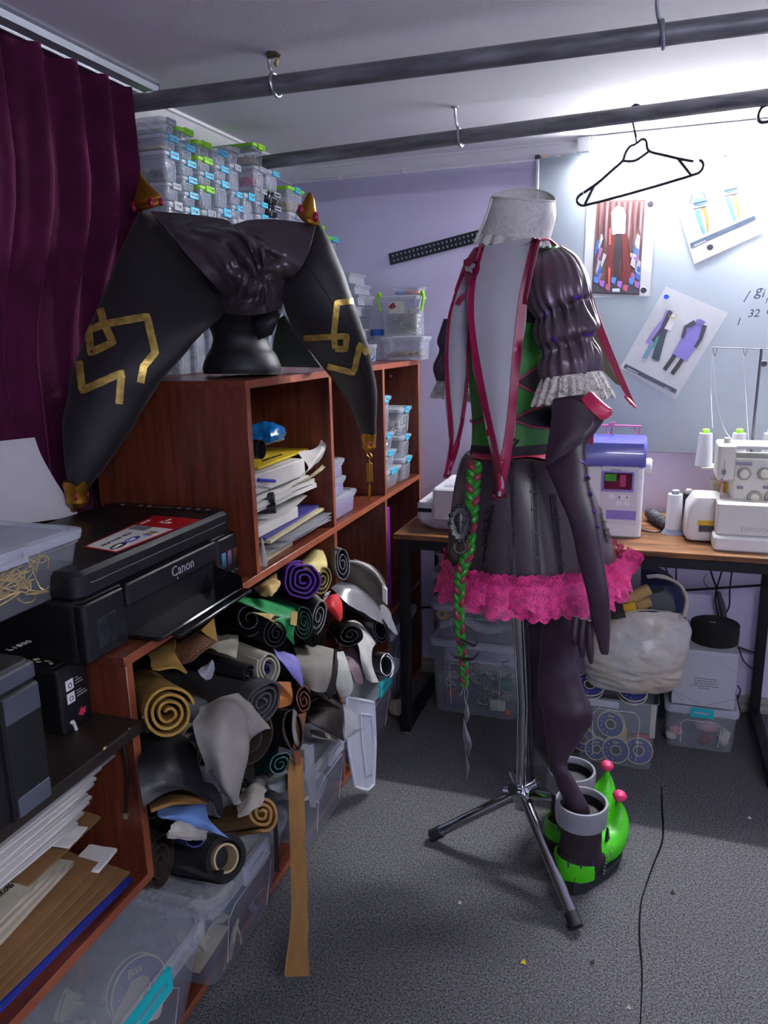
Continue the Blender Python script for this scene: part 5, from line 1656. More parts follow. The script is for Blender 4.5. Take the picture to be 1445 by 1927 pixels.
lay('document_folder', 'yellow folder with black lettering behind the parcel', 'folder', -1.15, -.90, 1.64, 1.965, 1.088, 1.094, mat('yellow_folder', '#b59a12', .5), .04, .001, 7)
fo = [o for o in bpy.data.objects if o.get('label') == 'yellow folder with black lettering behind the parcel'][0]
MB().tube([V(-.925 + .004 * math.sin(i * 1.9), 1.72 + i * .0042, 1.0958) for i in range(28)], .0013, 4, res=80).build('script_lettering', M_slot, fo)
e = PX(492, 846, -.866)
t = thing('card_tube', 'black cardboard tube lying on the parcel beside the upright', 'tube', e)
MB().tube([V(-1.12, e.y + .01, e.z), e], .0225, 20, caps=False).build('tube_wall', mat('black_card', '#15161b', .4), t, world=True, thick=.002)
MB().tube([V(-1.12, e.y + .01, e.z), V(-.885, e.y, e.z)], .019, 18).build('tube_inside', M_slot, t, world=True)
c = PX(512, 822, -.90)
q = MB().ball((0, 0, 0), 1, 28, 18, sc=(.05, .058, .026))
for i, p in enumerate(q.v):
    q.v[i] = p * (1 + .22 * noise.noise(p * 34) + .12 * noise.noise(p * 70)) + V(0, 0, -.25 * abs(p.y) + .012)
q.xf(Matrix.Translation((c.x - .02, c.y + .015, c.z)))
tag(q.build('foil_bag', mat('blue_foil', '#0d5f96', .25, bump=.5, bs=60), ang=25), 'crumpled blue foil bag on top of the black tube', 'bag')
q = MB().loft(sil_rings([((491, 1012), (494, 1012), 1.56, .6), ((491, 1035), (499, 1035), 1.56, .6), ((491, 1055), (503, 1055), 1.56, .6), ((493, 1066), (502, 1066), 1.56, .6)], 12, 10))
tag(q.build('cloth_wad', mat('white_cotton', '#a8a69e', .9)), 'white cloth wad pushed beside the cubby upright', 'cloth')

# ================================================================== desk along the back wall
M_top = mat('rustic_table_board', '#3b2415', .42, c2='#8a5c30', vs=5, vstretch=(1.6, 12, 12), detail=7, bump=.08, bs=50)
M_steel = mat('black_steel_frame', '#101114', .5, metal=.3)
TZ = .75
TX0, TX1, TY0, TY1 = -.782, .66, 2.352, YB - .012
t = thing('desk', 'rustic brown board desk on a black steel frame by the wall', 'desk', (TX0, TY0, 0))
MB().rbox(TX0, TX1, TY0, TY1, TZ - .018, TZ, .003, .0015).build('tabletop', M_top, t, world=True)
S = .034
for x in (TX0 + .012, .428):
    for y in (TY0 + .016, TY1 - .016 - S):
        MB().rbox(x, x + S, y, y + S, .006, TZ - .0185, .003, .002).build('leg', M_steel, t, world=True)
        MB().lathe([(.014, 0.0004), (.015, .006)], 12, (x + S / 2, y + S / 2, 0)).build('foot_cap', mat('grey_foot_cap', '#8e9094', .6), t, world=True)
    MB().rbox(x, x + S, TY0 + .016 + S, TY1 - .016 - S, .012, .012 + S * .8, .002, .002).build('floor_rail', M_steel, t, world=True)
for y in (TY0 + .018, TY1 - .018 - .022):
    MB().rbox(TX0 + .012 + S, .428, y, y + .022, TZ - .055, TZ - .0185, .002, .002).build('apron_rail', M_steel, t, world=True)
pa, pb = PY(1165, 1119, 2.86), PY(1437, 1101, 2.86)
dd = (pb - pa)
MB().tube([pa - dd * 2.2, pb], .0045, 8).build('cross_brace', M_steel, t, world=True)
MB().tube([PY(1140, 1130, 2.855), PY(1426, 1231, 2.855)], .0045, 8).build('cross_brace', M_steel, t, world=True)

# ---------------------------------------------------------------- sewing machine
M_sw = mat('sewing_white', '#cfd0d6', .35, var=.02)
M_sv = mat('sewing_violet', '#4b4a9c', .3, coat=.3)
M_pinkp = mat('pink_plastic', '#c95f9a', .4)
Ym = 2.487
xr = PY(1208, 960, Ym).x
xl = PY(1100, 960, Ym).x
z1 = PY(1165, 878, Ym).z
z2 = PY(1165, 828, Ym).z
t = thing('sewing_machine', 'white sewing machine with violet top cover and small screen', 'sewing machine', (xr, Ym, TZ))
MB().rbox(xl, xr, Ym, Ym + .19, TZ + .0006, z1, .016, .006).build('column', M_sw, t, world=True)
MB().rbox(xl - .30, xl + .02, Ym + .015, Ym + .175, z1 - .10, z1, .016, .006).build('arm', M_sw, t, world=True)
MB().rbox(xl - .32, xl - .23, Ym + .02, Ym + .17, TZ + .10, z1, .016, .006).build('needle_head', M_sw, t, world=True)
MB().rbox(xl - .33, xl + .02, Ym + .012, Ym + .178, TZ + .0006, TZ + .075, .016, .006).build('bed', M_sw, t, world=True)
rings = []
for x in (xl - .325, xl - .31, xr - .004, xr + .004):
    i = .006 if x in (xl - .325, xr + .004) else 0
    rings.append([V(x, Ym - .004 + i, z1 + .0006), V(x, Ym - .006 + i, z1 + (z2 - z1) * .35), V(x, Ym + .012 + i, z2 - .012 - i), V(x, Ym + .05, z2 - i), V(x, Ym + .14, z2 - i), V(x, Ym + .185 - i, z2 - .014 - i), V(x, Ym + .195 - i, z1 + .0006)])
MB().loft(rings).build('top_cover', M_sv, t, world=True)
def fp(x0, x1, y0, y1, Y, m, nm, par, d=.003, r=.003):
    """panel on a front face: pixel rectangle at depth Y"""
    a, b = PY(x0, y1, Y), PY(x1, y0, Y)
    q = MB()
    pl = rrect(a.x, b.x, a.z, b.z, r)
    q.loft([[V(x, Y + .001, z) for x, z in pl], [V(x, Y - d, z) for x, z in pl]])
    return q.build(nm, m, par, world=True)
fp(1128, 1202, 876, 985, Ym, mat('sewing_panel', '#c3c5cc', .35), 'control_panel', t, .002, .004)
fp(1131, 1194, 888, 924, Ym - .002, mat('violet_frame', '#7f74b8', .4), 'screen_frame', t, .002, .003)
sc = fp(1136, 1190, 891, 920, Ym - .004, mat('glossy_screen', '#20161c', .06), 'screen', t, .0006, .002)
fp(1138, 1160, 892, 905, Ym - .0047, mat('screen_green', '#2c8c1e', .3), 'screen_picture', sc, .0002, .002)
fp(1166, 1178, 894, 916, Ym - .0047, mat('screen_rose', '#9c3a62', .3), 'screen_picture', sc, .0002, .002)
fp(1140, 1197, 962, 976, Ym - .0021, mat('violet_strip', '#8076ba', .4), 'violet_strip', t, .001, .001)
for x, y in ((1151, 934), (1172, 936), (1164, 947), (1179, 947)):
    fp(x - 6, x + (12 if x == 1172 else 6), y - 4, y + 4, Ym - .0021, mat('button_white', '#d8d9de', .4), 'button', t, .002, .003)
for x, s in ((1165, -1), (1180, 1)):
    c = PY(x, 936, Ym - .0045)
    MB().prism([c + V(s * .004, 0, 0), c + V(-s * .003, 0, .0035), c + V(-s * .003, 0, -.0035)], (0, -.0004, 0)).build('arrow_mark', M_slot, t, world=True)
c = PY(1149, 886, Ym - .0025)
text('brand_lettering', 'innovis', .0115, c, (1, 0, 0), (0, 0, 1), mat('dark_lettering', '#3a3b44', .5), t)
c = PY(1152, 973, Ym - .0035)
MB().rbox(c.x, c.x + .012, Ym - .0036, Ym - .003, c.z, c.z + .004, .001, .0002).build('worn_lettering', mat('faint_violet_ink', '#6a60a6', .5), t, world=True)
c = PY(1210, 878, Ym + .09)
MB().lathe([(.026, 0), (.028, .004), (.028, .018), (.024, .022)], 24, (xr + .001, Ym + .09, c.z), ax=(1, 0, 0)).build('handwheel', M_sw, t, world=True)
# pink thread holder on top
zt = PY(1165, 801, Ym + .10).z
MB().tube([V(PY(1152, 825, Ym + .1).x, Ym + .1, z2 - .006), V(PY(1153, 800, Ym + .1).x, Ym + .1, zt)], .0026, 8).build('thread_mast', mat('chrome_mast', '#b9bcc4', .2, metal=.9), t, world=True)
MB().tube([PY(1118, 800, Ym + .1), PY(1206, 802, Ym + .1)], .0028, 8).build('thread_bar', M_pinkp, t, world=True)
for x in (1146, 1199):
    MB().tube([PY(x - 5, 802, Ym + .1), PY(x - 3, 814, Ym + .1), PY(x + 2, 817, Ym + .1), PY(x + 6, 802, Ym + .1)], .0022, 6).build('thread_eye', M_pinkp, t, world=True)
MB().tube([PY(1143, 802, Ym + .1), PY(1150, 796, Ym + .1), PY(1158, 795, Ym + .1)], .0028, 8).build('thread_bar', M_pinkp, t, world=True)

# ---------------------------------------------------------------- embroidery unit left of it
xe0 = PY(783, 965, 2.44).x
t = thing('embroidery_unit', 'low white embroidery unit with a dark slot at the desk corner', 'sewing accessory', (xe0, 2.44, TZ))
rings = []
for z, i in ((TZ + .0006, .045), (TZ + .02, .012), (TZ + .036, .0), (PY(800, 950, 2.44).z, .0), (PY(800, 948, 2.44).z + .004, .006)):
    rings.append([V(x, y, z) for x, y in rrect(xe0 + i, xe0 + .30 - i, 2.44 + i * .4, 2.74 - i * .4, .02)])
MB().loft(rings).build('base_unit', M_sw, t, world=True)
xa = PY(813, 950, 2.425).x
MB().rbox(xa, xa + .26, 2.425, 2.70, TZ + .036, PY(830, 920, 2.425).z, .012, .006).build('carriage', M_sw, t, world=True)
fp(786, 812, 957, 963, 2.44, M_slot, 'slot', t, .001, .001)
MB().rbox(xa + .03, xa + .07, 2.46, 2.50, PY(830, 920, 2.425).z - .0004, PY(830, 920, 2.425).z + .0008, .004, .0003).build('panel_mark', mat('panel_line', '#a3a5ae', .4), t, world=True)

# ---------------------------------------------------------------- overlocker
M_srg = mat('serger_cream', '#c9c7bd', .4, var=.02)
M_srw = mat('serger_white', '#d3d3d2', .35)
Ys = 2.47
xs0 = PY(1344, 1000, 2.40).x
t = thing('overlocker', 'cream overlocker with four round tension dials on the desk', 'sewing machine', (xs0, 2.40, TZ))
def pz(y, Y, x=1380): return PY(x, y, Y).z
xb1 = xs0 + .36
MB().rbox(xs0, xb1, 2.40, 2.66, TZ + .0006, pz(1012, 2.40), .010, .005).build('base', M_srw, t, world=True)
MB().rbox(xs0 + .006, xb1, 2.425, 2.60, pz(1012, 2.40) + .0004, pz(948, 2.425), .008, .004).build('looper_cover', mat('serger_cover', '#cfcec8', .35), t, world=True)
xa0 = PY(1288, 975, 2.50).x
rings = []
for z, i in ((TZ + .006, .010), (TZ + .022, .0), (pz(958, 2.50), .006), (pz(940, 2.50), .024)):
    rings.append([V(x, y, z) for x, y in rrect(xa0 + i, xs0 + .02, 2.488 + i * .5, 2.63, .016)])
MB().loft(rings).build('free_arm', M_srw, t, world=True)
xt0 = PY(1350, 880, Ys + .03).x
ztop = pz(838, Ys + .03)
zh0, zh1 = pz(862, Ys + .03), pz(846, Ys + .03)
MB().rbox(xt0 + .045, xb1, Ys + .03, Ys + .17, pz(952, 2.47), zh0, .010, .004).build('upper_body', M_srg, t, world=True)
MB().rbox(xt0, xt0 + .05, Ys + .03, Ys + .17, pz(908, 2.47), ztop, .010, .005).build('needle_column', M_srg, t, world=True)
MB().rbox(xt0 + .045, xb1, Ys + .04, Ys + .16, zh1, ztop, .006, .003).build('carry_handle', M_srw, t, world=True)
MB().rbox(xb1 - .05, xb1, Ys + .03, Ys + .17, zh0 - .002, zh1 + .002, .006, .003).build('handle_post', M_srw, t, world=True)
yf = Ys + .03
for (x, y) in ((1400, 891), (1438, 891), (1419, 935), (1452, 935)):
    c = PY(x, y, yf)
    d = MB().lathe([(.0195, 0), (.0195, .006), (.017, .008)], 26, c, ax=(0, -1, 0)).build('tension_dial', mat('dial_ring', '#9b9a95', .3, metal=.3), t, world=True)
    MB().lathe([(.0125, .008), (.0125, .0145), (.010, .016)], 22, c, ax=(0, -1, 0)).build('dial_knob', mat('dial_cream', '#cdc8b4', .4), d, world=True)
for (x, y, w) in ((1400, 872, 30), (1392, 917, 12), (1441, 917, 12)):
    fp(x - w / 2, x + w / 2, y - 2.5, y + 2.5, yf, mat('chrome_guide', '#9da0a6', .2, metal=.9), 'thread_guide', t, .004, .001)
fp(1361, 1364.5, 866, 898, Ys + .03, M_slot, 'lever_slot', t, .0006, .001)
fp(1358, 1366, 884, 892, Ys + .0294, mat('lever_chrome', '#82858c', .25, metal=.8), 'thread_lever', t, .006, .002)
MB().lathe([(.010, 0), (.010, .016), (.008, .018)], 18, (PY(1368, 838, Ys + .08).x, Ys + .08, ztop - .001)).build('pressure_knob', mat('grey_knob', '#8f918f', .4), t, world=True)
pn = PY(1358, 925, 2.49)
MB().tube([V(pn.x, 2.50, pz(908, 2.49) + .01), V(pn.x, 2.50, pz(946, 2.49))], .0035, 8).build('needle_bar', mat('bright_chrome', '#a5a7ad', .15, metal=.95), t, world=True)
MB().rbox(pn.x - .012, pn.x + .010, 2.485, 2.51, pz(950, 2.49), pz(941, 2.49), .002, .001).build('presser_foot', MATS['bright_chrome'], t, world=True)
MB().rbox(pn.x - .028, pn.x + .012, 2.495, 2.545, pz(941, 2.50) - .0005, pz(941, 2.50) + .001, .006, .0005).build('stitch_plate', mat('plate_steel', '#9aa3ad', .25, metal=.8), t, world=True)
fp(1313, 1352, 981, 988, 2.488, mat('yellow_label', '#c2a21c', .5), 'warning_label', t, .0006, .001)
g = fp(1313, 1352, 988.5, 1002, 2.488, mat('grey_label', '#a8a7a2', .5), 'warning_label', t, .0005, .001)
for k in range(5):
    fp(1315, 1349 - (k % 2) * 6, 990 + k * 2.3, 990.8 + k * 2.3, 2.4875, MATS['dark_lettering'], 'label_line', g, .0003, .0001)
text('front_lettering', 'DIFFERENTIAL FEED', .0082, PY(1361, 1014.5, 2.4225), (1, 0, 0), (0, 0, 1), MATS['dark_lettering'], t)
text('model_lettering', '234', .017, PY(1418, 1018, 2.4225), (1, 0, 0), (0, 0, 1), mat('blue_script', '#4b5fb0', .5), t, shear=.35)
text('brand_relief', 'TOYOTA', .020, PY(1393, 1000, 2.4225), (1, 0, 0), (0, 0, 1), MATS['serger_cover'], t, ext=.0014)
# thread stand
Yt = 2.70
MB().tube([PY(1413, 850, Yt), PY(1420, 780, Yt), PY(1433, 656, Yt)], .0044, 10).build('thread_mast', mat('dark_chrome', '#6b6a72', .3, metal=.8), t, world=True)
MB().tube([PY(1338, 654, Yt), PY(1380, 655, Yt), PY(1445, 657, Yt), PY(1520, 660, Yt)], .0014, 6).build('thread_arm', MATS['dark_chrome'], t, world=True)
for x in (1344, 1401):
    MB().tube([PY(x - 3, 654, Yt), PY(x, 668, Yt), PY(x + 2, 668, Yt), PY(x + 6, 655, Yt)], .0011, 5, res=10).build('thread_loop', MATS['dark_chrome'], t, world=True)
M_thr = mat('white_thread', '#d5d8e0', .6)
for pts in ([(1342, 668), (1344, 710), (1350, 760), (1362, 805), (1383, 835)], [(1340, 668), (1338, 740), (1341, 806)], [(1399, 668), (1403, 740), (1409, 836)]):
    MB().tube([PY(x, y, Yt - (.0 if i < len(pts) - 1 else .1)) for i, (x, y) in enumerate(pts)], .0006, 4, res=20).build('thread', M_thr, t, world=True)
MB().rbox(PY(1318, 882, Yt).x, xb1, Yt - .03, Yt + .05, pz(882, Yt), pz(878, Yt), .006, .002).build('spool_shelf', M_srg, t, world=True)
MB().rbox(PY(1352, 882, Yt).x, PY(1352, 882, Yt).x + .03, 2.63, Yt - .02, pz(900, Yt), pz(880, Yt), .006, .002).build('shelf_bracket', M_srg, t, world=True)


def cone(loc, r0, r1, h, m, cap, label, group=None, cat='thread cone', base=None):
    t = thing('thread_cone', label, cat, loc, group=group)
    prof = [(r0, 0.0)]
    for i in range(1, 13):
        s = i / 12
        prof.append(((r0 + (r1 - r0) * s) * (1 + .010 * math.sin(s * 30)), h * s))
    MB().lathe(prof, 24).build('wound_thread', m, t)
    MB().lathe([(r1 * .55, h - .001), (r1 * .55, h + .012), (r1 * .42, h + .014)], 18).build('cone_top', cap, t)
    if base: MB().lathe([(r0 * 1.35, 0.0), (r0 * 1.05, .012), (r0 * .98, .016)], 24, (0, 0, -.0005)).build('cone_base', base, t)
    return t


M_lime = mat('lime_core', '#9be03a', .45)
M_cone = mat('cone_thread_white', '#d3d6df', .7, var=.03, vs=9, vstretch=(.2, .2, 30), bump=.3, bs=60)
zc = pz(878, Yt) + .0006
for x in (1324, 1387, 1446):
    p = PY(x, 870, Yt)
    cone((p.x, Yt, zc), .0275, .0205, PY(x, 815, Yt).z - zc, M_cone, M_lime, 'white thread cone with a lime core behind the overlocker', 'thread cones behind the overlocker')
p = PZ(1266, 1003, TZ)
cone((p.x, p.y, TZ + .0010), .027, .0225, PY(1266, 930, p.y).z - TZ, M_cone, mat('grey_core', '#7c8290', .5), 'white thread cone on a grey base standing on the desk', base=mat('grey_cone_base', '#8089a0', .5))
p2 = PZ(1292, 985, TZ)
cone((p2.x - .004, p.y + .085, TZ + .0006), .021, .019, PY(1288, 928, p.y + .085).z - TZ, mat('cone_thread_black', '#1e1e26', .7), mat('white_core', '#cfcfd4', .5), 'black thread cone behind the white one on the desk')
# yellow and white spools behind the overlocker arm
for (x, cc, lb, dy) in ((1364, '#c69a08', 'golden yellow thread spool behind the overlocker arm', 0), (1346, '#d6d2d0', 'white thread spool beside the golden one', .05)):
    p = PY(x, 930, 2.66 + dy)
    t = thing('thread_spool', lb, 'spool', (p.x, 2.672 + dy, TZ + .0006))
    zt_ = PY(x, 908, 2.66).z - TZ
    MB().lathe([(.026, 0), (.027, .004), (.020, .008), (.0185, zt_ - .012), (.026, zt_ - .004), (.024, zt_)], 22).build('wound_thread', mat('spool_' + cc[1:], cc, .35, bump=.3, bs=90), t)
    MB().lathe([(.010, zt_ - .001), (.010, zt_ + .003)], 14).build('spool_rim', mat('spool_rim', '#c9c3a8', .5), t)
# heat tool on the desk with its cord
t = thing('heat_tool', 'dark grey ribbed hand tool lying on the desk with its cord', 'hand tool', PZ(1235, 985, TZ))
a, b = PZ(1222, 966, TZ + .022), PZ(1256, 990, TZ + .02)
M_tool = mat('tool_rubber', '#2e2d33', .5)
MB().tube([a, a.lerp(b, .1), a.lerp(b, .45), a.lerp(b, .5), b], [.018, .021, .021, .018, .0165], 16).build('barrel', M_tool, t, world=True)
for k in range(4):
    MB().ring(a.lerp(b, .25 + .17 * k), b - a, .0205, .0016, 20, 5).build('grip_ring', mat('tool_ring', '#45434b', .45), t, world=True)
MB().tube([PZ(1247, 988, TZ + .004), PZ(1240, 1000, TZ + .003), PZ(1222, 1000, TZ + .003), PZ(1206, 997, TZ + .003)], .0026, 6, res=16).build('power_cord', mat('grey_cord', '#3c3a40', .5), t, world=True)

# ================================================================== whiteboard and what is pinned to it
YW = YB - .016
wx0 = PY(1008, 300, YW).x
wz1 = PY(1008, 291, YW).z
wz0 = PY(1280, 855, YW).z
t = thing('whiteboard', 'large aluminium framed whiteboard on the lilac wall', 'whiteboard', (wx0, YB, wz0))
M_wb = mat('whiteboard_enamel', '#98a2ac', .22, var=.02, vs=3)
WX1 = 1.35
MB().rbox(wx0 + .008, WX1, YW, YB - .0005, wz0 + .006, wz1 - .006, .002, .001).build('writing_panel', M_wb, t, world=True)
M_fr = mat('board_frame', '#b9bdc4', .3, metal=.7)
MB().rbox(wx0, wx0 + .012, YW - .004, YB - .0005, wz0, wz1, .002, .002).build('frame_bar', M_fr, t, world=True)
MB().rbox(wx0 + .012, WX1, YW - .004, YB - .0005, wz1 - .010, wz1, .002, .002).build('frame_bar', M_fr, t, world=True)
MB().rbox(wx0 - .002, wx0 + .016, YW - .006, YB - .0005, wz1 - .016, wz1 + .002, .003, .002).build('corner_cap', mat('corner_black', '#2b2c38', .5), t, world=True)
fp(1020, 1055, 289, 298, YW - .0041, mat('maker_label', '#c2c4c8', .5), 'maker_label', t, .0006, .001)
fp(1021, 1028, 290.5, 297, YW - .0047, mat('orange_ink', '#d0a07a', .5), 'maker_mark', t, .0003, .001)
text('maker_lettering', 'boards', .010, PY(1030, 296, YW - .0048), (1, 0, -.02), (0, 0, 1), mat('blue_ink', '#3c70b4', .5), t)
M_ink = mat('marker_ink', '#2c3442', .6)
for nm, s, sz, x, y in (('handwriting', '32', .036, 1406, 597), ('handwriting', 'g', .050, 1419, 556), ('handwriting', 'i', .040, 1432, 560), ('handwriting', 'O', .030, 1440, 592), ('handwriting', '/', .050, 1398, 568), ('handwriting', 'l', .036, 1386, 612), ('handwriting', 'N', .024, 1439, 571)):
    text(nm, s, sz, PY(x, y, YW - .0003), (1, 0, .02), (0, 0, 1), M_ink, t, ext=.0002, shear=.25)


def on_board(name, label, cat, corners, m, off, nu=10, amp=.004, seed=0, th=.0006):
    """paper held to the board: corners tl, tr, br, bl as pixels"""
    P = [PY(x, y, YW - off) for x, y in corners]
    G = sheet([linres([P[0], P[1]], 3), linres([P[3], P[2]], 3)], nu, nu)
    for i, r_ in enumerate(G):
        for j, p in enumerate(r_):
            p.y -= max(0, .35 * amp * (.6 + noise.noise(V(j * .3, i * .3, seed))) * (i / (nu - 1)))
    q = MB().grid(G)
    t = thing(name, label, cat, P[0])
    q.build('sheet', m, t, world=True, thick=th)
    return t, q.bvh(), P


M_paper = mat('poster_paper', '#a9acb2', .7, var=.02)
def flat(par, bv, poly, m, nm, off=.0009, fan=True):
    """printed shape: pixel polygon laid on the sheet"""
    pts = [cast(bv, x, y, off) for x, y in poly]
    if any(p is None for p in pts): return
    MB().add(pts, [tuple(range(len(pts)))]).build(nm, m, par, world=True, flat=True)
def ink(c): return mat('ink_' + c.lstrip('#'), c, .65)


# poster 1: a plain painted figure on a throne, in reds, whites and blues
t, bv, P = on_board('art_poster', 'tall fantasy art print in reds and blues pinned by two black magnets', 'poster', [(1104, 376), (1236, 372), (1222, 557), (1097, 561)], M_paper, .002, seed=1)
flat(t, bv, [(1123, 378), (1214, 375), (1203, 555), (1113, 552)], mat('print_ground', '#3a2224', .6, c2='#5c4240', vs=60, vstretch=(3, 1, .3)), 'print_ground', .0009)
rn = random.Random(2)
for k in range(16):
    x = 1126 + k * 5.4
    c = ('#4a1416', '#6a484a', '#3a1012', '#7c6470')[k % 4]
    flat(t, bv, [(x, 380), (x + 3, 380), (x + 1 - .04 * 60, 380 + rn.uniform(40, 110)), (x - 2 - .04 * 60, 380 + rn.uniform(40, 110))], ink(c), 'printed_stroke', .0012)
for side in (-1, 1):
    for k in range(7):
        x, y = 1162 + side * (24 + rn.uniform(0, 14)), 440 + k * 12
        flat(t, bv, [(x, y), (x + 6, y + 4), (x + 4 * side, y + 30), (x - 5, y + 22)], ink(('#8f939e', '#2c5aa0', '#7c5886', '#9a9ca4')[k % 4]), 'printed_stroke', .0014)
flat(t, bv, [(1150, 440), (1178, 438), (1186, 480), (1190, 532), (1140, 534), (1142, 480)], ink('#561416'), 'printed_robe', .0016)
flat(t, bv, [(1158, 440), (1170, 440), (1172, 500), (1168, 536), (1156, 536), (1155, 490)], ink('#221a24'), 'printed_robe', .0018)
flat(t, bv, [(1150, 400), (1160, 388), (1172, 390), (1178, 404), (1176, 440), (1152, 442)], ink('#9498a0'), 'printed_hair', .0018)
flat(t, bv, [(1159, 402), (1168, 402), (1167, 416), (1160, 416)], ink('#c0a9a4'), 'printed_face', .0021)
flat(t, bv, [(1146, 430), (1150, 430), (1148, 536), (1144, 536)], ink('#a84f46'), 'printed_staff', .0020)
flat(t, bv, [(1116, 532), (1204, 532), (1203, 553), (1114, 551)], ink('#2f2b38'), 'printed_base', .0014)
for k in range(8):
    x, y = 1118 + k * 11, 520 + (k * 7) % 20
    flat(t, bv, [(x, y), (x + 9, y + 2), (x + 6, y + 14), (x - 1, y + 10)], ink(('#3f6fc0', '#8d5aa8', '#a04860')[k % 3]), 'printed_stroke', .0020)
flat(t, bv, [(1152, 543), (1166, 543), (1166, 549), (1152, 549)], ink('#a9b6c6'), 'printed_plate', .0022)

# poster 2: two costume sketches
t, bv, P = on_board('sketch_poster', 'sheet with two pale blue costume sketches and a slate bar', 'poster', [(1254, 330), (1402, 288), (1438, 437), (1306, 497)], M_paper, .002, amp=.006, seed=2)
def limb(pts, w, c, w2=None, off=.0012):
    q = MB()
    stroke_cast(q, bv, pts, w, off, 16, w2=w2)
    if q.v: q.build('printed_shape', ink(c), t, world=True)
for dx, dy, sk in ((0, 0, '#8a5428'), (58, -24, '#8e5c34')):
    limb([(1312 + dx, 356 + dy), (1316 + dx, 374 + dy)], 13, '#6f747e')
    limb([(1309 + dx, 358 + dy), (1322 + dx, 366 + dy)], 4, '#2c5590')
    limb([(1305 + dx, 380 + dy), (1326 + dx, 376 + dy)], 14, '#3a6aa6')
    limb([(1303 + dx, 384 + dy), (1328 + dx, 378 + dy)], 2.5, '#10131c', off=.0016)
    limb([(1304 + dx, 394 + dy), (1330 + dx, 388 + dy)], 2.5, '#10131c', off=.0016)
    limb([(1311 + dx, 396 + dy), (1318 + dx, 420 + dy), (1325 + dx, 440 + dy)], 9, '#3a6aa6', 5)
    limb([(1323 + dx, 390 + dy), (1330 + dx, 412 + dy), (1332 + dx, 436 + dy)], 8, sk, 4)
    limb([(1303 + dx, 360 + dy), (1298 + dx, 386 + dy)], 2.5, '#30343e')
    limb([(1322 + dx, 358 + dy), (1330 + dx, 382 + dy)], 2.5, '#30343e')
    limb([(1314 + dx, 352 + dy), (1318 + dx, 350 + dy)], 4, '#4a4450')
limb([(1299, 462), (1421, 409)], 8, '#2c3c4e')
q = cast(bv, 1306, 464, .0026, YW - .009)
dxd = cast(bv, 1400, 421, .0026, YW - .009) - q
text('sheet_lettering', 'shutterstock', .0075, q, dxd, V(0, 0, 1), mat('white_sheet_ink', '#e2e4e8', .6), t)

# poster 3: two purple coats
t, bv, P = on_board('sketch_poster', 'tilted sheet with two purple coat sketches under a blue magnet', 'poster', [(1253, 539), (1370, 589), (1270, 752), (1166, 692)], M_paper, .002, amp=.004, seed=3)
limb([(1262, 585), (1245, 620), (1228, 642)], 9, '#3b3648', 6)
flat(t, bv, [(1254, 582), (1262, 590), (1250, 612), (1232, 652), (1214, 645), (1228, 622), (1246, 600)], ink('#7a70a8'), 'printed_coat')
flat(t, bv, [(1262, 590), (1274, 594), (1262, 622), (1248, 618)], ink('#c3c2c4'), 'printed_shirt')
limb([(1258, 594), (1268, 600), (1274, 592)], 2, '#a8935c', off=.0018)
flat(t, bv, [(1246, 616), (1256, 620), (1240, 680), (1226, 674), (1236, 640)], ink('#34404e'), 'printed_trouser')
flat(t, bv, [(1236, 634), (1240, 634), (1232, 656), (1226, 654)], ink('#3f8f6c'), 'printed_lining', .0016)
flat(t, bv, [(1222, 648), (1230, 652), (1217, 676), (1208, 673)], ink('#5c7d94'), 'printed_trouser', .0014)
flat(t, bv, [(1310, 604), (1326, 612), (1312, 650), (1292, 680), (1264, 668), (1284, 632)], ink('#756bb0'), 'printed_coat')
limb([(1308, 606), (1290, 616), (1284, 636)], 9, '#3b3648', 6, .0016)
limb([(1326, 612), (1318, 638), (1308, 654)], 9, '#3b3648', 6, .0016)
flat(t, bv, [(1308, 602), (1318, 600), (1328, 606), (1322, 612)], ink('#6a60a2'), 'printed_collar', .0018)
limb([(1270, 668), (1250, 696)], 8, '#33303c')
limb([(1284, 676), (1264, 704)], 8, '#33303c')
limb([(1175, 688), (1272, 737)], 8, '#3a4756')
q = cast(bv, 1179, 693, .0026, YW - .009)
dxd = cast(bv, 1250, 729, .0026, YW - .009) - q
text('sheet_lettering', 'shutterstock', .0085, q, dxd, V(0, 0, 1), MATS['white_sheet_ink'], t)
text('sheet_lettering', 'shutterstock', .0045, cast(bv, 1250, 729, .0026, YW - .009), dxd, V(0, 0, 1), MATS['white_sheet_ink'], t)

M_magk = mat('black_magnet', '#2c2b36', .4)
for (x, y, m, lb, r, off) in ((1366, 288, M_magk, 'black round magnet alone on the bright part of the whiteboard', .0105, 0), (1224, 384, M_magk, 'black round magnet at the top corner of the art print', .0105, .006), (1211, 546, M_magk, 'black round magnet at the bottom corner of the art print', .0105, .009),
                             (1336, 465, M_magk, 'black round magnet below the slate bar of the pale blue sketches', .0105, .010), (1254, 558, mat('blue_magnet', '#2446c8', .3), 'blue round magnet holding the purple coat sheet', .009, .006), (1437, 684, M_magk, 'black round magnet beside the overlocker thread mast', .0105, 0)):
    p = PY(x, y, YW - off)
    o = MB().lathe([(r, 0), (r, .005), (r * .85, .0065)], 22, p - V(0, .0004, 0), ax=(0, -1, 0)).build('magnet', m)
    tag(o, lb, 'magnet')

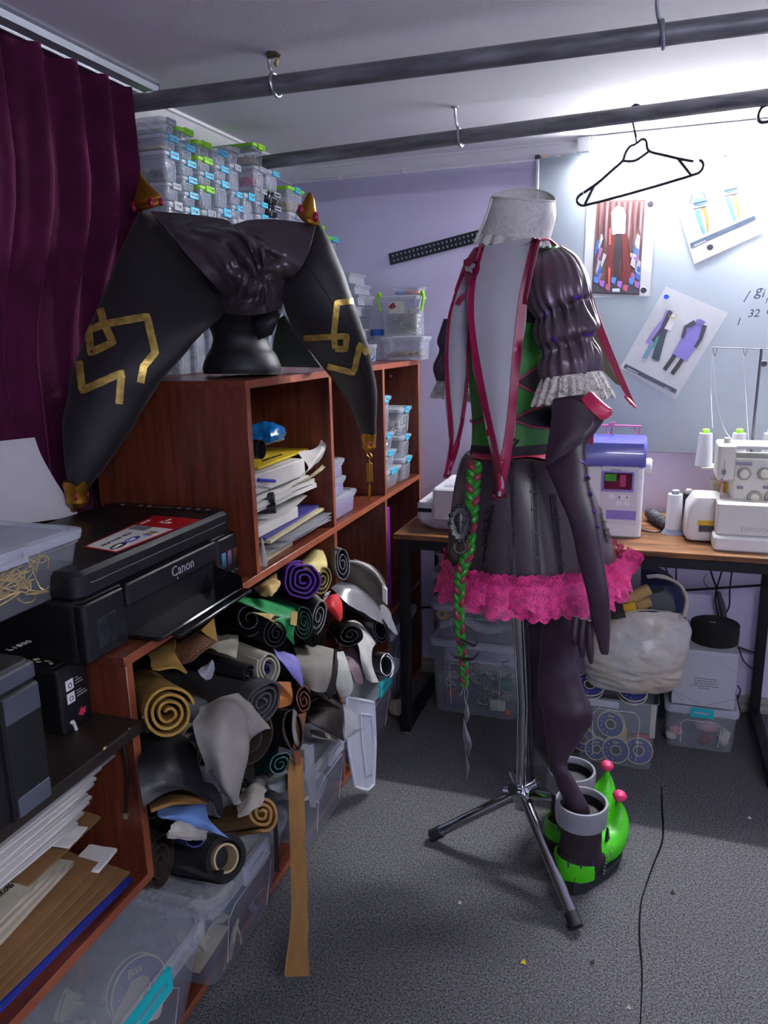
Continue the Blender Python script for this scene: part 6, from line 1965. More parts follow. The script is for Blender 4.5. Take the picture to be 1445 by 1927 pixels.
# black rule hung on the wall
a, b = PY(737, 487, YB - .004), PY(905, 443, YB - .004)
d = (b - a).normalized()
up = V(-d.z, 0, d.x)
t = thing('metal_rule', 'black graduated rule screwed aslant on the lilac wall', 'ruler', a)
hw = .0215
MB().prism([a - up * hw - d * .01, a + d * .60 - up * hw, a + d * .60 + up * hw, a - d * .01 + up * hw], (0, .002, 0)).build('blade', mat('black_rule', '#14161d', .35), t, world=True)
M_tick = mat('rule_marks', '#8d93a4', .5)
for k in range(22):
    for s in (-.4, .45):
        c = a + d * (.008 + k * .0165) + up * hw * s
        L_ = .0036
        MB().prism([c - d * L_ * .7 - up * L_, c + d * L_ * .7 - up * L_, c + d * L_ * .7 + up * L_, c - d * L_ * .7 + up * L_], (0, -.0006, 0)).build('graduation', M_tick, t, world=True)

# ================================================================== under the desk
GU = 'clear boxes stacked under the desk'
Yu = 2.552
xu = PY(808, 1340, Yu).x
Wu = .345
R90 = -PI / 2
lev = [(0.0005, .300), (.3010, .140), (.4415, .120)]
names = ('clear bin of tangled thread and scraps at the foot of the under-desk stack', 'clear bin of white felt on the bin of tangled thread', 'clear box with yellow and teal spools on top of the under-desk stack')
for k, (z0, h) in enumerate(lev):
    clear_box(names[k], (xu + .004 * k, Yu + .004 * k, z0), .30, Wu - .008 * k, h, 'c', None, rotz=R90, group=GU, body=M_clear2, name='storage_bin', taper=.05, lh=.026, rad=.03, clips=())
z3 = .4415
clear_box('half open grey box on the top of the under-desk stack', (xu + .01, Yu + .06, .5625), .20, .16, .055, 'c', 'g', rotz=R90, group=GU, body=M_frost, taper=.04, rad=.02, clips=())
# contents
cc = [mat('tangle_%d' % i, c, .7) for i, c in enumerate(('#5d5a52', '#3f2c5c', '#7a2738', '#8d8c88', '#1f4a44', '#16161a'))]
q = MB()
rn = random.Random(5)
for k in range(70):
    c = V(xu + .05 + rn.random() * .24, Yu + .04 + rn.random() * .12, .03 + rn.random() * .13 * (1 if k % 3 else .6))
    pts = [c + V(rn.uniform(-.035, .035), rn.uniform(-.02, .02), rn.uniform(-.022, .022)) for _ in range(6)]
    q.tube([V(p.x, p.y, max(p.z, .012)) for p in pts], .0022, 4, res=20, mi=rn.randrange(6))
tag(q.build('thread_tangle', cc), 'tangled threads and cords inside the lowest under-desk bin', 'threads', None, 'stuff')
for k, (x, y, w, h, c, lb) in enumerate(((855, 1318, 40, 22, '#3a2456', 'violet knit swatch in the lowest under-desk bin'), (848, 1308, 18, 14, '#7c2434', 'red knit swatch in the lowest under-desk bin'), (950, 1290, 26, 20, '#1d5a4c', 'green card in the lowest under-desk bin'), (955, 1350, 12, 18, '#d0502a', 'orange tag at the bottom of the lowest under-desk bin'), (935, 1330, 30, 14, '#a9a49a', 'pale trim in the lowest under-desk bin'))):
    a = PY(x - w / 2, y + h / 2, Yu + .03)
    b = PY(x + w / 2, y - h / 2, Yu + .03)
    tag(MB().rbox(a.x, b.x, Yu + .028, Yu + .05, max(a.z, .012), b.z, .006, .004).jig(.004, 40, k).build('swatch', mat('swatch_%d' % k, c, .8)), lb, 'swatch')
fel = MB().tube([V(xu + .04, Yu + .04, .345), V(xu + .12, Yu + .035, .372), V(xu + .2, Yu + .036, .345), V(xu + .3, Yu + .04, .36)], .022, 10, res=24, flat=.8).jig(.004, 30, 3)
tag(fel.build('felt_roll', mat('white_felt', '#a8adb4', .9)), 'rolled white felt in the middle under-desk bin', 'felt')
def spool(px, py, Y, R, h, c, lb, axis=(0, 1, 0)):
    p = PY(px, py, Y)
    t = thing('thread_spool', lb, 'spool', p)
    m = mat('spool_c' + c[1:], c, .4, bump=.3, bs=80)
    ax_ = Vector(axis)
    MB().lathe([(R * .4, -h / 2), (R, -h / 2), (R, -h / 2 + .003), (R * .85, -h / 2 + .004), (R * .85, h / 2 - .004), (R, h / 2 - .003), (R, h / 2), (R * .4, h / 2)], 24, (0, 0, 0), ax=ax_).build('wound_thread', m, t)
    MB().lathe([(R * .38, -h / 2 - .001), (R * .38, h / 2 + .001)], 18, (0, 0, 0), ax=ax_).build('spool_core', mat('spool_hole', '#1c1a18', .7), t)
spool(835, 1152, Yu + .05, .0235, .04, '#a8861e', 'yellow thread spool in the top under-desk box')
spool(903, 1153, Yu + .05, .022, .042, '#1d8a7c', 'teal thread spool in the top under-desk box', (0, 0, 1))
spool(872, 1150, Yu + .05, .016, .045, '#8c8f96', 'grey thread spool between the yellow and teal ones', (0, 0, 1))

# ribbon spool bin
Yr = 2.352
xr0, xr1 = PY(1082, 1430, Yr).x, PY(1226, 1455, Yr).x
tb = clear_box('clear bin full of navy ribbon spools under the plastic bag', (xr0 - .008, Yr, .0005), .27, xr1 - xr0 + .02, .245, 'c', None, rotz=R90, group=GU, body=M_clear2, name='storage_bin', taper=.06, rad=.02, clips=(), lidded=False)
MB().rbox(xr0 + .03, xr0 + .13, Yr - .004, Yr + .004, .215, .238, .003, .002).build('grey_clip', M_gcl, tb, world=True)
GS = 'navy ribbon spools in the clear bin'
for k, (x, y, R) in enumerate(((1150, 1362, .046), (1098, 1395, .042), (1158, 1422, .046), (1200, 1432, .048), (1120, 1440, .040))):
    p = PY(x, y, Yr + .03)
    ribbon_spool((p.x, Yr + .032 + .014 * (k % 2), max(p.z, R + .006)), (.1 * (k - 2), -1, .18), R * .92, 'navy ribbon spool with cream rims standing in the clear bin', GS, letter=('Star', 'Biss', 'Star', 'Biss', 'Star')[k])
for k, (x, y, lb) in enumerate(((1190, 1308, 'navy ribbon spool lying loose on the rim of the bin below the bag'), (1108, 1308, 'navy ribbon spool at the bin rim behind the stockings'))):
    p = PY(x, y, Yr + .035)
    ribbon_spool((p.x, Yr + .05, .258), (.06, -.45, .89), .046, lb, None)
for k, (x, y, w, h, c, lb) in enumerate(((1205, 1400, 34, 24, '#8e1a28', 'red spool of tape among the navy ribbon spools'), (1172, 1392, 16, 30, '#a8935e', 'tan ribbon bundle among the navy ribbon spools'), (1190, 1405, 12, 40, '#6f7680', 'grey tape strip among the navy ribbon spools'), (1228, 1370, 16, 60, '#aaa798', 'pale paper strip at the end of the ribbon bin'))):
    a, b = PY(x - w / 2, y + h / 2, Yr + .05), PY(x + w / 2, y - h / 2, Yr + .05)
    tag(MB().rbox(a.x, b.x, Yr + .055 + .01 * k, Yr + .075 + .01 * k, max(a.z, .01), b.z, .005, .004).build('tape_bundle', mat('tape_%d' % k, c, .6)), lb, 'tape')

# small bin and carton
Yk = 2.545
xk0, xk1 = PY(1248, 1400, Yk).x, PY(1380, 1420, Yk).x
clear_box('small clear bin with turquoise latch under the white carton', (xk0, Yk, .0005), .22, xk1 - xk0 + .006, .158, 'c', 't', rotz=R90, group=GU, body=M_clear2, name='storage_bin', taper=.04, lh=.024, rad=.018)
for k, (x, y, w, h, c, lb) in enumerate(((1272, 1378, 26, 14, '#b57f84', 'pink ribbon roll in the small clear bin'), (1330, 1370, 46, 22, '#a07a80', 'dusty pink lace in the small clear bin'), (1262, 1398, 24, 18, '#a5a39c', 'white lace in the small clear bin'), (1362, 1395, 22, 34, '#a8a499', 'cream ruffle in the small clear bin'), (1325, 1398, 20, 16, '#6e1820', 'red tassel in the small clear bin'))):
    p = PY(x, y, Yk + .03)
    a, b = PY(x - w / 2, y, Yk + .03), PY(x + w / 2, y, Yk + .03)
    rz = (PY(x, y - h / 2, Yk + .03).z - PY(x, y + h / 2, Yk + .03).z) / 2
    q = MB().ball((p.x, Yk + .045, max(p.z, rz + .008)), 1, 14, 9, sc=((b.x - a.x) / 2, .02, rz)).jig(.008, 70, k)
    q.v = [V(p_.x, p_.y, max(p_.z, .006)) for p_ in q.v]
    tag(q.build('trim_bundle', mat('trim_%d' % k, c, .85)), lb, 'trimming')
zc0 = .1595
t = thing('carton', 'white carton with fine crossing lines on the small clear bin', 'box', (xk0, Yk + .01, zc0))
ca, cb = PY(1263, 1320, Yk + .012).x, PY(1381, 1335, Yk + .012).x
zc1 = PY(1320, 1225, Yk + .012).z
MB().rbox(ca, cb, Yk + .012, Yk + .20, zc0, zc1, .002, .002).build('carton_body', mat('white_carton', '#a9abb2', .6, var=.02), t, world=True)
MB().rbox(ca - .001, cb + .001, Yk + .011, Yk + .201, zc1 - .012, zc1 + .001, .002, .001).build('carton_lid', mat('white_carton_lid', '#adafb6', .6), t, world=True)
def cl(x0, y0, x1, y1):
    a, b = PY(x0, y0, Yk + .0115), PY(x1, y1, Yk + .0115)
    MB().tube([a, b], .0005, 4).build('printed_line', mat('line_grey', '#6c6e76', .6), t, world=True)
cl(1266, 1298, 1290, 1328); cl(1266, 1298, 1330, 1334); cl(1322, 1330, 1381, 1316); cl(1345, 1242, 1390, 1268)
for k, (x0, x1) in enumerate(((1307, 1348), (1307, 1348), (1306, 1347), (1300, 1353), (1314, 1337))):
    x = x0
    rn = random.Random(k)
    while x < x1 - 2:
        w_ = min(rn.uniform(3, 8), x1 - x)
        yy = 1274.5 + k * 4.6 + (x - 1300) * .115
        a, b = PY(x, yy, Yk + .0113), PY(x + w_, yy + w_ * .115, Yk + .0113)
        MB().tube([a, b], .0013, 4).build('small_print', mat('carton_ink', '#5a5c64', .6), t, world=True)
        x += w_ + 1.6
t = thing('felt_coil', 'thick black felt coil lying flat on the white carton', 'felt coil', (PY(1345, 1200, 2.64).x, 2.665, zc1 + .0015))
q = MB()
rr = PY(1392, 1200, 2.66).x - PY(1345, 1200, 2.66).x
q.lathe([(rr * .2, .0), (rr, .0), (rr + .001, .03), (rr, .062), (rr * .9, .064), (rr * .3, .063)], 40)
q.build('coil', F['felt'], t)
G = []
for z_ in (.0642, .0652):
    G.append([V(math.cos(a * .3) * rr * (.15 + .8 * a / 120), math.sin(a * .3) * rr * (.15 + .8 * a / 120), z_) for a in range(121)])
MB().grid(G).build('coil_edge', mat('felt_edge', '#26262a', .95), t, thick=.0008)
MB().rbox(-.02, .002, -.01, -.004, .0655, .067, .001, .0005).build('masking_tape', mat('masking_tape', '#a39a78', .7), t)

# plastic bag with its contents
M_bag = mat('thin_white_film', '#b3b8b8', .28, alpha=.88, c2='#c9bba6', vs=7, bump=.6, bs=34, bdist=.006)
pb_ = PY(1200, 1300, 2.38)
t = thing('plastic_bag', 'crumpled white plastic carrier bag stuffed full on the ribbon bin', 'bag', (pb_.x, 2.45, .262))
B_ = [((1150, 1318), (1200, 1322), 2.44, .8), ((1112, 1298), (1262, 1302), 2.44, .75), ((1098, 1268), (1290, 1275), 2.44, .72), ((1098, 1235), (1299, 1240), 2.44, .7), ((1112, 1200), (1302, 1205), 2.445, .65), ((1130, 1172), (1296, 1172), 2.45, .55), ((1150, 1152), (1284, 1152), 2.455, .48)]
q = MB().loft(sil_rings(B_, 110, 80), True, False)
zlow = .262
c0 = V(pb_.x, 2.44, .4)
for i, p in enumerate(q.v):
    d = (p - c0)
    a = math.atan2(d.z, d.x)
    lowb = max(0.0, min(1.0, (.42 - p.z) / .10))
    f = .016 * noise.noise(p * 9) - (.012 * abs(noise.noise(V(p.x * 9, p.y * 9, p.z * 34 + p.x * 8)))) * (.35 + lowb) - .008 * abs(noise.noise(p * 22)) * (1 - lowb)
    q.v[i] = p + d.normalized() * f
q.v = [V(p.x, p.y, max(p.z, zlow)) for p in q.v]
q.build('bag_film', M_bag, t, world=True, ang=35)
for pts, r_ in (([(1286, 1160), (1292, 1130), (1282, 1105), (1262, 1090), (1236, 1084), (1218, 1086)], [.010, .007, .006, .006, .008, .006]), ([(1170, 1156), (1205, 1148), (1240, 1150), (1262, 1152), (1276, 1168)], [.006, .007, .005, .006, .007])):
    MB().tube([PY(x, y, 2.395 + .012 * i) for i, (x, y) in enumerate(pts)], r_, 8, res=26, flat=.35).jig(.003, 40, 1).build('bag_handle', M_bag, t, world=True)
M_foamtan = mat('tan_foam', '#a08656', .9, var=.1, vs=40)
for (a, b, r, c, lb) in (((1178, 1130), (1222, 1108), .019, '#a08656', 'tan foam roll sticking out of the plastic bag'), ((1196, 1142), (1222, 1132), .018, '#96794a', 'shorter tan foam roll in the plastic bag')):
    q = MB().tube([PY(*a, 2.43), PY(*b, 2.45)], r, 16)
    tag(q.build('foam_roll', mat('foam_' + c[1:], c, .9, var=.1, vs=40)), lb, 'foam roll')
a = [PY(x, y, 2.405) for x, y in ((1172, 1138), (1194, 1132), (1200, 1150), (1172, 1150))]
tag(MB().prism(a, (0, .008, 0)).build('yellow_packet', mat('yellow_packet', '#b8920e', .5)), 'yellow packet with a red stripe in the plastic bag', 'packet')
a = [PY(x, y, 2.47) for x, y in ((1225, 1150), (1218, 1120), (1250, 1112), (1268, 1130), (1272, 1155))]
tag(MB().prism(a, (0, .05, 0)).build('grey_pouch', mat('grey_pouch', '#4a5256', .6)), 'dark grey pouch inside the plastic bag', 'pouch')
a = [PY(x, y, 2.755) for x, y in ((1206, 1072), (1232, 1075), (1262, 1095), (1284, 1120), (1293, 1145), (1280, 1240), (1204, 1200))]
tag(MB().prism(a, (0, .09, 0)).build('blue_carton', mat('dark_blue_carton', '#14284f', .5)), 'dark blue carton standing behind the plastic bag', 'box')
MB_ = MB().prism([PY(x, y, 2.755) for x, y in ((1204, 1202), (1280, 1242), (1280, 1350), (1204, 1345))], (0, .09, 0))
q = MB_.build('plain_carton', mat('plain_dark_carton', '#23262c', .7))
tag(q, 'dark carton below the blue one behind the plastic bag', 'box')
# dark mesh scrap by the pink lace
tag(MB().grid(sheet([[PY(1150, 1120, 2.38), PY(1165, 1105, 2.38)], [PY(1150, 1160, 2.375), PY(1172, 1140, 2.37)], [PY(1150, 1165, 2.37), PY(1178, 1162, 2.365)]], 8, 8)).build('mesh_scrap', mat('dark_mesh', '#1b1f1f', .6, alpha=.75), thick=.001), 'dark mesh scrap hanging out over the plastic bag', 'mesh')
# power cables behind
for k, (pts, r_) in enumerate((([(1250, 1062), (1256, 1080), (1262, 1110), (1270, 1140)], .003), ([(1272, 1062), (1272, 1110)], .0028), ([(1335, 1066), (1342, 1090), (1348, 1108), (1346, 1130), (1352, 1160)], .0035), ([(1360, 1068), (1352, 1095), (1347, 1112)], .003), ([(1378, 1070), (1373, 1110), (1372, 1140), (1362, 1160)], .0028), ([(1330, 1080), (1324, 1092), (1330, 1104), (1342, 1110)], .0012), ([(1390, 1220), (1400, 1245), (1420, 1262)], .0025), ([(1388, 1290), (1393, 1300), (1387, 1318), (1392, 1335), (1388, 1345)], .0025))):
    o = MB().tube([PY(x, y, 2.862) for x, y in pts], r_, 6, res=20).build('power_cable', mat('black_cable', '#17171c', .5))
    tag(o, 'black cable hanging down the wall behind the desk', 'cable', 'cables behind the desk')
o = MB().tube([PY(1351, 1114, 2.85), PY(1358, 1140, 2.85), PY(1364, 1175, 2.85)], [.008, .012, .010], 10, res=10).build('cable_bundle', mat('grey_bundle', '#3c3a40', .7))
tag(o, 'grey sleeved bundle of cables behind the desk', 'cable')
# things standing beside the desk leg
clear_box('low dark clear bin deep behind the desk leg', (-.84, 2.47, .0305), .36, .36, .30, 'c', 'g', name='storage_bin', body=M_bin, taper=.05, lh=.03, rad=.03, group=GU)
p = PX(748, 1305, -.80)
t = thing('ribbon_reel', 'cream ribbon reel lying near the desk leg', 'reel', (-.812, 2.44, .0305 + .03))
MB().lathe([(.007, -.010), (.030, -.010), (.030, .010), (.007, .010)], 24, (0, 0, 0), ax=(1, -.3, .2)).build('reel', mat('reel_cream', '#857c6c', .7), t)

# ================================================================== dress stand
M_chr = mat('polished_chrome', '#c4c6cc', .12, metal=1.0)
M_rub = mat('black_rubber', '#15161a', .6)
HX, HY, HZ = -.262, 1.850, .185
t = thing('dress_stand', 'chrome tripod stand carrying the jester costume', 'stand', (HX, HY, 0))
top = PY(962, 1160, HY - .01)
MB().tube([V(HX, HY, HZ - .05), V(HX + .000, HY, .45), V(top.x, HY - .01, top.z + .25)], .0155, 20).build('pole', M_chr, t, world=True)
MB().tube([V(HX + .028, HY + .03, HZ - .01), V(top.x + .022, HY + .03, top.z + .2)], .006, 10).build('lock_rod', mat('dark_chrome_rod', '#5c5e66', .2, metal=.9), t, world=True)
MB().lathe([(.022, -.022), (.028, -.018), (.028, .012), (.020, .022)], 20, (HX, HY, HZ)).build('hub', M_chr, t, world=True)
f1, f2 = PZ(814, 1572, .018), PZ(1084, 1742, .018)
f3 = V(HX + .092, HY + .25, .018)
for f in (f1, f2, f3):
    d = V(f.x - HX, f.y - HY, 0).normalized()
    a = V(HX, HY, HZ) - d * .045 + V(0, 0, .032)
    b = V(f.x, f.y, f.z)
    leg = MB().tube([a, b], .0150, 18).build('leg', M_chr, t, world=True)
    e = (b - a).normalized()
    MB().tube([b - e * .030, b + e * .004], .0175, 16).build('rubber_foot', M_rub, leg, world=True)
    MB().tube([a - e * .003, a + e * .002], .0135, 16).build('tube_plug', M_rub, leg, world=True)
    MB().lathe([(.010, 0), (.010, .03)], 12, V(HX, HY, HZ) + d * .018, ax=d).build('leg_clamp', M_chr, leg, world=True)

# ================================================================== costume
M_leath = mat('black_plum_leather', '#3b3137', .36, var=.1, vs=10, bump=.12, bs=120)
M_plum = mat('plum_leather', '#31222f', .40, var=.08, vs=10, bump=.08, bs=200)
M_greenl = mat('grass_green_leather', '#1d7a1a', .4, var=.08, vs=10)
M_crim = mat('crimson_leather', '#8c1540', .42, var=.06, vs=12)
M_rose = mat('rose_leather', '#b8284e', .42)
M_capeg = mat('dove_grey_suiting', '#a09fa6', .75, var=.04, vs=8, sheen=.2, bump=.1, bs=400)
M_blackc = mat('black_stretch', '#0d0b10', .6)
M_lacew = lace('ivory_lace', '#c9c5bd', 260, .30, .6)
M_lacew2 = lace('white_collar_lace', '#c4c1c0', 320, .30, .3)
M_lacep = lace('hot_pink_lace', '#d8357f', 170, .34, .5)
M_viol = mat('violet_lacing', '#4a1f86', .4)
AY = 1.86
dress = thing('jester_dress', 'jester costume dress with puff sleeves and pink lace hem on the stand', 'costume', (HX, AY, .75))

# bodice
BS = [((925, 440), (1030, 445), AY, .85), ((895, 470), (1056, 468), AY, .8), ((868, 510), (1082, 508), AY, .72), ((864, 570), (1072, 570), AY, .74), ((874, 650), (1050, 650), AY, .76), ((884, 730), (1046, 728), AY, .78), ((889, 800), (1042, 800), AY, .8), ((886, 865), (1052, 868), AY, .82)]
qb = MB().loft(sil_rings(BS, 40, 40))
qb.build('bodice', M_greenl, dress, world=True)
bvb = qb.bvh()
def dpatch(rows, m, nm, off=.004, nu=10, nv=8, bv=bvb, th=.001):
    q = MB()
    patch_cast(q, bv, rows, off, nu, nv, AY - .1)
    if q.v: q.build(nm, m, dress, world=True, thick=th)
def dstroke(pts, w, m, nm, off=.006, bv=bvb, n=20, w2=None, par=None, th=.0015, fall=AY - .12):
    q = MB()
    stroke_cast(q, bv, pts, w, off, n, fall, w2=w2)
    if q.v: return q.build(nm, m, par or dress, world=True, thick=th)
dpatch([[(900, 475), (960, 470), (1050, 470)], [(880, 520), (960, 520), (1075, 510)], [(880, 600), (960, 610), (1062, 600)]], M_blackc, 'black_yoke', nv=12)
dpatch([[(968, 718), (1000, 696), (1045, 672)], [(968, 719), (1000, 715), (1046, 712)], [(969, 720), (1002, 738), (1046, 745)]], M_blackc, 'black_inset', .005)
dpatch([[(962, 788), (1000, 770), (1043, 755)], [(962, 789), (1000, 785), (1043, 782)], [(963, 790), (1000, 802), (1042, 806)]], M_blackc, 'black_inset', .005)
dpatch([[(890, 838), (960, 842), (1045, 834)], [(886, 862), (960, 866), (1050, 862)]], M_blackc, 'black_waistband', .005, 14, 4)
for pts in ([(968, 719), (1000, 696), (1046, 672)], [(968, 719), (1002, 738), (1046, 746)], [(962, 789), (1000, 770), (1043, 754)], [(962, 789), (1000, 803), (1042, 808)], [(885, 640), (905, 655), (930, 650)], [(884, 790), (900, 796), (920, 785)]):
    dstroke(pts, 4.5, M_crim, 'crimson_piping')

# collar of lace
CL = [((902, 446), (1034, 452), 1.835, .9), ((910, 425), (1040, 432), 1.835, .9), ((918, 400), (1046, 406), 1.835, .9), ((926, 372), (1044, 380), 1.835, .9)]
rc = sil_rings(CL, 48, 14)
for i, ring in enumerate(rc):
    for k in range(48):
        ring[k] = ring[k] + V(0, 0, .024 * (i / 13) ** 2 * max(0, math.sin(2 * PI * k / 48)))
q = MB().loft(rc, False, False)
q.build('lace_collar', M_lacew2, dress, world=True, ang=80)
def ruffle(top, bot, Y, ratio, waves, amp, m, nm, par, scal=.0, nv=8, n=180, drop=.0, ph=0.0):
    """frill between two chord ellipses, waving outward towards its lower edge"""
    r0 = sil_rings([(top[0], top[1], Y, ratio)], n)[0]
    r1 = sil_rings([(bot[0], bot[1], Y, ratio)], n)[0]
    c = sum(r1, Vector()) / n
    rings = []
    for i in range(nv):
        s = i / (nv - 1)
        ring = []
        for k in range(n):
            p = r0[k].lerp(r1[k], s)
            a = 2 * PI * k / n
            d = (r1[k] - c).normalized()
            wv = math.sin(a * waves + ph + 1.2 * math.sin(a * 3)) * amp * (.25 + .75 * s)
            dz = -abs(math.sin(a * waves * 1.6)) * scal * s ** 3
            ring.append(p + d * wv + V(0, 0, dz))
        rings.append(ring)
    return MB().loft(rings, False, False).build(nm, m, par, world=True, ang=80)
ruffle(((903, 440), (1034, 448)), ((893, 456), (1038, 462)), 1.835, .92, 13, .006, M_lacew2, 'collar_frill', dress, .006)
MB().tube([p + V(0, 0, .001) for p in rc[-1] + rc[-1][:1]], .0022, 6).build('collar_rim', mat('collar_cord', '#c2bfba', .7), dress, world=True)
MB().tube([PY(925, 373, 1.762), PY(917, 400, 1.76), PY(906, 428, 1.758), PY(894, 455, 1.755)], .0035, 6, res=14).build('collar_edge', MATS['collar_cord'], dress, world=True)

# cape panels
def cape(left, right, ys, nm, trims, m=M_capeg, bulge=.012, nu=14, nv=40, lw=(10, 16), rw=(12, 18), par=None):
    rows = []
    for (a, b, Y) in zip(left, right, ys):
        mid = ((a[0] + b[0]) / 2, (a[1] + b[1]) / 2)
        rows.append([PY(*a, Y + bulge * .6), PY(*mid, Y - bulge * .5), PY(*b, Y + bulge * .6)])
    q = MB().grid(sheet(rows, nu, nv)).jig(.009, 9, len(nm) + left[0][0] * .01)
    o = q.build(nm, m, dress, world=True, thick=.003, ang=80)
    bv = q.bvh()
    for side, wd in (('l', lw), ('r', rw)):
        if side not in trims: continue
        e = left if side == 'l' else right
        n = len(e) - 1
        sgn = 1 if side == 'l' else -1
        ctr = [(p[0] + sgn * (wd[0] + (wd[1] - wd[0]) * i / n) * .45, p[1]) for i, p in enumerate(e)]
        # centre line smoothed
        cs = crom([V(p[0], p[1], 0) for p in ctr], 24)
        s_ = MB()
        stroke_cast(s_, bv, [(p.x, p.y) for p in cs], wd[0], .0035, 60, ys[len(ys) // 2], w2=wd[1])
        if s_.v: s_.build('crimson_trim', M_crim, o, world=True, thick=.003)
    return bv
L1 = [(905, 462), (888, 520), (882, 580), (886, 640), (897, 710), (910, 780), (926, 860), (936, 936)]
R1 = [(1016, 450), (1002, 510), (990, 570), (982, 640), (976, 710), (968, 790), (958, 860), (941, 938)]
bv1 = cape(L1, R1, [1.745, 1.715, 1.70, 1.69, 1.685, 1.675, 1.66, 1.655], 'cape_panel', 'lr', lw=(9, 17), rw=(16, 16))
L2 = [(897, 466), (868, 520), (846, 585), (839, 660), (841, 730), (846, 790), (846, 840), (836, 898)]
R2 = [(908, 470), (898, 530), (888, 590), (883, 650), (882, 710), (876, 770), (864, 830), (842, 897)]
bv2 = cape(L2, R2, [1.765, 1.745, 1.735, 1.735, 1.74, 1.745, 1.75, 1.76], 'cape_panel', 'lr', bulge=.008, lw=(5, 8), rw=(5, 8))
# emblem where the panels meet
def emb(poly, m, nm, off):
    pts = [(cast(bv1, x, y, off) or cast(bv2, x, y, off) or PY(x, y, 1.71)) for x, y in poly]
    c = sum(pts, Vector()) / len(pts)
    n_ = (CAM - c).normalized()
    pts = [p + n_ * .002 for p in pts]
    MB().prism(pts, n_ * .0014).build(nm, m, dress, world=True)
emb([(898, 468), (901, 482), (906, 486), (906, 512), (900, 524), (890, 532), (882, 542), (879, 528), (876, 512), (877, 494), (886, 488), (894, 474)], M_crim, 'crest', .010)
emb([(889, 489), (894, 491), (894, 500), (899, 503), (897, 510), (893, 511), (893, 520), (887, 516), (880, 514), (880, 506), (886, 502)], mat('crest_grey', '#a2a0a6', .6), 'crest_cross', .014)
dstroke([(886, 536), (878, 552), (868, 565), (864, 574)], 7, M_crim, 'crest_tail', .008, bv2, fall=1.72)
# crimson tips of the panels
for a, b, Y in (((938, 890), (936, 937), 1.652), ((845, 862), (834, 900), 1.755)):
    MB().tube([PY(*a, Y), PY((a[0] + b[0]) / 2 + 3, (a[1] + b[1]) / 2, Y - .004), PY(*b, Y)], [.006, .008, .0015], 8, res=14, flat=.4).build('panel_tip', M_rose, dress, world=True)

# right hand crimson point behind, with olive lining
rows = [[PY(1030, 455, 1.85), PY(1052, 462, 1.87)], [PY(1075, 500, 1.875), PY(1092, 505, 1.88)], [PY(1100, 545, 1.88), PY(1112, 548, 1.885)], [PY(1112, 590, 1.89), PY(1128, 595, 1.89)], [PY(1126, 640, 1.90), PY(1147, 645, 1.90)], [PY(1150, 690, 1.905), PY(1166, 692, 1.905)], [PY(1172, 735, 1.91), PY(1184, 735, 1.91)], [PY(1192, 766, 1.91), PY(1199, 768, 1.91)]]
MB().grid(sheet(rows, 6, 34)).build('rear_panel', M_crim, dress, world=True, thick=.004)
rows = [[PY(1100, 585, 1.885), PY(1114, 592, 1.885)], [PY(1110, 640, 1.895), PY(1128, 642, 1.895)], [PY(1128, 688, 1.90), PY(1150, 692, 1.90)], [PY(1158, 722, 1.905), PY(1168, 726, 1.905)]]
MB().grid(sheet(rows, 5, 16)).build('rear_lining', mat('olive_panel_lining', '#56543c', .7), dress, world=True, thick=.002)
MB().tube([PY(1176, 745, 1.905), PY(1188, 758, 1.90), PY(1199, 768, 1.90)], [.007, .008, .002], 8, res=10, flat=.5).build('panel_tip', M_rose, dress, world=True)
MB().grid(sheet([[PY(1030, 690, 1.86), PY(1046, 688, 1.86)], [PY(1072, 740, 1.865), PY(1090, 736, 1.865)], [PY(1102, 780, 1.86), PY(1119, 778, 1.86)], [PY(1103, 808, 1.86), PY(1118, 806, 1.86)], [PY(1100, 832, 1.86), PY(1116, 838, 1.86)]], 5, 16)).build('rear_panel_end', M_crim, dress, world=True, thick=.004)
# crimson shoulder edge seen beside the collar
MB().tube([PY(1014, 452, 1.80), PY(1030, 452, 1.82), PY(1046, 462, 1.84)], [.010, .010, .004], 8, res=10, flat=.35).build('shoulder_trim', M_rose, dress, world=True)

# sleeves
M_slv_ = mat('sleeve_satin', '#564a54', .36, metal=.35, var=.15, vs=9, bump=.4, bs=20, bdist=.008)
SS = [((1002, 482), (1058, 462), 1.80, .8), ((990, 505), (1088, 484), 1.775, .8), ((984, 545), (1107, 522), 1.755, .8), ((990, 580), (1110, 548), 1.75, .78), ((1006, 600), (1107, 562), 1.75, .76), ((1002, 622), (1120, 588), 1.745, .78), ((1008, 645), (1129, 613), 1.74, .78), ((1022, 664), (1120, 632), 1.74, .76), ((1014, 690), (1131, 662), 1.735, .78), ((1016, 712), (1132, 690), 1.735, .78), ((1022, 730), (1126, 714), 1.735, .76)]
r = sil_rings(SS, 140, 60)
gl = [24, 42]
for i, ring in enumerate(r):
    c = sum(ring, Vector()) / len(ring)
    s = i / 59
    # folds gather at the two drawn seams and at the cuff
    g = sum(math.exp(-((s - q_) / .075) ** 2) for q_ in (.40, .70, 1.0)) * .9 + .35
    for k, p in enumerate(ring):
        a = 2 * PI * k / len(ring)
        f = math.sin(a * 17 + 3 * noise.noise(V(s * 4, math.cos(a) * 2, math.sin(a) * 2))) * .42 + noise.noise(V(math.cos(a) * 3.4, math.sin(a) * 3.4, s * 5)) * 1.3 - abs(noise.noise(V(math.cos(a) * 6, math.sin(a) * 6, s * 6))) * .8
        ring[k] = p + (p - c).normalized() * f * .0078 * g
sl = MB().loft(r, True, True)
slo = sl.build('puff_sleeve', M_slv_, dress, world=True, ang=80)
bvs = sl.bvh()
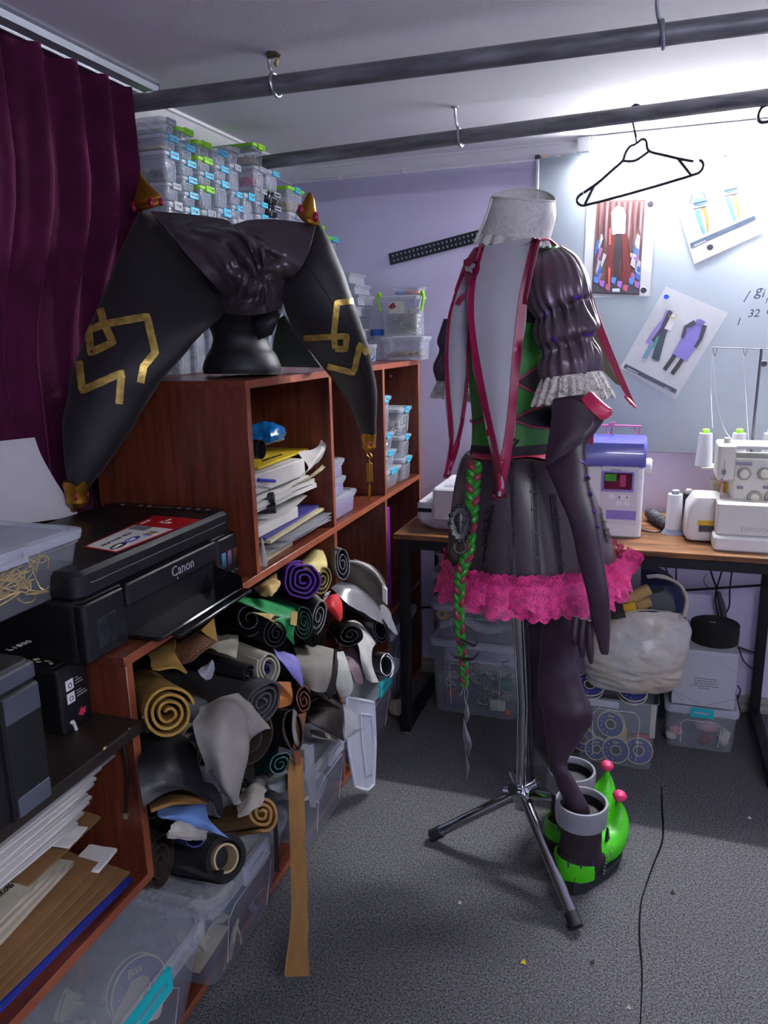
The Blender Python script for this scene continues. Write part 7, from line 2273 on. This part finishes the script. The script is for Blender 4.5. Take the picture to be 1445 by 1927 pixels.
for pts in ([(1078, 560), (1086, 557), (1094, 561)], [(1022, 598), (1030, 590), (1036, 582)], [(1098, 628), (1108, 629), (1116, 627)], [(1040, 634), (1046, 640)]):
    dstroke(pts, 5, M_viol, 'violet_stitch', .003, bvs, par=slo, fall=1.66)
ruffle(((1018, 716), (1130, 700)), ((1006, 758), (1150, 742)), 1.735, .85, 17, .010, M_lacew, 'lace_cuff', slo, .010)
ruffle(((1020, 712), (1128, 697)), ((1012, 738), (1142, 724)), 1.735, .85, 15, .009, M_lacew, 'lace_cuff', slo, .008, ph=1.0)
S2 = [((838, 600), (872, 596), 1.89, .9), ((826, 640), (880, 640), 1.89, .9), ((830, 660), (880, 660), 1.89, .85), ((819, 690), (878, 690), 1.89, .9), ((826, 722), (872, 724), 1.89, .85)]
r = sil_rings(S2, 48, 30)
for i, ring in enumerate(r):
    c = sum(ring, Vector()) / len(ring)
    for k, p in enumerate(ring):
        a = 2 * PI * k / 48
        ring[k] = p + (p - c).normalized() * (.005 * math.sin(a * 9 + i * .1))
s2 = MB().loft(r).build('puff_sleeve', M_slv_, dress, world=True, ang=80)
ruffle(((824, 716), (880, 722)), ((812, 744), (886, 752)), 1.89, .85, 11, .008, M_lacew, 'lace_cuff', s2, .008)

# skirt of leather gores
zw, zh = 1.118, .822
cw, ch = V(-.287, 1.845, 0), V(-.250, 1.86, 0)
def skirt_r(s): return .126 + (.214 - .126) * (s ** .62)
NG = 16
def skirt_pt(a, s, extra=0.0):
    c = cw.lerp(ch, s)
    g = abs(math.sin(a * NG / 2))
    rr = skirt_r(s) + .006 * s * (g ** .5 - .6) + extra
    return V(c.x + rr * math.cos(a), c.y + rr * math.sin(a), zw + (zh - zw) * s + .010 * s * math.cos(a))
NA = 160
qs_ = MB().loft([[skirt_pt(2 * PI * k / NA, i / 23) for k in range(NA)] for i in range(24)], True, False)
qs_.build('skirt', M_leath, dress, world=True, ang=35)
bvk = qs_.bvh()
dstroke([(888, 858), (930, 864), (990, 858), (1046, 864)], 9, M_rose, 'waist_piping', .004, bvk, n=30, fall=1.72)
SL = [[(928, 950), (918, 1000), (906, 1085)], [(964, 870), (963, 960), (962, 1100)], [(1000, 870), (1006, 960), (1014, 1100)], [(1040, 930), (1048, 1000), (1056, 1095)], [(1086, 985), (1092, 1030), (1098, 1080)], [(1130, 940), (1138, 985), (1146, 1020)], [(896, 930), (884, 1000), (872, 1070)]]
for sp in SL:
    dstroke(sp, 5, M_blackc, 'lacing_slit', .0018, bvk, n=24, fall=None)
    for dx in (-4.5, 4.5):
        dstroke([(x + dx, y) for x, y in sp], 1.6, M_leath, 'slit_edge', .0035, bvk, n=24, fall=None)
    L_ = [V(x, y, 0) for x, y in sp]
    R_ = crom(L_, 7)
    for i, p in enumerate(R_[1:-1]):
        dstroke([(p.x - 7, p.y - 2), (p.x + 7, p.y + (2 if i % 2 else -3))], 4, mat('lacing_cord', '#1b151b', .5), 'lacing_tie', .005, bvk, n=4, fall=None)
# violet bow at the waist
for pts in ([(960, 850), (955, 840), (962, 832), (970, 826)], [(962, 850), (968, 838), (976, 828)], [(962, 850), (962, 864), (964, 876)]):
    MB().tube([PY(x, y, 1.715) for x, y in pts], .0028, 6, res=10).build('violet_bow', mat('dark_violet_cord', '#231238', .5), dress, world=True)
# pink lace hem
def hem(r0, r1, z0, z1, waves, amp, nm, ph=0.0, scal=.010):
    n, nv = 260, 9
    rings = []
    for i in range(nv):
        s = i / (nv - 1)
        ring = []
        for k in range(n):
            a = 2 * PI * k / n
            rr = r0 + (r1 - r0) * s + amp * s * math.sin(a * waves + ph + 1.5 * math.sin(a * 2)) + .004 * noise.noise(V(math.cos(a) * 5, math.sin(a) * 5, s * 3))
            zz = z0 + (z1 - z0) * s - abs(math.sin(a * waves * 1.5)) * scal * s ** 4 + .010 * math.cos(a)
            ring.append(V(ch.x + rr * math.cos(a), ch.y + rr * math.sin(a), zz))
        rings.append(ring)
    return MB().loft(rings, False, False).build(nm, M_lacep, dress, world=True, ang=80)
hem(.216, .236, .846, .772, 17, .013, 'lace_hem')
hem(.217, .224, .838, .866, 24, .005, 'lace_heading', 1.0, -.006)
hem(.217, .231, .842, .795, 13, .012, 'lace_hem', 2.0)
# raised lace frill at the far side
for rows in ([[(1165, 1050, 1.80), (1185, 1030, 1.80)], [(1160, 1080, 1.79), (1212, 1052, 1.79)], [(1150, 1108, 1.78), (1190, 1082, 1.78)]], [[(1150, 1060, 1.78), (1172, 1048, 1.78)], [(1140, 1090, 1.77), (1188, 1084, 1.77)], [(1136, 1112, 1.76), (1172, 1104, 1.76)]]):
    q = MB().grid(sheet([[PY(*p) for p in r_] for r_ in rows], 16, 14)).jig(.010, 24, 2)
    q.build('lace_frill', M_lacep, dress, world=True, ang=80)
q = MB().grid(sheet([[PY(*p) for p in r_] for r_ in [[(822, 1062, 1.84), (836, 1036, 1.84), (850, 1030, 1.83)], [(826, 1068, 1.83), (846, 1066, 1.82), (862, 1050, 1.81)], [(838, 1070, 1.82), (858, 1096, 1.81), (866, 1080, 1.80)]]], 14, 14)).jig(.007, 26, 5)
q.build('lace_frill', M_lacep, dress, world=True, ang=80)

# ---------------------------------------------------------------- long glove hanging at the side
gl_ = thing('long_glove', 'long plum leather glove with rose cuff and violet stitches hanging at the skirt', 'glove', PY(1130, 1230, 1.60))
GV = [((1040, 752), (1098, 742), 1.66, .45), ((1036, 790), (1142, 772), 1.645, .4), ((1030, 830), (1126, 806), 1.63, .36), ((1026, 876), (1104, 838), 1.62, .34), ((1044, 918), (1106, 890), 1.60, .36), ((1062, 962), (1116, 945), 1.585, .38), ((1078, 1010), (1127, 1000), 1.575, .4), ((1092, 1070), (1138, 1065), 1.57, .42), ((1104, 1125), (1146, 1122), 1.565, .42), ((1112, 1165), (1148, 1165), 1.565, .42), ((1122, 1200), (1147, 1200), 1.565, .5), ((1127, 1222), (1145, 1224), 1.565, .6), ((1131, 1231), (1143, 1232), 1.565, .6)]
qg = MB().loft(sil_rings(GV, 32, 60))
qg.jig(.003, 14, 6)
qg.build('glove_body', M_plum, gl_, world=True, ang=70)
bvg = qg.bvh()
# turned over flap of the upper edge
fl = sheet([[PY(1042, 755, 1.615), PY(1080, 752, 1.605), PY(1122, 776, 1.60)], [PY(1036, 800, 1.60), PY(1072, 800, 1.585), PY(1112, 800, 1.585)], [PY(1028, 860, 1.585), PY(1056, 838, 1.575), PY(1100, 815, 1.58)], [PY(1025, 882, 1.58), PY(1052, 862, 1.575), PY(1092, 836, 1.58)]], 14, 14)
MB().grid(fl).build('turned_flap', M_plum, gl_, world=True, thick=.003, ang=70)
q = MB().grid(sheet([[PY(1094, 752, 1.615), PY(1112, 738, 1.625), PY(1126, 756, 1.63)], [PY(1106, 768, 1.598), PY(1128, 758, 1.60), PY(1146, 768, 1.61)], [PY(1120, 780, 1.595), PY(1138, 778, 1.598), PY(1151, 772, 1.60)], [PY(1132, 790, 1.60), PY(1144, 786, 1.60), PY(1150, 778, 1.605)]], 12, 12))
q.build('rose_cuff', M_rose, gl_, world=True, thick=.004)
for x0, y0, x1, y1 in ((1089, 866, 1101, 872), (1100, 894, 1110, 902), (1108, 926, 1113, 933), (1116, 960, 1119, 966), (1122, 990, 1129, 994)):
    q = MB()
    stroke_cast(q, bvg, [(x0, y0), (x1, y1)], 5, .003, 6, 1.57)
    q.build('violet_stitch', M_viol, gl_, world=True, thick=.002)
for k, (a, b, c_, w) in enumerate((((1084, 1160), (1080, 1195), (1082, 1215), .0085), ((1098, 1165), (1094, 1205), (1096, 1236), .0085), ((1110, 1168), (1110, 1215), (1112, 1248), .0085))):
    MB().tube([PY(*a, 1.585), PY(*b, 1.575), PY(*c_, 1.575)], [w, w * 1.05, w, w * .5], 12, res=16).build('finger', M_plum, gl_, world=True)

# ---------------------------------------------------------------- stockings
def stocking(label, secs, seed):
    q = MB().loft(sil_rings(secs, 40, 60))
    c_ = q.v
    q.jig(.007, 11, seed)
    q.jig(.003, 30, seed + 1)
    o = q.build('stocking', M_plum, ang=70)
    return tag(o, label, 'stocking', 'stockings hanging into the boots')
stocking('plum leather stocking hanging into the boot behind', [((974, 1120), (1062, 1120), 1.91, .55), ((976, 1180), (1052, 1180), 1.91, .5), ((982, 1250), (1040, 1250), 1.91, .5), ((984, 1310), (1036, 1310), 1.91, .6), ((984, 1360), (1040, 1360), 1.915, .7), ((1004, 1400), (1050, 1400), 1.925, .8), ((1030, 1440), (1066, 1440), 1.94, .9), ((1050, 1480), (1080, 1478), 1.95, .9)], 3)
stocking('plum leather stocking hanging into the boot with the turned up pink bobble ahead', [((1022, 1120), (1104, 1120), 1.83, .5), ((1020, 1175), (1098, 1175), 1.82, .5), ((1014, 1240), (1082, 1240), 1.815, .5), ((1016, 1300), (1096, 1300), 1.81, .5), ((1020, 1352), (1118, 1350), 1.805, .5), ((1026, 1390), (1096, 1390), 1.80, .6), ((1036, 1430), (1068, 1432), 1.795, .8), ((1046, 1470), (1082, 1468), 1.79, .8), ((1062, 1520), (1108, 1516), 1.79, .8), ((1072, 1560), (1112, 1556), 1.79, .8)], 8)

# ---------------------------------------------------------------- boots
M_boot = mat('aubergine_suede', '#241620', .8, var=.15, vs=20, bump=.25, bs=90)
M_gshoe = mat('acid_green_leather', '#3fb30c', .38, var=.08, vs=10)
M_cuff = mat('silver_vinyl', '#8f9299', .35, metal=.35)
M_sole = mat('boot_rubber', '#1c1e21', .65)
M_pom = mat('hot_pink_bobble', '#d13068', .5, var=.06)
boot = thing('jester_boot', 'jester boot with green curled toe standing before its twin', 'boot', (-.095, 1.796, 0), group='pair of jester boots')
D = V(.55, .835, 0).normalized()          # towards the toe
N = V(.835, -.55, 0)                      # outer side, towards the camera
BS_ = 1.13
def bl_(u, n, z): return (D * u + N * n) * BS_ + V(0, 0, z * 1.05)
# shaft
sh = []
for z, rx, ry, off in ((.035, .052, .043, .0), (.07, .050, .043, .0), (.11, .046, .043, -.002), (.15, .047, .045, -.004), (.18, .050, .048, -.004), (.20, .051, .049, -.004)):
    sh.append([bl_(off + rx * math.cos(2 * PI * k / 32), ry * math.sin(2 * PI * k / 32), z) for k in range(32)])
sh = [[c for c in crom([sh[i][k] for i in range(6)], 26)] for k in range(32)]
sh = [[sh[k][i] for k in range(32)] for i in range(26)]
q = MB().loft(sh, True, False)
q.jig(.004, 22, 2)
q.build('shaft', M_boot, boot, thick=.003, ang=70)
# cuff: padded silver band with open mouth
cf = []
for rr, z in ((.050, .160), (.0565, .163), (.0585, .190), (.0590, .210), (.0575, .217), (.0525, .217), (.050, .211), (.049, .185)):
    cf.append([bl_(-.004 + rr * 1.02 * math.cos(2 * PI * k / 36), rr * math.sin(2 * PI * k / 36), z) for k in range(36)])
MB().loft(cf, False, False).build('cuff', M_cuff, boot, ang=60)
MB().lathe([(.048, .195), (.047, .215)], 32, (0, 0, 0), caps=(True, False)).build('cuff_lining', M_blackc, boot)
# foot: sections from heel to curled toe
ft = [(-.066, .020, .042, .036), (-.060, .032, .044, .040), (-.035, .040, .052, .050), (.0, .044, .055, .055), (.035, .045, .054, .053), (.065, .046, .050, .048), (.095, .043, .046, .045)]
rings = []
for u, w, zc, h in ft:
    rings.append([bl_(u, w * math.cos(2 * PI * k / 24), max(.016, zc + h * .8 * math.sin(2 * PI * k / 24))) for k in range(24)])
MB().loft(rings[:5]).build('foot_upper', M_boot, boot)
# toe: green, curling up along an arc
tc = []
arc = [(.028, .058, .060, 0), (.055, .057, .064, 8), (.085, .056, .064, 22), (.112, .064, .058, 40), (.132, .080, .048, 60), (.143, .100, .035, 76), (.146, .120, .022, 88), (.145, .137, .011, 96), (.143, .150, .005, 100)]
for u, zc, w, an in arc:
    a = math.radians(an)
    T, U = D * math.cos(a) + V(0, 0, math.sin(a)), V(0, 0, math.cos(a)) - D * math.sin(a)
    tc.append([bl_(u, 0, zc) + N * (w * .80 * math.cos(2 * PI * k / 24)) + U * (w * .72 * math.sin(2 * PI * k / 24)) for k in range(24)])
tcs = [[c for c in crom([tc[i][k] for i in range(len(tc))], 34)] for k in range(24)]
tq = MB().loft([[V(tcs[k][i].x, tcs[k][i].y, max(tcs[k][i].z, .014)) for k in range(24)] for i in range(34)])
toe = tq.build('curled_toe', M_gshoe, boot)
# heel counter
hc = []
for z, f in ((.034, 1.06), (.042, 1.08), (.058, 1.07), (.072, 1.0)):
    hc.append([bl_(-.008 + .058 * f * math.cos(math.radians(180 + a)), .049 * f * math.sin(math.radians(180 + a)), z + (.0 if z < .07 else .012 * math.cos(math.radians(a * 1.2)))) for a in range(-82, 83, 6)])
MB().loft(hc, closed=False).build('heel_counter', M_gshoe, boot, thick=.003)
# sole and heel block
out = [(-.070, 0), (-.062, .030), (-.035, .043), (.0, .046), (.04, .048), (.08, .046), (.115, .034), (.132, 0)]
pl = [(u, n) for u, n in out] + [(u, -n) for u, n in reversed(out[1:-1])]
def solez(u): return max(0, (u - .06)) ** 2 * 4.5
MB().loft([[bl_(u, n, .0004 + solez(u) + (.0 if u < -.0 else .004)) for u, n in pl], [bl_(u, n, .026 + solez(u)) for u, n in pl]]).build('sole', M_sole, boot)
hp = [(-.072, 0), (-.064, .032), (-.036, .044), (-.010, .044), (-.010, -.044), (-.036, -.044), (-.064, -.032)]
MB().loft([[bl_(u, n, .0004) for u, n in hp], [bl_(u, n, .036) for u, n in hp]]).build('heel_block', M_sole, boot)
# bobble with gathers
q = MB().ball(bl_(.143, 0, .163), .0175, 16, 10, sc=(1.05, 1.05, .88))
q.jig(.0022, 120, 3)
q.build('bobble', M_pom, boot)
# stitches over toe, heel and sole edge
def mark(p, d, L, m=M_viol, r=.0022):
    MB().tube([p - d * L / 2, p + d * L / 2], r, 6, flat=.6).build('stitch', m, boot)
for i in (30, 26, 22, 18, 14):
    k = 1 if i > 24 else 22
    ring = [tcs[k2][i] for k2 in range(24)]
    c = sum(ring, Vector()) / 24
    p = max(ring, key=lambda q_: q_.dot(N * .55 + D * .75 - V(0, 0, .2)))
    mark(c + (p - c) * 1.04, N * .8 + V(0, 0, .35), .012)
for a in (20, 48, 76):
    p = bl_(-.008 + .063 * math.cos(math.radians(180 + a)), .053 * -math.sin(math.radians(180 + a)) * 1, .082)
    mark(p, V(0, 0, 1), .014)
for u in (.02, .05, .08):
    mark(bl_(u, .046, .020 + solez(u)), V(0, 0, 1), .016, mat('dark_stitch', '#1d1226', .5))
# chain at the ankle and dark triangle tongue
for i in range(9):
    p = bl_(.052 - i * .0035, .046 + .0015 * math.sin(i), .088 - i * .0078)
    MB().ring(p, N if i % 2 else D + V(0, 0, .3), .0042, .0008, 10, 4, sx=.7).build('chain_link', M_chr, boot)
MB().prism([bl_(.048, .030, .095), bl_(.072, .022, .090), bl_(.058, .026, .128)], N * .006).build('tongue_spike', M_blackc, boot)
b2 = copy_tree(boot)
b2.location = (-.095 - .040, 1.796 + .142, 0)
b2['label'] = 'jester boot with green curled toe standing behind its twin'

# ---------------------------------------------------------------- braid with bone charm
br = thing('costume_braid', 'long green and rose braid with dark claws and a silver blade hanging from the dress', 'braid', PY(877, 1460, 1.70))
path = [(893, 872), (890, 905), (888, 945), (884, 990), (880, 1040), (868, 1075), (864, 1110), (864, 1150), (866, 1195), (870, 1230), (874, 1262), (874, 1290)]
Yb = [1.70, 1.69, 1.675, 1.66, 1.645, 1.635, 1.635, 1.64, 1.65, 1.66, 1.67, 1.68]
P = crom([PY(x, y, Y) for (x, y), Y in zip(path, Yb)], 150)
wv = [.012, .013, .013, .0115, .010, .009, .008]
for s, m in ((0, M_greenl), (1, MATS['grass_green_leather']), (2, mat('braid_rose', '#7c2038', .5))):
    pts = []
    for i, p in enumerate(P):
        u = i / 149
        k = .0105 * (1 - .45 * u)
        a = i * .40 + s * 2 * PI / 3
        pts.append(p + RIGHT * (math.sin(a) * k) + FWD * (math.sin(2 * a) * k * .5 - .004))
    MB().tube(pts, [.0088, .0080, .0066, .0056, .0045], 8).build('braid_strand', m, br, world=True)
for a, b, c_, Y in (((866, 1205), (892, 1215), (897, 1206), 1.63), ((846, 1228), (858, 1238), (872, 1234), 1.635), ((870, 1240), (890, 1240), (903, 1224), 1.64)):
    pa_, pb_, pc_ = PY(*a, Y), PY(*b, Y), PY(*c_, Y)
    MB().tube([pa_, pb_, pc_], [.002, .006, .0008] if a[0] < 850 else [.007, .006, .0006], 8, res=12, flat=.5).build('claw', mat('dark_claw', '#1c181c', .4), br, world=True)
for pts in ([(874, 1286), (870, 1300), (866, 1310)], [(876, 1288), (880, 1302), (878, 1318)], [(875, 1290), (874, 1310), (876, 1325)]):
    MB().tube([PY(x, y, 1.685) for x, y in pts], .0012, 5, res=8).build('wire_end', mat('grey_wire', '#7c7a80', .4), br, world=True)
M_bld = mat('pewter', '#9a9ba0', .38, metal=.8, var=.2, vs=40, bump=.3, bs=60)
for a, b, w in (((877, 1318), (875, 1368), .011), ((872, 1352), (876, 1420), .012), ((879, 1372), (881, 1425), .010), ((876, 1418), (878, 1468), .007)):
    MB().tube([PY(*a, 1.69), PY((a[0] + b[0]) / 2 + 3, (a[1] + b[1]) / 2, 1.685), PY(*b, 1.69)], [.001, w, .001], 8, res=14, flat=.5).build('blade_leaf', M_bld, br, world=True)
# dark carved charm at the hip
ch_ = PY(866, 985, 1.625)
t = thing('carved_charm', 'dark carved oval charm with a skull hanging at the hip of the dress', 'charm', ch_)
vw = (CAM - ch_).normalized()
up_ = (V(0, 0, 1) - vw * vw.z).normalized()
sd_ = up_.cross(vw)
def ov(r_, d): return [sd_ * (.026 * r_ * math.cos(2 * PI * k / 28)) + up_ * (.043 * r_ * math.sin(2 * PI * k / 28)) + vw * d for k in range(28)]
M_chm = mat('charm_black', '#1b191e', .35, bump=.5, bs=120)
MB().loft([ov(.9, -.004), ov(1.0, .0), ov(.92, .004), ov(.72, .002), ov(.2, .003)]).build('frame', M_chm, t)
for k in range(14):
    a_ = 2 * PI * k / 14
    MB().ball(sd_ * (.0245 * math.cos(a_)) + up_ * (.041 * math.sin(a_)) + vw * .002, .0052, 8, 5).build('carved_knob', M_chm, t)
q = MB().loft([[vw * .004 + sd_ * (w * math.cos(2 * PI * k / 14)) + up_ * z_ + vw * max(0, .011 * math.sin(2 * PI * k / 14)) for k in range(14)] for w, z_ in ((.004, -.022), (.007, -.016), (.008, -.008), (.012, -.002), (.014, .008), (.012, .018), (.005, .023))])
o = q.build('skull', mat('charm_skull', '#2c292e', .35), t)
for s in (-1, 1):
    MB().ball(vw * .013 + sd_ * (s * .0055) + up_ * .003, .0034, 8, 5).build('eye_socket', M_slot, o)
MB().ring(up_ * -.054, vw, .013, .004, 18, 6).build('loop', MATS['charm_black'], t)
# scraps on the carpet
for x, y, c, lb, r_ in ((985, 1812, '#b8a010', 'tiny yellow paper scrap on the carpet', .007), (1114, 1812, '#141416', 'tiny black thread scrap on the carpet', .006), (1265, 1680, '#141416', 'tiny black fabric scrap by the carpet seam', .006), (1183, 1897, '#8d8a80', 'tiny pale lint scrap on the carpet', .005), (1410, 1540, '#a5a49c', 'tiny white thread on the carpet', .006), (865, 1700, '#a8a59a', 'tiny pale thread near the stand foot', .005)):
    p = PZ(x, y, .002)
    q = MB().add([p + V(-r_, -r_ * .4, 0), p + V(r_, -r_ * .7, .001), p + V(r_ * .3, r_, .004), p + V(-r_ * .5, r_ * .5, .002)], [(0, 1, 2, 3)])
    tag(q.build('scrap', mat('scrap_' + c[1:], c, .8), thick=.0006), lb, 'scrap')
